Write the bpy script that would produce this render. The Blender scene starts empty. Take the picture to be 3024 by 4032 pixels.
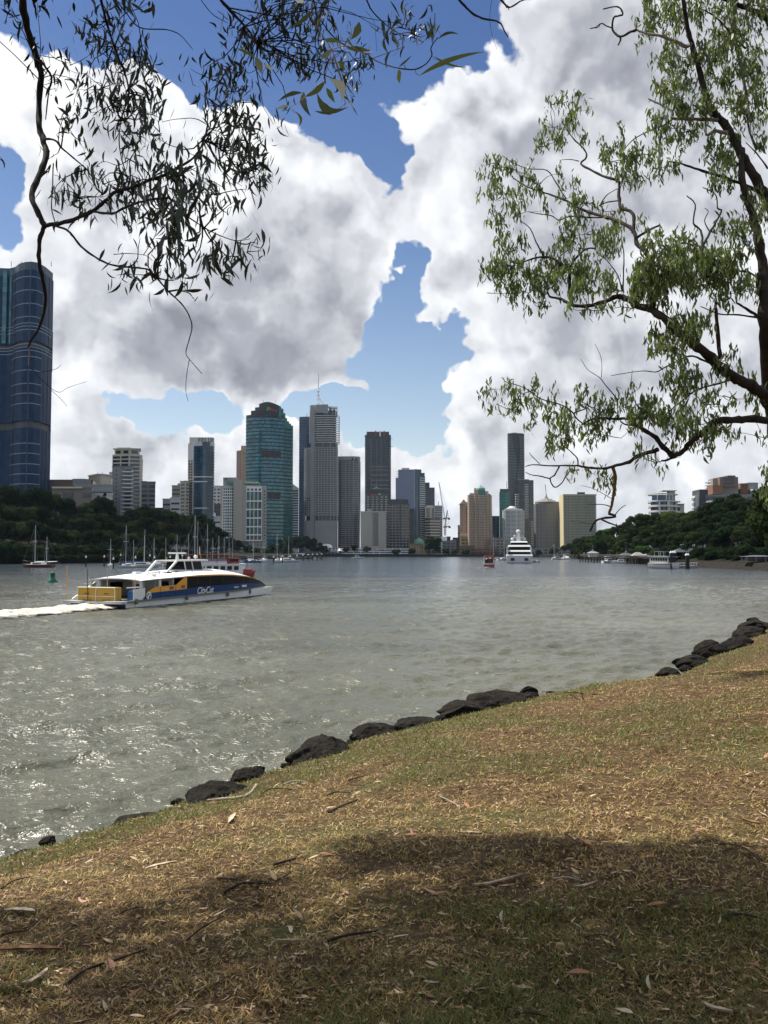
import bpy, bmesh, math, random
import numpy as np
from mathutils import Vector, Matrix
# ---------------------------------------------------------------- camera
R = math.radians
scene = bpy.context.scene
COL = scene.collection
F, CX, CY, HC = 3300.0, 1512.0, 2016.0, 5.5
PITCH = math.atan(158 / F)
cam_d = bpy.data.cameras.new("camera"); cam = bpy.data.objects.new("camera", cam_d); COL.objects.link(cam)
cam.location = (0, 0, HC); cam.rotation_euler = (R(90) + PITCH, 0, 0)
cam_d.sensor_fit = 'VERTICAL'; cam_d.sensor_height = 36.0; cam_d.lens = 36.0 * F / 4032.0
cam_d.clip_start = 0.05; cam_d.clip_end = 20000
scene.camera = cam
def ray(u, v):
    zc = CY - v; x = u - CX
    return Vector((x, F * math.cos(PITCH) - zc * math.sin(PITCH), F * math.sin(PITCH) + zc * math.cos(PITCH)))
def P(u, v, d):
    r = ray(u, v); return Vector((0, 0, HC)) + r * (d / r.y)
def W(u, v, z=0.0):
    r = ray(u, v); return Vector((0, 0, HC)) + r * ((z - HC) / r.z)
def ZY(v, d): return P(CX, v, d).z
def XU(u, d): return (u - CX) / F * d * 0.9989
# ---------------------------------------------------------------- sun, sky, exposure
SUN_EL, SUN_AZ = R(60), R(-58)
SDIR = Vector((math.cos(SUN_EL) * math.sin(SUN_AZ), math.cos(SUN_EL) * math.cos(SUN_AZ), math.sin(SUN_EL)))
sd = bpy.data.lights.new("sun", 'SUN'); sd.energy = 5.0; sd.angle = R(0.53); sd.color = (1.0, 0.95, 0.86)
sun = bpy.data.objects.new("sun", sd); COL.objects.link(sun)
sun.rotation_euler = SDIR.to_track_quat('Z', 'Y').to_euler(); sun.location = (0, 0, 50)
scene.view_settings.view_transform = 'Standard'; scene.view_settings.look = 'None'
scene.view_settings.gamma = 1.0; scene.view_settings.use_curve_mapping = False
scene.view_settings.exposure = 0.55
scene.cycles.max_bounces = 5; scene.cycles.diffuse_bounces = 2; scene.cycles.glossy_bounces = 3
scene.cycles.transmission_bounces = 3; scene.cycles.transparent_max_bounces = 8
scene.cycles.use_denoising = True
scene.cycles.sample_clamp_indirect = 4.0; scene.cycles.sample_clamp_direct = 1.6
class NT:
    "small helper to write node trees"
    def __init__(s, tree): s.t = tree; s.n = tree.nodes; s.l = tree.links
    def node(s, typ, **kw):
        nd = s.n.new(typ)
        for k, v in kw.items(): setattr(nd, k, v)
        return nd
    def setin(s, sock, v):
        if isinstance(v, bpy.types.NodeSocket): s.l.new(v, sock)
        elif v is not None: sock.default_value = v
    def math(s, op, a, b=None, c=None, clamp=False):
        nd = s.node('ShaderNodeMath', operation=op); nd.use_clamp = clamp
        s.setin(nd.inputs[0], a)
        if b is not None: s.setin(nd.inputs[1], b)
        if c is not None: s.setin(nd.inputs[2], c)
        return nd.outputs[0]
    def vm(s, op, a, b=None):
        nd = s.node('ShaderNodeVectorMath', operation=op); s.setin(nd.inputs[0], a)
        if b is not None:
            if op == 'SCALE': s.setin(nd.inputs['Scale'], b)
            else: s.setin(nd.inputs[1], b)
        return nd.outputs['Value'] if op in ('LENGTH', 'DISTANCE', 'DOT_PRODUCT') else nd.outputs[0]
    def mr(s, v, a, b, c=0.0, d=1.0, smooth=False):
        nd = s.node('ShaderNodeMapRange'); nd.interpolation_type = 'SMOOTHSTEP' if smooth else 'LINEAR'
        for i, x in enumerate((v, a, b, c, d)): s.setin(nd.inputs[i], x)
        return nd.outputs[0]
    def noise(s, vec, scale, detail=4.0, rough=0.5, dist=0.0, color=False):
        nd = s.node('ShaderNodeTexNoise'); nd.inputs['Scale'].default_value = scale
        nd.inputs['Detail'].default_value = detail; nd.inputs['Roughness'].default_value = rough
        nd.inputs['Distortion'].default_value = dist
        if vec is not None: s.l.new(vec, nd.inputs['Vector'])
        return nd.outputs[1 if color else 0]
    def voro(s, vec, scale, detail=0.0, feature='F1', out='Distance', rand=1.0, smooth=None, rough=0.5):
        nd = s.node('ShaderNodeTexVoronoi', feature=feature); nd.inputs['Scale'].default_value = scale
        nd.inputs['Detail'].default_value = detail; nd.inputs['Roughness'].default_value = rough
        nd.inputs['Randomness'].default_value = rand
        if smooth is not None: nd.inputs['Smoothness'].default_value = smooth
        if vec is not None: s.l.new(vec, nd.inputs['Vector'])
        return nd.outputs[out]
    def ramp(s, f, stops, interp='LINEAR'):
        nd = s.node('ShaderNodeValToRGB'); cr = nd.color_ramp; cr.interpolation = interp
        while len(cr.elements) < len(stops): cr.elements.new(0.5)
        for e, (p, c) in zip(cr.elements, stops): e.position = p; e.color = (*c, 1) if len(c) == 3 else c
        s.setin(nd.inputs[0], f); return nd.outputs[0]
    def mix(s, f, a, b, blend='MIX'):
        nd = s.node('ShaderNodeMix', data_type='RGBA', blend_type=blend); s.setin(nd.inputs[0], f)
        s.setin(nd.inputs[6], (*a, 1) if isinstance(a, tuple) and len(a) == 3 else a)
        s.setin(nd.inputs[7], (*b, 1) if isinstance(b, tuple) and len(b) == 3 else b)
        return nd.outputs[2]
    def xyz(s, v):
        nd = s.node('ShaderNodeSeparateXYZ'); s.l.new(v, nd.inputs[0]); return nd.outputs
    def comb(s, x, y, z):
        nd = s.node('ShaderNodeCombineXYZ'); s.setin(nd.inputs[0], x); s.setin(nd.inputs[1], y); s.setin(nd.inputs[2], z)
        return nd.outputs[0]
world = bpy.data.worlds.new("World"); scene.world = world; world.use_nodes = True
wt = world.node_tree; wt.nodes.clear(); w = NT(wt)
tc = w.node('ShaderNodeTexCoord').outputs['Generated']
sky = w.node('ShaderNodeTexSky', sky_type='NISHITA'); sky.sun_disc = False
sky.sun_elevation = SUN_EL; sky.sun_rotation = SUN_AZ; sky.air_density = 1.0; sky.dust_density = 0.6; sky.ozone_density = 2.0
SKY_STRENGTH = 0.10
def skydir(px, py): return ray(px * 1.8228, py * 1.8228).normalized()
def blob_field(vec, blobs):
    "smooth union of soft ellipses given as sky directions (x, y, radius x, radius y, weight)"
    tot = None
    for (px, py, rx, ry, wt_) in blobs:
        d = skydir(px, py); k = 1.8228 / F * 0.93
        sub = w.vm('SUBTRACT', vec, tuple(d)); ax, az = 1 / (rx * k), 1 / (ry * k)
        ln = w.vm('LENGTH', w.vm('MULTIPLY', sub, (ax, (ax + az) / 2, az)))
        f = w.mr(ln, 1.45, 0.2, 0, wt_, smooth=True)
        tot = f if tot is None else w.math('ADD', tot, f)
    return tot
# blue openings between the clouds, as (x, y, half width, half height, weight) on a 1659-wide view of the scene
HOLES = [(720, 60, 330, 120, 1), (950, 60, 130, 90, 1), (520, 150, 180, 90, .9), (860, 130, 120, 75, 1), (700, 210, 130, 90, 1),
         (770, 285, 75, 75, .9), (830, 345, 45, 60, .8), (200, 35, 170, 75, 1.1), (350, 90, 120, 70, .9), (430, 160, 60, 50, .5), (15, 430, 55, 130, 1),
         (60, 340, 30, 50, .4), (60, 20, 90, 30, .6), (880, 560, 50, 75, .85), (850, 640, 75, 55, .9), (800, 740, 110, 65, 1),
         (900, 780, 110, 75, 1), (900, 880, 120, 70, .9), (780, 880, 130, 62, .95), (680, 850, 90, 40, .8), (920, 930, 80, 50, .6), (960, 700, 35, 50, .5),
         (310, 885, 85, 52, .95), (430, 855, 120, 42, .9), (370, 925, 40, 30, .4), (1645, 500, 55, 60, .5), (780, 920, 60, 40, .3), (480, 500, 0.1, 0.1, 0.0001)]
DARK = [(450, 730, 310, 95, .72), (300, 660, 200, 80, .2), (650, 560, 150, 100, .22), (400, 530, 200, 100, .08), (600, 770, 190, 50, .35), (780, 820, 90, 30, .25),
        (1300, 760, 280, 100, .5), (1270, 640, 200, 130, .35), (1380, 250, 300, 160, .3), (1250, 30, 160, 70, .35), (1180, 420, 120, 110, .25),
        (1500, 960, 220, 90, .4), (200, 905, 90, 50, .35), (1150, 560, 120, 100, .3), (1100, 300, 100, 90, .15), (550, 980, 70, 40, .2), (650, 470, 120, 60, .2)]
LIGHT = [(90, 200, 150, 150, .5), (430, 330, 210, 130, .5), (620, 420, 130, 90, .25), (860, 230, 110, 80, .5), (1040, 200, 120, 100, .35), (950, 600, 110, 110, .4),
         (1070, 750, 80, 80, .45), (760, 400, 110, 60, .3), (560, 880, 160, 60, .4), (930, 1000, 140, 60, .35), (160, 630, 80, 50, .3),
         (150, 780, 90, 60, .3), (1250, 930, 160, 80, .25), (800, 670, 60, 40, .35), (1120, 80, 110, 60, .2)]
n1 = w.noise(tc, 2.6, 3, 0.5, color=True); n2 = w.noise(tc, 9.0, 4, 0.62, color=True)
warp = w.vm('ADD', w.vm('SCALE', w.vm('SUBTRACT', n1, (.5, .5, .5)), 0.10), w.vm('SCALE', w.vm('SUBTRACT', n2, (.5, .5, .5)), 0.115))
wd = w.vm('ADD', tc, warp)
hole = w.math('MINIMUM', blob_field(wd, HOLES), 1.15)
far = w.mr(w.xyz(tc)[1], 0.55, 0.2, 0, 1, smooth=True)   # beyond the photographed part: scattered openings
hole = w.math('ADD', hole, w.math('MULTIPLY', far, w.mr(w.noise(wd, 1.6, 2), .45, .6, 0, 0.9)))
pv = w.voro(wd, 16.0, 1.0, 'F1', rough=0.5)
bil = w.mr(pv, 0.1, 0.75, 1.0, 0.0)
fb = w.noise(wd, 6.0, 5, 0.55)
fine = w.noise(tc, 34.0, 4, 0.6)
dens = w.math('SUBTRACT', 1.0, hole)
dens = w.math('ADD', dens, w.math('MULTIPLY', w.math('SUBTRACT', bil, 0.5), 0.36))
dens = w.math('ADD', dens, w.math('MULTIPLY', w.math('SUBTRACT', fb, 0.5), 1.15))
dens = w.math('ADD', dens, w.math('MULTIPLY', w.math('SUBTRACT', fine, 0.5), 0.55))
alpha = w.mr(dens, 0.41, 0.59, 0, 1, smooth=True)
# billow light: density here against density a step towards the sun
stepv = (SDIR - Vector((0, 1, .25)).normalized()).normalized()
tc2 = w.vm('ADD', wd, tuple(stepv * 0.030))
fb2 = w.noise(tc2, 6.0, 3, 0.5)
pv2 = w.voro(tc2, 16.0, 1.0, 'F1', rough=0.5)
lit = w.math('ADD', w.math('MULTIPLY', w.math('SUBTRACT', w.noise(wd, 6.0, 3, 0.5), fb2), 1.55), w.math('MULTIPLY', w.math('SUBTRACT', pv2, pv), 0.42))
edge = w.mr(dens, 0.45, 0.95, 0.14, 0.0)
sh = w.math('SUBTRACT', blob_field(wd, LIGHT), blob_field(wd, DARK))
sh = w.math('ADD', w.math('ADD', w.math('MULTIPLY', sh, 0.42), w.math('ADD', lit, edge)), 0.66)
sh = w.math('ADD', sh, w.math('MULTIPLY', w.math('SUBTRACT', w.noise(wd, 3.0, 3), 0.5), 0.28))
CLOUD = w.ramp(sh, [(0.10, (0.29, 0.30, 0.345)), (0.40, (0.45, 0.465, 0.52)), (0.65, (0.70, 0.715, 0.76)), (0.88, (0.92, 0.94, 0.97)), (1.0, (1.05, 1.06, 1.06))])
skyc = w.mix(1.0, sky.outputs[0], w.ramp(w.xyz(tc)[2], [(0.02, (1.25, 1.08, .92)), (0.20, (.92, .86, .82)), (0.34, (.60, .66, .74)), (0.54, (.38, .48, .66))]), 'MULTIPLY')
cl = w.mix(1.0, CLOUD, (0.70 / SKY_STRENGTH,) * 3, 'MULTIPLY')
colr = w.mix(alpha, skyc, cl)
bg = w.node('ShaderNodeBackground'); w.l.new(colr, bg.inputs[0]); bg.inputs[1].default_value = SKY_STRENGTH
wo = w.node('ShaderNodeOutputWorld'); w.l.new(bg.outputs[0], wo.inputs[0])
world.cycles.sampling_method = 'MANUAL'; world.cycles.sample_map_resolution = 256
# ---------------------------------------------------------------- object helpers
def tag(o, label=None, cat=None, group=None, kind=None):
    if label: o["label"] = label
    if cat: o["category"] = cat
    if group: o["group"] = group
    if kind: o["kind"] = kind
    return o
def empty(name, loc=(0, 0, 0), rz=0.0):
    o = bpy.data.objects.new(name, None); COL.objects.link(o); o.location = loc; o.rotation_euler = (0, 0, rz)
    o.empty_display_size = 0.2; return o
def link_mesh(name, me, parent=None, loc=None):
    o = bpy.data.objects.new(name, me); COL.objects.link(o)
    if parent is not None: o.parent = parent
    if loc is not None: o.location = loc
    return o
def children(o, _c={}): return list(o.children)
def copy_tree(o, parent=None):
    c = o.copy(); COL.objects.link(c); c.parent = parent
    for ch in o.children: copy_tree(ch, c)
    return c
class MB:
    "collects faces, then builds ONE mesh object"
    def __init__(s): s.v = []; s.f = []; s.m = []; s.sm = []; s.cur = 0
    def add(s, vs, fs, smooth=False):
        b = len(s.v); s.v.extend([tuple(p) for p in vs])
        for f in fs: s.f.append(tuple(b + i for i in f)); s.m.append(s.cur); s.sm.append(smooth)
        return s
    def box(s, x0, x1, y0, y1, z0, z1):
        return s.add([(x0, y0, z0), (x1, y0, z0), (x1, y1, z0), (x0, y1, z0), (x0, y0, z1), (x1, y0, z1), (x1, y1, z1), (x0, y1, z1)],
                     [(3, 2, 1, 0), (4, 5, 6, 7), (0, 1, 5, 4), (1, 2, 6, 5), (2, 3, 7, 6), (3, 0, 4, 7)])
    def obox(s, c, ax, hl, hw, z0, z1):
        "box centred at c (x, y), long axis angle ax, half length, half width"
        ca, sa = math.cos(ax), math.sin(ax); pts = []
        for a, b in ((-hl, -hw), (hl, -hw), (hl, hw), (-hl, hw)): pts.append((c[0] + a * ca - b * sa, c[1] + a * sa + b * ca))
        return s.prism(pts, z0, z1)
    def prism(s, pts, z0, z1, cap=True, smooth=False, top=None):
        n = len(pts); top = top or pts
        zt = z1 if isinstance(z1, (list, tuple)) else [z1] * n
        vs = [(p[0], p[1], z0) for p in pts] + [(p[0], p[1], zt[i]) for i, p in enumerate(top)]
        fs = [(i, (i + 1) % n, n + (i + 1) % n, n + i) for i in range(n)]
        s.add(vs, fs, smooth)
        if cap: s.add(vs, [tuple(range(n))[::-1], tuple(range(n, 2 * n))])
        return s
    def ring(s, pts, out, z0, z1):
        "thin slab following pts and standing proud of it by out (outer face, top, bottom)"
        n = len(pts); o = offset(pts, out)
        vs = [(*p, z0) for p in pts] + [(*p, z0) for p in o] + [(*p, z1) for p in o] + [(*p, z1) for p in pts]
        fs = []
        for i in range(n):
            j = (i + 1) % n
            fs += [(i, n + i, n + j, j)[::-1], (n + i, n + j, 2 * n + j, 2 * n + i), (2 * n + i, 2 * n + j, 3 * n + j, 3 * n + i)]
        return s.add(vs, fs)
    def tube(s, path, radii, n=6, cap=True, smooth=True):
        path = [Vector(p) for p in path]
        if not isinstance(radii, (list, tuple)): radii = [radii] * len(path)
        vs = []; up = None
        for i, p in enumerate(path):
            t = (path[min(i + 1, len(path) - 1)] - path[max(i - 1, 0)]).normalized()
            if up is None: up = Vector((0, 0, 1)) if abs(t.z) < .9 else Vector((1, 0, 0))
            a = t.cross(up).normalized(); up = a.cross(t).normalized()
            for k in range(n):
                an = 2 * math.pi * k / n; vs.append(p + (a * math.cos(an) + up * math.sin(an)) * radii[i])
        fs = [(i * n + k, i * n + (k + 1) % n, (i + 1) * n + (k + 1) % n, (i + 1) * n + k) for i in range(len(path) - 1) for k in range(n)]
        s.add(vs, fs, smooth)
        if cap: s.add(vs, [tuple(range(n))[::-1], tuple(range(len(vs) - n, len(vs)))])
        return s
    def lathe(s, prof, n=16, c=(0, 0, 0), smooth=True, sx=1, sy=1):
        vs = [(c[0] + r * math.cos(2 * math.pi * k / n) * sx, c[1] + r * math.sin(2 * math.pi * k / n) * sy, c[2] + z) for r, z in prof for k in range(n)]
        fs = [(i * n + k, i * n + (k + 1) % n, (i + 1) * n + (k + 1) % n, (i + 1) * n + k) for i in range(len(prof) - 1) for k in range(n)]
        s.add(vs, fs, smooth)
        return s
    def grid(s, rows, smooth=False, close=False):
        "rows of points, all the same length"
        m = len(rows[0]); vs = [p for r in rows for p in r]; fs = []
        for i in range(len(rows) - 1):
            for j in range(m if close else m - 1):
                k = (j + 1) % m; fs.append((i * m + j, i * m + k, (i + 1) * m + k, (i + 1) * m + j))
        return s.add(vs, fs, smooth)
    def build(s, name, mats, parent=None, loc=None):
        me = bpy.data.meshes.new(name); me.from_pydata(s.v, [], s.f); 
        for m in (mats if isinstance(mats, (list, tuple)) else [mats]): me.materials.append(m)
        if s.f:
            me.polygons.foreach_set('material_index', s.m); me.polygons.foreach_set('use_smooth', s.sm)
        me.update(); return link_mesh(name, me, parent, loc)
def offset(pts, d):
    n = len(pts); out = []
    for i in range(n):
        a, b, c = pts[i - 1], pts[i], pts[(i + 1) % n]
        e1 = Vector((b[0] - a[0], b[1] - a[1])).normalized(); e2 = Vector((c[0] - b[0], c[1] - b[1])).normalized()
        n1 = Vector((e1.y, -e1.x)); n2 = Vector((e2.y, -e2.x)); m = n1 + n2
        k = d / max(0.35, m.length_squared / 2) ; m = m * (k / 1.0) * 1.0
        out.append((b[0] + m.x * .5 * 1.0 * (1 if m.length == 0 else 1) + m.x * .0 + m.x * .5 * 0, b[1] + m.y * .5)) if False else out.append((b[0] + (n1.x + n2.x) * d / max(.5, 1 + n1.dot(n2)), b[1] + (n1.y + n2.y) * d / max(.5, 1 + n1.dot(n2))))
    return out
# ---------------------------------------------------------------- materials
MATS = {}
def mat(name, col, rough=0.7, metal=0.0, var=0.0, vscale=1.0, bump=0.0, bscale=8.0, spec=0.5, alpha=None, emis=None, trans=0.0, col2=None):
    if name in MATS: return MATS[name]
    if rough >= .8 and spec == 0.5: spec = .15
    m = bpy.data.materials.new(name); m.use_nodes = True; t = m.node_tree; b = t.nodes['Principled BSDF']; q = NT(t)
    b.inputs['Base Color'].default_value = (*col, 1); b.inputs['Roughness'].default_value = rough
    b.inputs['Metallic'].default_value = metal; b.inputs['Specular IOR Level'].default_value = spec
    oc = q.node('ShaderNodeTexCoord').outputs['Object']
    if var or col2:
        f = q.noise(oc, vscale, 4, 0.6)
        if col2: c = q.mix(q.mr(f, .35, .65), (*col, 1), (*col2, 1))
        else: c = q.mix(q.mr(f, .3, .7), tuple(x * (1 - var) for x in col), tuple(min(1, x * (1 + var)) for x in col))
        t.links.new(c, b.inputs['Base Color'])
    if bump:
        bp = q.node('ShaderNodeBump'); bp.inputs['Strength'].default_value = bump
        t.links.new(q.noise(oc, bscale, 5, 0.6), bp.inputs['Height']); t.links.new(bp.outputs[0], b.inputs['Normal'])
    if emis: b.inputs['Emission Color'].default_value = (*emis, 1); b.inputs['Emission Strength'].default_value = 1
    if trans: b.inputs['Transmission Weight'].default_value = trans
    MATS[name] = m; return m
def glass_mat(name, col, col2, sx=3.0, sz=3.4, rough=0.12, spec=0.6):
    "curtain wall: panes differ a little in tone, blinds and tilt"
    if name in MATS: return MATS[name]
    m = bpy.data.materials.new(name); m.use_nodes = True; t = m.node_tree; b = t.nodes['Principled BSDF']; q = NT(t)
    oc = q.node('ShaderNodeTexCoord').outputs['Object']
    x, y, z = q.xyz(oc)[:3]
    u = q.math('FLOOR', q.math('DIVIDE', q.math('ADD', x, q.math('MULTIPLY', y, 0.73)), sx)); vv = q.math('FLOOR', q.math('DIVIDE', z, sz))
    wn = q.node('ShaderNodeTexWhiteNoise'); t.links.new(q.comb(u, vv, 0.0), wn.inputs[0])
    f = q.math('ADD', q.math('MULTIPLY', wn.outputs[0], 0.55), q.math('MULTIPLY', q.noise(oc, 0.035, 3), 0.6))
    t.links.new(q.mix(q.mr(f, .3, .95), (*col, 1), (*col2, 1)), b.inputs['Base Color'])
    b.inputs['Roughness'].default_value = rough; b.inputs['Specular IOR Level'].default_value = spec
    bp = q.node('ShaderNodeBump'); bp.inputs['Strength'].default_value = 0.12; bp.inputs['Distance'].default_value = 0.5
    t.links.new(wn.outputs[0], bp.inputs['Height']); t.links.new(bp.outputs[0], b.inputs['Normal'])
    MATS[name] = m; return m
# ---------------------------------------------------------------- the river
def water_mat():
    m = bpy.data.materials.new("river_water"); m.use_nodes = True; t = m.node_tree; b = t.nodes['Principled BSDF']; q = NT(t)
    pos = q.node('ShaderNodeNewGeometry').outputs['Position']
    dist = q.xyz(pos)[1]
    s1 = q.vm('MULTIPLY', pos, (0.75, 1.0, 1.0))
    a = q.noise(s1, 0.9, 4, 0.55, 0.6); b2 = q.noise(s1, 3.2, 3, 0.6, 0.8); c2 = q.noise(pos, 0.22, 3, 0.5); c3 = q.noise(q.vm('MULTIPLY', pos, (.8, 1.3, 1)), 9.0, 2, 0.5)
    h = q.math('ADD', q.math('MULTIPLY', a, 0.42), q.math('MULTIPLY', b2, 0.12))
    h = q.math('ADD', h, q.math('MULTIPLY', c2, 0.9)); h = q.math('ADD', h, q.math('MULTIPLY', c3, 0.030))
    bp = q.node('ShaderNodeBump'); bp.inputs['Distance'].default_value = 1.0
    lane = q.mr(q.noise(q.vm('MULTIPLY', pos, (0.25, 1.0, 1.0)), 0.07, 3, 0.6), .35, .65, .55, 1.3)
    h = q.math('MULTIPLY', h, lane); t.links.new(h, bp.inputs['Height']); t.links.new(q.mr(q.math('LOGARITHM', q.math('MAXIMUM', dist, 5.0), 10.0), 0.9, 2.8, 0.9, 0.6), bp.inputs['Strength'])
    t.links.new(bp.outputs[0], b.inputs['Normal'])
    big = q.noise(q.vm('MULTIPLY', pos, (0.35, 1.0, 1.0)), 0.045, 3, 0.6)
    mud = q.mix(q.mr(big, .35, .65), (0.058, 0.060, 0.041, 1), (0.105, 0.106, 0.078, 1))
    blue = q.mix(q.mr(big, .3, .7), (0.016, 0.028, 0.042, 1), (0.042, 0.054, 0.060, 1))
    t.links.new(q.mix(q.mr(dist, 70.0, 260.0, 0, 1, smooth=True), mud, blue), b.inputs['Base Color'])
    t.links.new(q.mr(dist, 10.0, 120.0, 0.30, 0.14), b.inputs['Roughness']); b.inputs['IOR'].default_value = 1.33
    return m
rng = np.random.default_rng(7)
def waves(x, y):
    z = np.zeros_like(x); r = np.random.default_rng(3)
    for i in range(46):
        L = 0.35 * (1.13 ** (i % 23)) * (1 + .2 * r.random()); th = math.radians(-62 + 55 * r.standard_normal() * .6); k = 2 * math.pi / L
        ph = r.random() * 6.28; amp = 0.0078 * L ** 0.85
        w_ = np.sin(k * (x * math.cos(th) + y * math.sin(th)) + ph + 0.9 * np.sin(0.31 / L ** .5 * x + 0.23 / L ** .5 * y + i))
        z += amp * (1 - np.abs(w_)) * 1.6 if i % 2 else amp * w_
    return z
def grid_mesh(name, X, Y, Z, material, smooth=True, kind='structure'):
    ny, nx = X.shape; v = np.stack([X, Y, Z], -1).reshape(-1, 3)
    idx = np.arange(nx * ny).reshape(ny, nx)
    q = np.stack([idx[:-1, :-1], idx[:-1, 1:], idx[1:, 1:], idx[1:, :-1]], -1).reshape(-1, 4)
    me = bpy.data.meshes.new(name); me.vertices.add(len(v)); me.vertices.foreach_set('co', v.ravel().astype(np.float32))
    me.loops.add(q.size); me.loops.foreach_set('vertex_index', q.ravel().astype(np.int32)); me.polygons.add(len(q))
    me.polygons.foreach_set('loop_start', np.arange(0, q.size, 4, dtype=np.int32)); me.polygons.foreach_set('loop_total', np.full(len(q), 4, np.int32))
    me.polygons.foreach_set('use_smooth', np.full(len(q), smooth)); me.materials.append(material); me.update(calc_edges=True); me.validate()
    o = link_mesh(name, me); o["kind"] = kind; return o
WM = water_mat()
# fine sheet near the bank with real waves, merging into the flat river
Yr = np.concatenate([3 + 0.0 + np.cumsum(np.full(60, .1)), []]); d = [3.0]
while d[-1] < 240: d.append(d[-1] * 1.0075 + 0.02)
d = np.array(d); uu = np.linspace(-0.62, 0.62, 520)
Xg = d[:, None] * uu[None, :]; Yg = np.repeat(d[:, None], 520, 1)
cell = d * (uu[1] - uu[0]); fade = np.clip(1.15 - d / 240, 0, 1)[:, None]
ew = np.minimum(1, (0.62 - np.abs(uu)) / 0.06)[None, :]
Zg = waves(Xg, Yg) * fade * ew * np.clip((d - 3) / 2, 0, 1)[:, None]
near_water = grid_mesh("river_surface", Xg, Yg, Zg, WM)
wb = MB()
e0, e1 = d[-1], 0.62
wb.add([(-e1 * e0, e0, 0), (e1 * e0, e0, 0), (e1 * e0, 9000, 0), (-e1 * e0, 9000, 0)], [(0, 1, 2, 3)])
wb.add([(-9000, -60, 0), (-e1 * 3, -60, 0), (-e1 * 3, 3, 0), (-e1 * e0, e0, 0), (-e1 * e0, 9000, 0), (-9000, 9000, 0)], [(0, 1, 2, 3, 4, 5)])
wb.add([(e1 * 3, -60, 0), (9000, -60, 0), (9000, 9000, 0), (e1 * e0, 9000, 0), (e1 * e0, e0, 0), (e1 * 3, 3, 0)], [(0, 1, 2, 3, 4, 5)])
wb.add([(-e1 * 3, -60, 0), (e1 * 3, -60, 0), (e1 * 3, 3, 0), (-e1 * 3, 3, 0)], [(0, 1, 2, 3)])
tag(wb.build("river", WM), kind='structure')
# ---------------------------------------------------------------- the near bank
EDGE_UV = [(-900, 3640), (-420, 3500), (0, 3382), (260, 3300), (560, 3215), (720, 3155), (920, 3080), (1060, 3030), (1200, 2985), (1380, 2925), (1560, 2885), (1740, 2830), (1950, 2775),
           (2100, 2740), (2250, 2725), (2480, 2705), (2600, 2672), (2750, 2610), (2870, 2545), (3024, 2478), (3150, 2440)]
EDROP = 2.6
EDGE = [W(u, v, HC - EDROP).xy for u, v in EDGE_UV]
EDGE = [Vector((-16, 3.6)), Vector((-9, 4.2))] + EDGE[1:] + [Vector((32, 50)), Vector((60, 72)), Vector((120, 100))]
EA = np.array([(p.x, p.y) for p in EDGE])
def edge_dist(x, y):
    "signed distance to the bank edge, positive on the land side"
    best = np.full(np.shape(x), 1e9); sgn = np.ones(np.shape(x))
    for i in range(len(EA) - 1):
        a, b = EA[i], EA[i + 1]; ab = b - a; L2 = ab @ ab
        t = np.clip(((x - a[0]) * ab[0] + (y - a[1]) * ab[1]) / L2, 0, 1)
        dx, dy = x - a[0] - t * ab[0], y - a[1] - t * ab[1]; dd = np.hypot(dx, dy)
        cr = ab[0] * (y - a[1]) - ab[1] * (x - a[0]); m = dd < best
        best = np.where(m, dd, best); sgn = np.where(m, np.where(cr < 0, 1, -1), sgn)
    return best * sgn
def vnoise(x, y, s, seed=0):
    x = np.asarray(x, float) * s + 17.3 * seed; y = np.asarray(y, float) * s - 9.1 * seed
    xi, yi = np.floor(x).astype(np.int64), np.floor(y).astype(np.int64); fx, fy = x - xi, y - yi
    fx, fy = fx * fx * (3 - 2 * fx), fy * fy * (3 - 2 * fy)
    def h(a, b):
        n = (a * 374761393 + b * 668265263 + seed * 1442695) & 0x7fffffff; n = ((n ^ (n >> 13)) * 1274126177) & 0x7fffffff
        return ((n ^ (n >> 16)) & 0xffff) / 65535.0
    return (h(xi, yi) * (1 - fx) + h(xi + 1, yi) * fx) * (1 - fy) + (h(xi, yi + 1) * (1 - fx) + h(xi + 1, yi + 1) * fx) * fy
def fbm(x, y, s, o=4, seed=0): return sum(vnoise(x, y, s * 2 ** i, seed + i) * 0.5 ** i for i in range(o)) / (2 - 0.5 ** (o - 1))
def ground_z(x, y, detail=True):
    x = np.asarray(x, float); y = np.asarray(y, float); s = edge_dist(x, y)
    t = np.clip(s / 6.5, 0, 1); rise = 1.0 * (1 - (1 - t) ** 1.8) + 0.035 * np.clip(s - 6.5, 0, 40)
    z = HC - EDROP + rise + (fbm(x, y, .35, 3, 5) - .5) * .22
    if detail: z = z + (fbm(x, y, 3.5, 3, 9) - .5) * 0.075
    e = s + (fbm(x, y, 1.2, 3, 11) - .5) * .5
    drop = np.clip(-e, 0, 3.2); return np.where(e < 0, z - 0.12 - drop * 1.35, z - 0.12 * np.clip(1 - e / .35, 0, 1) ** 2)
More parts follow.
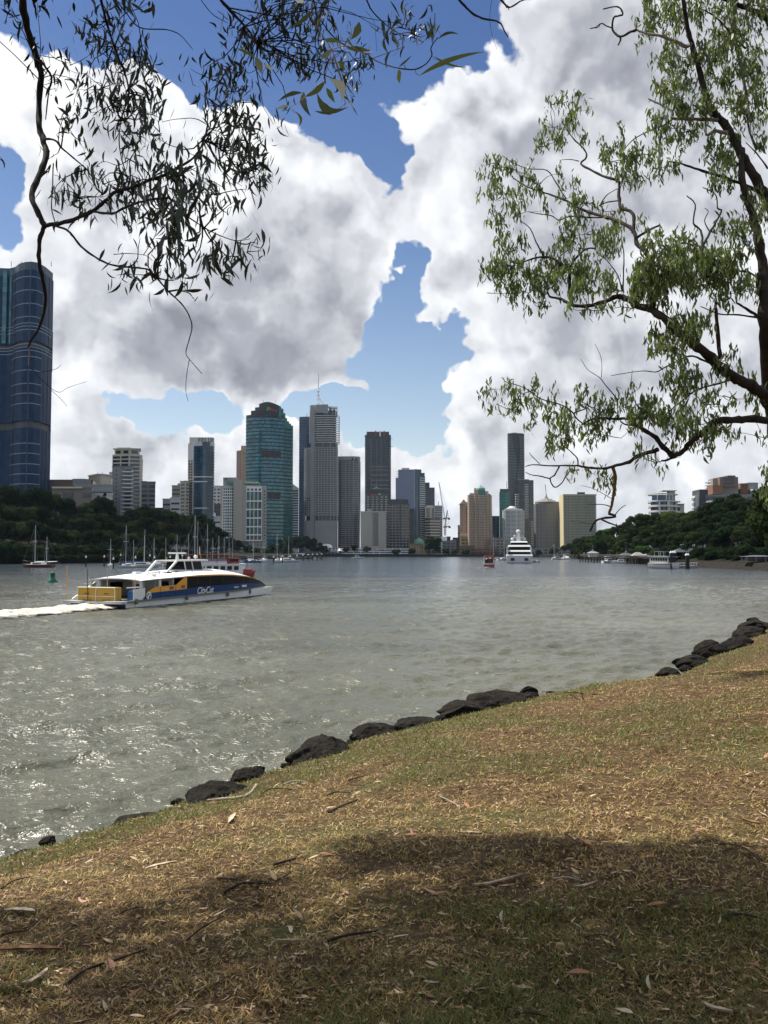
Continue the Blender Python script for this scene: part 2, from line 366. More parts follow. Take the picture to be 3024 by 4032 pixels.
def ground_mat():
    m = bpy.data.materials.new("bank_soil"); m.use_nodes = True; t = m.node_tree; b = t.nodes['Principled BSDF']; q = NT(t)
    pos = q.node('ShaderNodeNewGeometry').outputs['Position']
    n_a = q.noise(pos, 1.1, 4, .6); n_b = q.noise(pos, 22.0, 5, .7); n_c = q.noise(pos, 90.0, 3, .7); n_d = q.noise(pos, .45, 3, .5)
    soil = q.ramp(n_b, [(.25, (.018, .010, .005)), (.5, (.062, .036, .016)), (.62, (.14, .09, .04)), (.78, (.32, .225, .11))])
    grass = q.ramp(q.math('ADD', q.math('MULTIPLY', n_b, .5), q.math('MULTIPLY', n_c, .5)), [(.3, (.018, .024, .007)), (.5, (.055, .064, .018)), (.7, (.15, .145, .05))])
    f = q.mr(q.math('ADD', q.math('MULTIPLY', n_a, .6), q.math('MULTIPLY', n_d, .5)), .56, .74)
    c = q.mix(f, soil, grass)
    zf = q.mr(q.xyz(pos)[2], HC - EDROP - .35, HC - EDROP - .15)
    rock = q.ramp(q.noise(pos, 5.0, 5, .65), [(.35, (.012, .011, .010)), (.65, (.05, .045, .038))])
    t.links.new(q.mix(zf, rock, c), b.inputs['Base Color']); b.inputs['Roughness'].default_value = .9; b.inputs['Specular IOR Level'].default_value = .2
    bp = q.node('ShaderNodeBump'); bp.inputs['Strength'].default_value = .6; bp.inputs['Distance'].default_value = .03
    t.links.new(q.math('ADD', n_b, q.math('MULTIPLY', n_c, .5)), bp.inputs['Height']); t.links.new(bp.outputs[0], b.inputs['Normal'])
    return m
GM = ground_mat()
# land sheet: parameterised along the edge (i) and away from it (j) so the rim stays crisp
def resample(pts, step):
    out = [pts[0]]
    for a, b in zip(pts[:-1], pts[1:]):
        L = (b - a).length; n = max(1, int(L / step(a)));
        out += [a.lerp(b, k / n) for k in range(1, n + 1)]
    return out
ES = resample([Vector(e) for e in EA.tolist()], lambda p: 0.12 if p.length < 14 else .3 if p.length < 40 else 3)
EN = []
for i, p in enumerate(ES):
    t_ = (ES[min(i + 12, len(ES) - 1)] - ES[max(i - 12, 0)]).normalized(); EN.append(Vector((t_.y, -t_.x)))
offs = np.concatenate([np.linspace(-2.6, 0, 22), np.linspace(0.06, 8, 110), 8 + np.cumsum(np.linspace(.1, 3.2, 40))])
X = np.array([[p.x + n.x * o for o in offs] for p, n in zip(ES, EN)]); Y = np.array([[p.y + n.y * o for o in offs] for p, n in zip(ES, EN)])
GZ = ground_z(X, Y)
grid_mesh("ground", X, Y, GZ, GM)
# ---------------------------------------------------------------- far shores
def interp(xs, ys, x): return float(np.interp(x, xs, ys))
LS = [Vector((-900, 330)), W(-900, 2229).xy, W(-300, 2225).xy, W(0, 2221).xy, W(300, 2218).xy, W(600, 2214).xy, W(800, 2208).xy, W(1000, 2200).xy, W(1200, 2193.5).xy, W(1400, 2191).xy,
      W(1750, 2191).xy, W(2100, 2192).xy, W(2240, 2197).xy, W(2330, 2205).xy, W(2480, 2216).xy, W(2650, 2229).xy, W(2850, 2239).xy, W(3050, 2247).xy, W(3400, 2262).xy, Vector((300, 170)), Vector((900, 200))]
HILL = [22, 22, 22, 20, 16, 10, 7, 4, 2, 1, 1, 1, 2, 5, 9, 13, 16, 17, 17, 17, 17]
def shore_land():
    rows = []
    m = len(LS)
    for i, p in enumerate(LS):
        a, b = LS[max(i - 1, 0)], LS[min(i + 1, m - 1)]; t_ = (b - a).normalized(); n = Vector((-t_.y, t_.x))
        if i in (0, 1): n = Vector((-.2, 1)).normalized()
        if i > m - 3: n = Vector((.4, 1)).normalized()
        r = []
        for o, z in ((0, -1.5), (0.3, 2.3), (3.5, 2.6), (16, 3 + HILL[i] * .18), (40, 3 + HILL[i] * .6), (80, 3 + HILL[i] * .95), (160, 3 + HILL[i]), (400, 3 + HILL[i] * .5)):
            q = p + n * o; r.append((q.x, q.y, z + (random.random() - .5) * (.6 if o > 10 else .1)))
        q = p + n * 400; r.append((q.x * 2.2, q.y * 2 + 4000, 4)); rows.append(r)
    mb = MB(); mb.grid([list(x) for x in zip(*rows)], smooth=False); mb.f = [f for f in mb.f]
    return mb
random.seed(4)
o = shore_land().build("terrain", mat("far_soil", (.011, .012, .007), .95, var=.4, vscale=.08)); o["kind"] = 'structure'
# ---------------------------------------------------------------- building kit
def fp(front, depth=25.0, back=None):
    "footprint from the front points (view column, distance), closed at the back"
    pts = [(XU(u, d), d) for u, d in front]
    if back is None:
        a, b = pts[0], pts[-1]; k = max(a[1], b[1]) + depth
        back = [(b[0] * (k / b[1] if b[0] < 0 else 1), k), (a[0] * (k / a[1] if a[0] > 0 else 1), k)]
    else: back = [(XU(u, d), d) for u, d in back]
    return pts + back
def arcfp(u0, u1, d, bulge, depth=25, n=10, dl=0, dr=0):
    "curved front between two columns; bulge in metres towards the viewer"
    out = []
    for i in range(n + 1):
        t = i / n; u = u0 + (u1 - u0) * t; out.append((u, d + dl * (1 - t) + dr * t - bulge * math.sin(math.pi * t)))
    return fp(out, depth)
def centre(pts): return Vector((sum(p[0] for p in pts) / len(pts), sum(p[1] for p in pts) / len(pts)))
def loc(pts, c): return [(p[0] - c.x, p[1] - c.y) for p in pts]
class Tower:
    def __init__(s, name, label, cat, pts, group=None):
        s.c = centre(pts); s.e = empty(name, (s.c.x, s.c.y, 2.0)); tag(s.e, label, cat, group); s.d = min(p[1] for p in pts)
    def z(s, v, d=None): return ZY(v, d or s.d) - 2.0
    def body(s, pts, z0, z1, m, name='wall', z1list=None):
        return MB().prism(loc(pts, s.c), z0, z1list or z1).build(name, m, s.e)
    def floors(s, name, mesh_o, z0, z1, n, skip=()):
        "repeat one storey's mesh up the building"
        me = mesh_o.data; h = (z1 - z0) / n; bpy.data.objects.remove(mesh_o)
        for i in range(n):
            if i in skip: continue
            link_mesh(name, me, s.e, (0, 0, z0 + h * i))
    def slabs(s, pts, z0, z1, n, m, out=.5, th=.9, name='floor_slab', skip=()):
        s.floors(name, MB().ring(loc(pts, s.c), out, 0, th).build(name, m, s.e), z0, z1, n, skip)
    def rows(s, pts, z0, z1, n, m, w=2.2, gap=1.2, h=1.7, proud=.12, edges=None, name='window_row', skip=(), frame=None):
        L = loc(pts, s.c); mb = MB(); k = len(L)
        for i in range(k):
            if edges is not None and i not in edges: continue
            a, b = Vector(L[i]), Vector(L[(i + 1) % k]); e = b - a; ln = e.length
            if ln < w * .8: 
                if ln < 1.0: continue
            cnt = max(1, int((ln - gap * .5) / (w + gap))); pw = ln / cnt; t = e / ln; nn = Vector((t.y, -t.x)) * proud
            for j in range(cnt):
                c0 = a + t * (pw * j + (pw - w * pw / (w + gap)) / 2) ; c1 = c0 + t * (w * pw / (w + gap))
                p, q = c0 + nn, c1 + nn
                mb.add([(p.x, p.y, .6), (q.x, q.y, .6), (q.x, q.y, .6 + h), (p.x, p.y, .6 + h), (c0.x, c0.y, .6), (c1.x, c1.y, .6), (c1.x, c1.y, .6 + h), (c0.x, c0.y, .6 + h)],
                       [(0, 1, 2, 3), (1, 5, 6, 2), (4, 0, 3, 7), (3, 2, 6, 7), (4, 5, 1, 0)])
        s.floors(name, mb.build(name, m, s.e), z0, z1, n, skip)
    def columns(s, pts, z0, z1, m, step=4.0, w=.7, out=.45, edges=None, name='column', limit=60):
        L = loc(pts, s.c); k = len(L); per = []; acc = 0
        for i in range(k):
            if edges is not None and i not in edges: continue
            a, b = Vector(L[i]), Vector(L[(i + 1) % k]); ln = (b - a).length; cnt = max(1, round(ln / step)) if ln > step * .55 else (1 if acc + ln > step else 0)
            acc = 0 if cnt else acc + ln
            for j in range(cnt): per.append((a.lerp(b, (j) / cnt), math.atan2((b - a).y, (b - a).x)))
        for p, an in per[:limit]:
            MB().obox((0, 0), an, w / 2, out, 0, z1 - z0).build(name, m, s.e, (p.x, p.y, z0))
    def box(s, u0, u1, v0, v1, d, depth, m, name, out=0):
        "block between view columns u0..u1 and rows v0 (top)..v1 at distance d"
        x0, x1 = XU(u0, d) - s.c.x, XU(u1, d) - s.c.x; y = d - s.c.y
        return MB().box(x0, x1, y, y + depth, ZY(v1, d) - 2, ZY(v0, d) - 2).build(name, m, s.e)
    def rod(s, u, v0, v1, d, r, m, name='antenna', u1=None):
        return MB().tube([(XU(u, d) - s.c.x, d - s.c.y, ZY(v1, d) - 2), (XU(u1 if u1 is not None else u, d) - s.c.x, d - s.c.y, ZY(v0, d) - 2)], r, 5).build(name, m, s.e)
def text_mesh(s, size, m, name, parent, loc_, rot, depth=.1, shear=0.0, space=1.0, off=0.0):
    cu = bpy.data.curves.new(name, 'FONT'); cu.body = s; cu.size = size; cu.extrude = depth; cu.shear = shear; cu.space_character = space; cu.offset = off
    cu.align_x = 'CENTER'; cu.align_y = 'CENTER'; tmp = bpy.data.objects.new(name, cu); COL.objects.link(tmp)
    dg = bpy.context.evaluated_depsgraph_get(); me = bpy.data.meshes.new_from_object(tmp.evaluated_get(dg)); bpy.data.objects.remove(tmp)
    me.materials.clear(); me.materials.append(m); o = link_mesh(name, me, parent, loc_); o.rotation_euler = rot; return o
# wall colours
concrete = mat("concrete", (.26, .275, .285), .85, var=.12, vscale=.05); white = mat("white_render", (.62, .63, .62), .7, var=.06, vscale=.08)
cream = mat("cream_render", (.52, .49, .40), .8, var=.08, vscale=.08); beige = mat("beige_stone", (.42, .40, .34), .8, var=.08, vscale=.05)
grey = mat("grey_render", (.20, .21, .22), .8, var=.1, vscale=.05); darkgrey = mat("dark_cladding", (.06, .065, .075), .6, var=.15, vscale=.05)
peach = mat("peach_render", (.50, .36, .26), .8, var=.08, vscale=.05); teal = mat("teal_metal", (.05, .20, .18), .5, var=.1, vscale=.1)
yellow = mat("yellow_render", (.62, .54, .33), .8); brick = mat("red_brick", (.21, .115, .08), .9, var=.15, vscale=.3); brown = mat("brown_render", (.17, .13, .11), .8, var=.1, vscale=.1)
sand = mat("sandstone", (.32, .24, .14), .9, var=.15, vscale=.2); verd = mat("verdigris", (.14, .30, .22), .6, var=.1, vscale=.4)
greybrown = mat("grey_brown", (.26, .25, .23), .85, var=.1, vscale=.05); lav = mat("bluegrey_panel", (.20, .24, .34), .45, var=.08, vscale=.04)
wdark = glass_mat("window_dark", (.012, .018, .026), (.05, .065, .085), 2.5, 3.3); wteal = glass_mat("window_teal", (.015, .06, .06), (.05, .14, .14), 2.5, 3.3)
gteal = glass_mat("glass_teal", (.008, .085, .115), (.04, .24, .29), 3.0, 3.7); gtealg = glass_mat("glass_green", (.006, .10, .10), (.025, .19, .175), 3.0, 3.7)
gblue = glass_mat("glass_navy", (.006, .027, .072), (.012, .045, .110), 2.0, 3.6, rough=.45, spec=.12); gblue2 = glass_mat("glass_blue", (.012, .05, .10), (.03, .10, .17), 3, 3.6)
gdark = glass_mat("glass_black", (.008, .012, .018), (.03, .042, .055), 2.2, 3.3); gslate = glass_mat("glass_slate", (.03, .05, .08), (.07, .10, .14), 2.2, 3.3)
red = mat("red_paint", (.36, .05, .035), .5); wpaint = mat("white_paint", (.78, .79, .80), .4); steel = mat("grey_steel", (.22, .23, .25), .5); black = mat("black_rubber", (.015, .015, .016), .6)
lightline = mat("pale_strip", (.22, .27, .34), .5)
# --- giant navy tower at the left edge
d = 620
pts = [(-202, d + 30), (-122, d + 8), (-72, d + 4), (8, d + 6), (32, d + 3), (48, d - 4), (73, d - 8), (98, d - 9), (123, d - 7), (147, d - 1), (162, d + 4), (191, d + 18)]
F0 = fp(pts, 35); t = Tower("glass_tower", "giant navy blue glass tower with curved bay and thin pale strips at the left edge", "tower", F0)
zt = t.z(1045, d)
def inset(p, k): return offset(p, -k)
for z0, z1, pp in ((0, t.z(1690, d), F0), (t.z(1662, d), t.z(1372, d), F0), (t.z(1352, d), zt - 6, F0)): t.body(pp, z0, z1, gblue, 'glass_skin')
for va, vb in ((1690, 1662), (1372, 1352)): t.body(inset(F0, 1.5), t.z(va, d), t.z(vb, d), darkgrey, 'recess')
t.body(inset(F0, .6), zt - 6, zt, mat("crown_blue", (.03, .06, .10), .5), 'roof')
for u in (20, 60, 100, 140, 180): t.rod(u, 1030, 1050, d + 14, .25, steel, 'railing_post')
t.box(16, 30, 1064, 1352, d + 4.2, 1, gteal, 'glass_fin'); t.box(-12, 4, 1064, 1352, d + 4.2, 1, gteal, 'glass_fin')
bay = fp(pts[4:10], 5)
ln = MB().ring(loc(bay, t.c), .35, 0, .55).build('light_strip', lightline, t.e)
me = ln.data; bpy.data.objects.remove(ln)
for v in (1105, 1157, 1209, 1260, 1415, 1468, 1520, 1558, 1597, 1752, 1791, 1832, 1871, 1910, 1938): link_mesh('light_strip', me, t.e, (0, 0, t.z(v, d)))
full = MB().ring(loc(F0, t.c), .3, 0, .5).build('long_strip', lightline, t.e); me = full.data; bpy.data.objects.remove(full)
for v in (1285, 1297, 1310, 1366, 1378, 1391): link_mesh('long_strip', me, t.e, (0, 0, t.z(v, d)))
for u, dd in ((37, d), (98, d - 9.2), (149, d), (176, d + 10.5)): 
    x = XU(u, dd) - t.c.x
    for za, zb in ((0, t.z(1692, d)), (t.z(1660, d), t.z(1374, d)), (t.z(1350, d), zt - 6)): MB().box(x - .25, x + .25, dd - t.c.y - .35, dd - t.c.y + .8, za, zb).build('mullion', darkgrey, t.e)
# --- blocks on the left hill
def block(name, label, u0, u1, v, d, depth, wall, win, n, w=2.5, gap=1.0, h=1.6, skew=0, base=6, cat="building", edges=None, group=None, um=None, dm=0):
    fr = [(u0, d + skew), (u1, d)] if um is None else [(u0, d + dm), (um, d), (u1, d + dm)]
    pts = fp(fr, depth); t = Tower(name, label, cat, pts, group); z1 = t.z(v, d); t.body(pts, 0, z1, wall)
    if n: t.rows(pts, base, z1 - 1.0, n, win, w, gap, h, edges=edges)
    MB().ring(loc(pts, t.c), .3, z1 - .1, z1 + .9).build('parapet', wall, t.e)
    return t, pts, z1
t, p_, z1 = block("office_block", "low brown block with parapet just right of the giant tower", 190, 360, 1893, 640, 30, brown, wdark, 6, 3, 1.5, base=14)
t.box(280, 345, 1886, 1893, 650, 10, grey, 'roof_plant')
t, p_, z1 = block("office_block", "grey ribbon windowed block left of the cream stepped tower", 290, 440, 1912, 600, 30, concrete, wdark, 7, 30, 1.2, h=1.5, base=12)
t.box(282, 330, 1885, 1912, 612, 12, grey, 'roof_plant')
fr = arcfp(344, 436, 690, 14, 20, 12); t = Tower("round_building", "round cream drum with small square openings peeping above the grey blocks", "building", fr)
z1 = t.z(1868, 676); t.body(fr, 0, z1, cream); t.rows(fr, z1 - 12, z1 - 5, 1, wdark, 1.8, 1.5, 2.4); t.rows(fr, z1 - 17, z1 - 10, 1, wdark, 1.8, 1.5, 2.4)
MB().ring(loc(fr, t.c), .8, z1 - .3, z1 + .6).build('parapet', cream, t.e); t.box(425, 440, 1858, 1870, 690, 6, concrete, 'roof_plant'); t.rod(380, 1858, 1869, 690, .15, steel); t.rod(398, 1856, 1869, 690, .15, steel)
t, p_, z1 = block("office_block", "pale flat roofed block with two big dark openings above the trees", 200, 356, 1922, 540, 26, mat("taupe_render", (.21, .19, .17), .8), wdark, 0)
for a, b, c_, e_ in ((243, 283, 1938, 1975), (322, 354, 1940, 1957), (322, 354, 1980, 1990)): t.box(a, b, c_, e_, 539.6, .3, wdark, 'window')
t.box(200, 318, 1916, 1923, 538.5, 20, cream, 'roof')
t, p_, z1 = block("office_block", "teal windowed white low block behind the dark conifer", 356, 440, 1948, 560, 20, white, wteal, 4, 8, 1.0, 1.6, base=14)
# cream stepped tower
d = 720; pts = fp([(437, d), (503, d - 3), (548, d), (556, d + 6)], 22); t = Tower("apartment_tower", "cream stepped apartment tower with cornice standing over the left hill", "tower", pts)
z1 = t.z(1790, d); t.body(pts, 0, z1, cream); up = fp([(445, d + 1), (505, d - 1), (544, d + 1)], 18); zt = t.z(1769, d); t.body(up, z1, zt, cream, 'upper_storeys')
MB().ring(loc(up, t.c), 1.2, zt, zt + .8).build('cornice', cream, t.e)
t.box(455, 505, 1762, 1768, d + 3, 8, cream, 'roof_plant')
t.rows(pts, 18, z1 - 1, 21, wdark, 5.5, 1.0, 2.1, edges=(0, 1)); t.rows(up, z1 + .3, zt, 1, wdark, 3.5, 2.0, 2.6, edges=(0, 1))
t.slabs(pts, 18, z1 - 1, 21, white, .35, .5, 'balcony_edge')
# grey front tower
d = 640; pts = fp([(437, d + 3), (471, d), (480, d + 3), (519, d + 3)], 12); t = Tower("apartment_tower", "grey concrete tower with stacked pale balconies before the cream stepped tower", "tower", pts)
z1 = t.z(1838, d); t.body(pts, 0, z1, concrete); t.slabs(fp([(482, d + 2.4), (516, d + 2.4)], 4), 10, z1 - 1, 19, white, 1.0, .9, 'balcony')
t.rows(pts, 10, z1 - 1, 19, wdark, 3.5, 2, 2.0, edges=(2,)); t.rows(pts, 10, z1 - 1, 19, wdark, .8, 4.5, 1.0, edges=(0,)); MB().ring(loc(pts, t.c), .3, z1 - .1, z1 + .8).build('parapet', grey, t.e)
t, p_, z1 = block("apartment_block", "grey slab block with open stair end right of the cream tower", 552, 608, 1900, 700, 20, grey, wdark, 12, 4, .9, 1.9, base=14)
t.columns(p_, 10, z1, white, 9, .6, .5, edges=(0,)); t.box(555, 572, 1894, 1897, 702, 8, darkgrey, 'roof_canopy')
block("office_block", "small dark flat block low beside the trees in the left skyline gap", 606, 640, 2003, 720, 15, darkgrey, wdark, 3, base=10)
block("office_block", "small grey block with pale top band in the left skyline gap", 638, 672, 1967, 760, 15, concrete, wdark, 8, 6, .8, base=10)
block("office_block", "pale block with dark windows stepping up towards the framed glass tower", 668, 708, 1962, 750, 15, white, wdark, 8, 5, 1.2, base=10)
t, _, _ = block("office_block", "taupe tower block behind the small pale blocks of the left skyline gap", 674, 712, 1914, 820, 15, greybrown, wdark, 14, 8, 1, 1.5, base=10); t.box(696, 708, 1903, 1914, 825, 6, grey, 'roof_plant')
t, _, _ = block("apartment_tower", "beige tower with balconies hugging the left flank of the framed glass tower", 706, 742, 1896, 790, 18, beige, wdark, 18, 2.6, 1.5, 1.8, base=8, um=728, dm=4)
# framed glass tower with roof sign
d = 800; pts = fp([(736, d + 3), (757, d), (838, d), (841, d + 3)], 18); t = Tower("apartment_tower", "dark glass tower in a white frame with a rooftop name sign", "tower", pts)
zf = t.z(1745, d); t.body(pts, 0, zf, white, 'frame_wall'); t.box(741, 833, 1722, 1746, d + 1, 8, white, 'sign_panel')
gl = fp([(760, d - 1.5), (795, d - 3), (836, d - 1.5)], 1.2); zg = t.z(1757, d); t.body(gl, 0, zg, gblue2, 'glass_front'); t.box(793, 820, 1740, 1757, d - 1.5, 2, gdark, 'upper_glass')
t.rows(gl, 6, zg - 1, 34, gdark, 1.8, 2.6, 1.8, edges=(0, 1)); t.slabs(fp([(815, d - 2.0), (837, d - 1.6)], 1.0), 6, zg - 4, 34, darkgrey, .8, .8, 'balcony')
t.rows(pts, 6, zf - 16, 32, brown, 1.2, 1.0, 2.0, edges=(0,)); t.slabs(fp([(742, d + 1.8), (753, d + .4)], 1), 6, zf - 18, 32, brown, .7, 1.0, 'side_balcony')
for v in (1880, 1899, 2003): t.slabs(gl, t.z(v, d), t.z(v, d) + 1, 1, wpaint, .5, .8, 'white_band')
text_mesh("FELIX", 6.2, darkgrey, 'sign_lettering', t.e, (XU(806, d) - t.c.x, d + 0.8 - t.c.y, ZY(1733.5, d) - 2), (R(90), 0, 0), .15, space=1.05)
t.rod(757, 1745, 2040, d - .3, .5, wpaint, 'frame_edge')
block("apartment_block", "white lattice fronted block right of the framed glass tower", 836, 866, 1915, 900, 14, white, wdark, 14, 1.8, 1.5, 1.7, base=20)
block("office_block", "narrow black glass block below the white lattice block", 838, 866, 1988, 860, 10, gdark, wdark, 0)
t, p_, z1 = block("car_park", "white multi level car park behind the left bank trees", 815, 866, 2036, 800, 20, white, wdark, 6, 30, .6, 1.4, base=4); t.box(800, 836, 2018, 2036, 805, 14, white, 'roof_plant')
# ---------------------------------------------------------------- the central towers
# white hotel
d = 960; fr = [(866, d + 4), (878, d + 2)] + [(878 + 39 * i / 5, d + 2 - 3.2 * math.sin(math.pi * i / 5)) for i in range(1, 6)] + [(918, d), (954, d - 4), (968, d), (1048, d + 2)]
pts = fp(fr, 22); t = Tower("hotel", "white hotel with curved window bay and gridded glass front", "hotel", pts); z1 = t.z(1912, d)
t.body(pts, 0, z1, beige); pil = fp([(917, d - .6), (953, d - 4.6)], 8); t.body(pil, 0, t.z(1893, d), mat("warm_concrete", (.40, .38, .33), .85), 'pillar')
for a, b in ((968.5, 1030),):
    x0, x1 = XU(a, d) - t.c.x, XU(b, d) - t.c.x; y = d - t.c.y - 1.2
    MB().box(x0, x1, y + .4, y + 2, t.z(2130, d), t.z(1922, d)).build('glass_front', wteal, t.e)
    for i in range(5):
        xx = x0 + (x1 - x0) * i / 4; MB().box(xx - .35, xx + .35, y, y + 1, t.z(2130, d), t.z(1925, d)).build('white_mullion', wpaint, t.e)
    for v in (1922, 1973, 2006, 2040, 2074, 2106, 2128): MB().box(x0, x1, y - .1, y + 1, t.z(v + 2.5, d), t.z(v - 2.5, d)).build('white_transom', wpaint, t.e)
    for k in range(44):
        zz = t.z(2126 - k * 4.6, d); 
    MB().box(x0, x1, y - .2, y + 1, t.z(1937, d), t.z(1917, d)).build('upper_wall', wpaint, t.e)
    for i in range(4):
        xx = x0 + (x1 - x0) * (i + .5) / 4; MB().box(xx - 1.3, xx + 1.3, y - .35, y, t.z(1932, d), t.z(1924, d)).build('window', wdark, t.e)
t.rows(pts, 6, z1 - 4, 18, wdark, 1.4, 2.2, 1.7, edges=(9,), name='window_row'); t.rows(pts, 6, z1 - 4, 18, wdark, 1.3, 2.4, 1.5, edges=(7,))
bayf = fp(fr[1:7], 2); t.body(inset(bayf, -.3), t.z(2130, d), t.z(1922, d), wteal, 'bay_glass'); t.slabs(inset(bayf, -.3), t.z(2130, d), t.z(1922, d), 18, wpaint, .3, .9, 'bay_band'); t.columns(inset(bayf, -.3), t.z(2130, d), t.z(1922, d), wpaint, 2.6, .5, .4, name='bay_mullion')
t.box(960, 1018, 1897, 1917, d + 3, 10, teal, 'teal_roof'); t.box(962, 1016, 1897, 1903, d + 1.5, 5, cream, 'skylight'); t.box(876, 930, 1880, 1912, d + 8, 10, concrete, 'plant_tower'); t.box(884, 892, 1882, 1890, d + 7.6, .3, brick, 'round_emblem')
t.box(890, 912, 1897, 1908, d + 1, 5, teal, 'teal_canopy')
t.box(915, 975, 2131, 2185, d - 6, 12, darkgrey, 'lobby')
# peach slab behind
d = 1150; pts = fp([(928, d + 8), (945, d), (966, d)], 20); t = Tower("office_tower", "copper glass tower with dark left face behind the white hotel", "tower", pts); z1 = t.z(1764, d); t.body(pts, 0, t.z(1772, d), mat("copper_glass", (.50, .33, .22), .3, var=.15, vscale=.08))
t.body(fp([(946, d), (966, d)], 15), t.z(1772, d), t.z(1755, d), mat("copper_glass", (.5, .33, .22)), 'upper_storeys'); t.body(fp([(928, d + 7.4), (944.5, d - .4)], 5), 0, t.z(1775, d), mat("plum_glass", (.10, .05, .05), .3), 'dark_face')
t.rows(pts, 60, z1 - 4, 24, brown, 1.2, 7, 1.6, edges=(1,)); t.rod(950, 1752, 1757, d, .2, steel); t.rod(960, 1748, 1757, d, .2, steel)
# big teal glass tower
d = 1040
arc = [(965, d + 6)] + [(965 + 150 * i / 12, d + 6 - 10 * math.sin(math.pi * (i / 12) ** .85)) for i in range(1, 13)]
pts = fp(arc + [(1117, d + 6), (1150, d + 18)], 24); t = Tower("office_tower", "large teal glass tower with stepped dark crown and red roof sign", "tower", pts)
z1 = t.z(1645, d); t.body(fp(arc, 30), 0, z1, gteal, 'glass_front')
dk = mat("crown_dark", (.012, .020, .030), .35, var=.2, vscale=.1)
t.slabs(fp(arc, 30), 4, z1, 37, mat("spandrel_teal", (.006, .028, .045), .5), .35, 1.25, 'spandrel')
for u0, u1, vt, vb in ((965, 1150, 1640, 1652),): t.body(fp([(u, dd - .6) for u, dd in arc], 25), z1, t.z(1633, d), dk, 'crown_base')
for u0, u1, vt in ((984, 1106, 1616), (1000, 1104, 1603)): t.body(arcfp(u0, u1, d + 3, 7, 20, 8), t.z(1640, d), t.z(vt, d), dk, 'crown_step')
cr = arcfp(1016, 1101, d + 4, 6, 16, 8); zs = [t.z(1583 + 14 * (abs(i / 8 - .35) * 1.6) ** 1.6, d) for i in range(9)] + [t.z(1590, d)] * 2
t.body(cr, t.z(1616, d), 0, dk, 'crown_top', zs)
for u, vt in ((1104, 1605), (1112, 1622), (1119, 1640), (1127, 1652), (1135, 1660), (1143, 1667)):
    t.body(fp([(u, d + 5 + (u - 1104) * .3), (u + 8.6, d + 8 + (u - 1104) * .3)], 22), 0, t.z(vt, d), gtealg, 'side_wing')
t.body(fp([(1094, d + 1), (1104, d + 2)], 12), t.z(1645, d), t.z(1601, d), gtealg, 'side_wing')
t.slabs(fp([(1116, d + 7.5), (1151, d + 17)], 20), 4, t.z(1672, d), 35, mat("spandrel_teal", (.006, .022, .034)), .2, 1.2, 'spandrel')
for vv, (ua, ub) in ((1787, (1022, 1108)), (1950, (1046, 1106))):
    seg = [(u, dd - .9) for u, dd in arc if ua <= u <= ub]; bnd = fp(seg, 3); t.body(bnd, t.z(vv + 14, d), t.z(vv - 12, d), mat("louvre", (.05, .035, .035), .6), 'plant_louvre'); t.columns(bnd, t.z(vv + 14, d), t.z(vv - 12, d), darkgrey, 2.6, .5, .4, edges=range(len(seg) - 1), name='louvre_fin')
g = mat("green_sign", (.05, .45, .10), .5); MB().box(0, 1.5, -.2, .2, 0, 4).box(2.0, 3.8, -.2, .2, 1.2, 2.4).box(1.4, 3.4, -.2, .2, 2.9, 4.2).build('green_emblem', g, t.e, (XU(1048, d) - t.c.x, d - 8.6 - t.c.y + 4.6, t.z(1619, d)))
sg = MB()
for i_, (a_, b_, h0, h1) in enumerate(((0, .9, 0, 3.6), (.9, 1.9, 1.5, 3.4), (1.2, 2.0, -.2, 1.3), (2.5, 3.1, -.3, 2.7), (3.5, 4.2, -.5, 1.9), (4.2, 4.8, 1.0, 2.1), (5.2, 5.9, -.9, 1.6), (5.9, 6.6, .6, 1.4), (7.0, 7.6, -1.4, 1.2), (7.9, 8.5, -1.5, .8), (8.5, 8.9, -2.4, -.4))): sg.box(a_, b_, 0, .3, h0, h1)
sg.build('red_lettering', mat("red_sign", (.60, .02, .05), .5), t.e, (XU(1059, d) - t.c.x, d - 4.9 - t.c.y, t.z(1619, d)))
for u in (1034, 1080): t.rod(u, 1572, 1586, d + 6, .2, steel)
# white striped sliver
d = 1100; pts = fp([(1147, d), (1175, d)], 20); t = Tower("office_tower", "narrow white tower with dark stripes and sloping top between the glass towers", "tower", pts)
za, zb = t.z(1902, d), t.z(1922, d); t.body(pts, 0, 0, white, 'wall', [za, zb, zb, za]); t.rows(pts, 8, zb - 2, 24, wdark, 6.2, .8, 1.7, edges=(0,))
# dark blue tower
d = 1220; pts = fp([(1176, d + 4), (1204, d), (1228, d + 2)], 25); t = Tower("office_tower", "slim navy glass tower behind the left side of the masted concrete tower", "tower", pts)
t.body(pts, 0, t.z(1640, d), gblue2, 'glass_skin'); t.slabs(pts, 6, t.z(1646, d), 46, gblue, .2, 1.3, 'spandrel', ); t.rod(1206, 1628, 1642, d, .9, wpaint, 'flue'); t.body(fp([(1203, d - .5), (1206, d - .5)], 2), 0, t.z(1642, d), darkgrey, 'mullion')
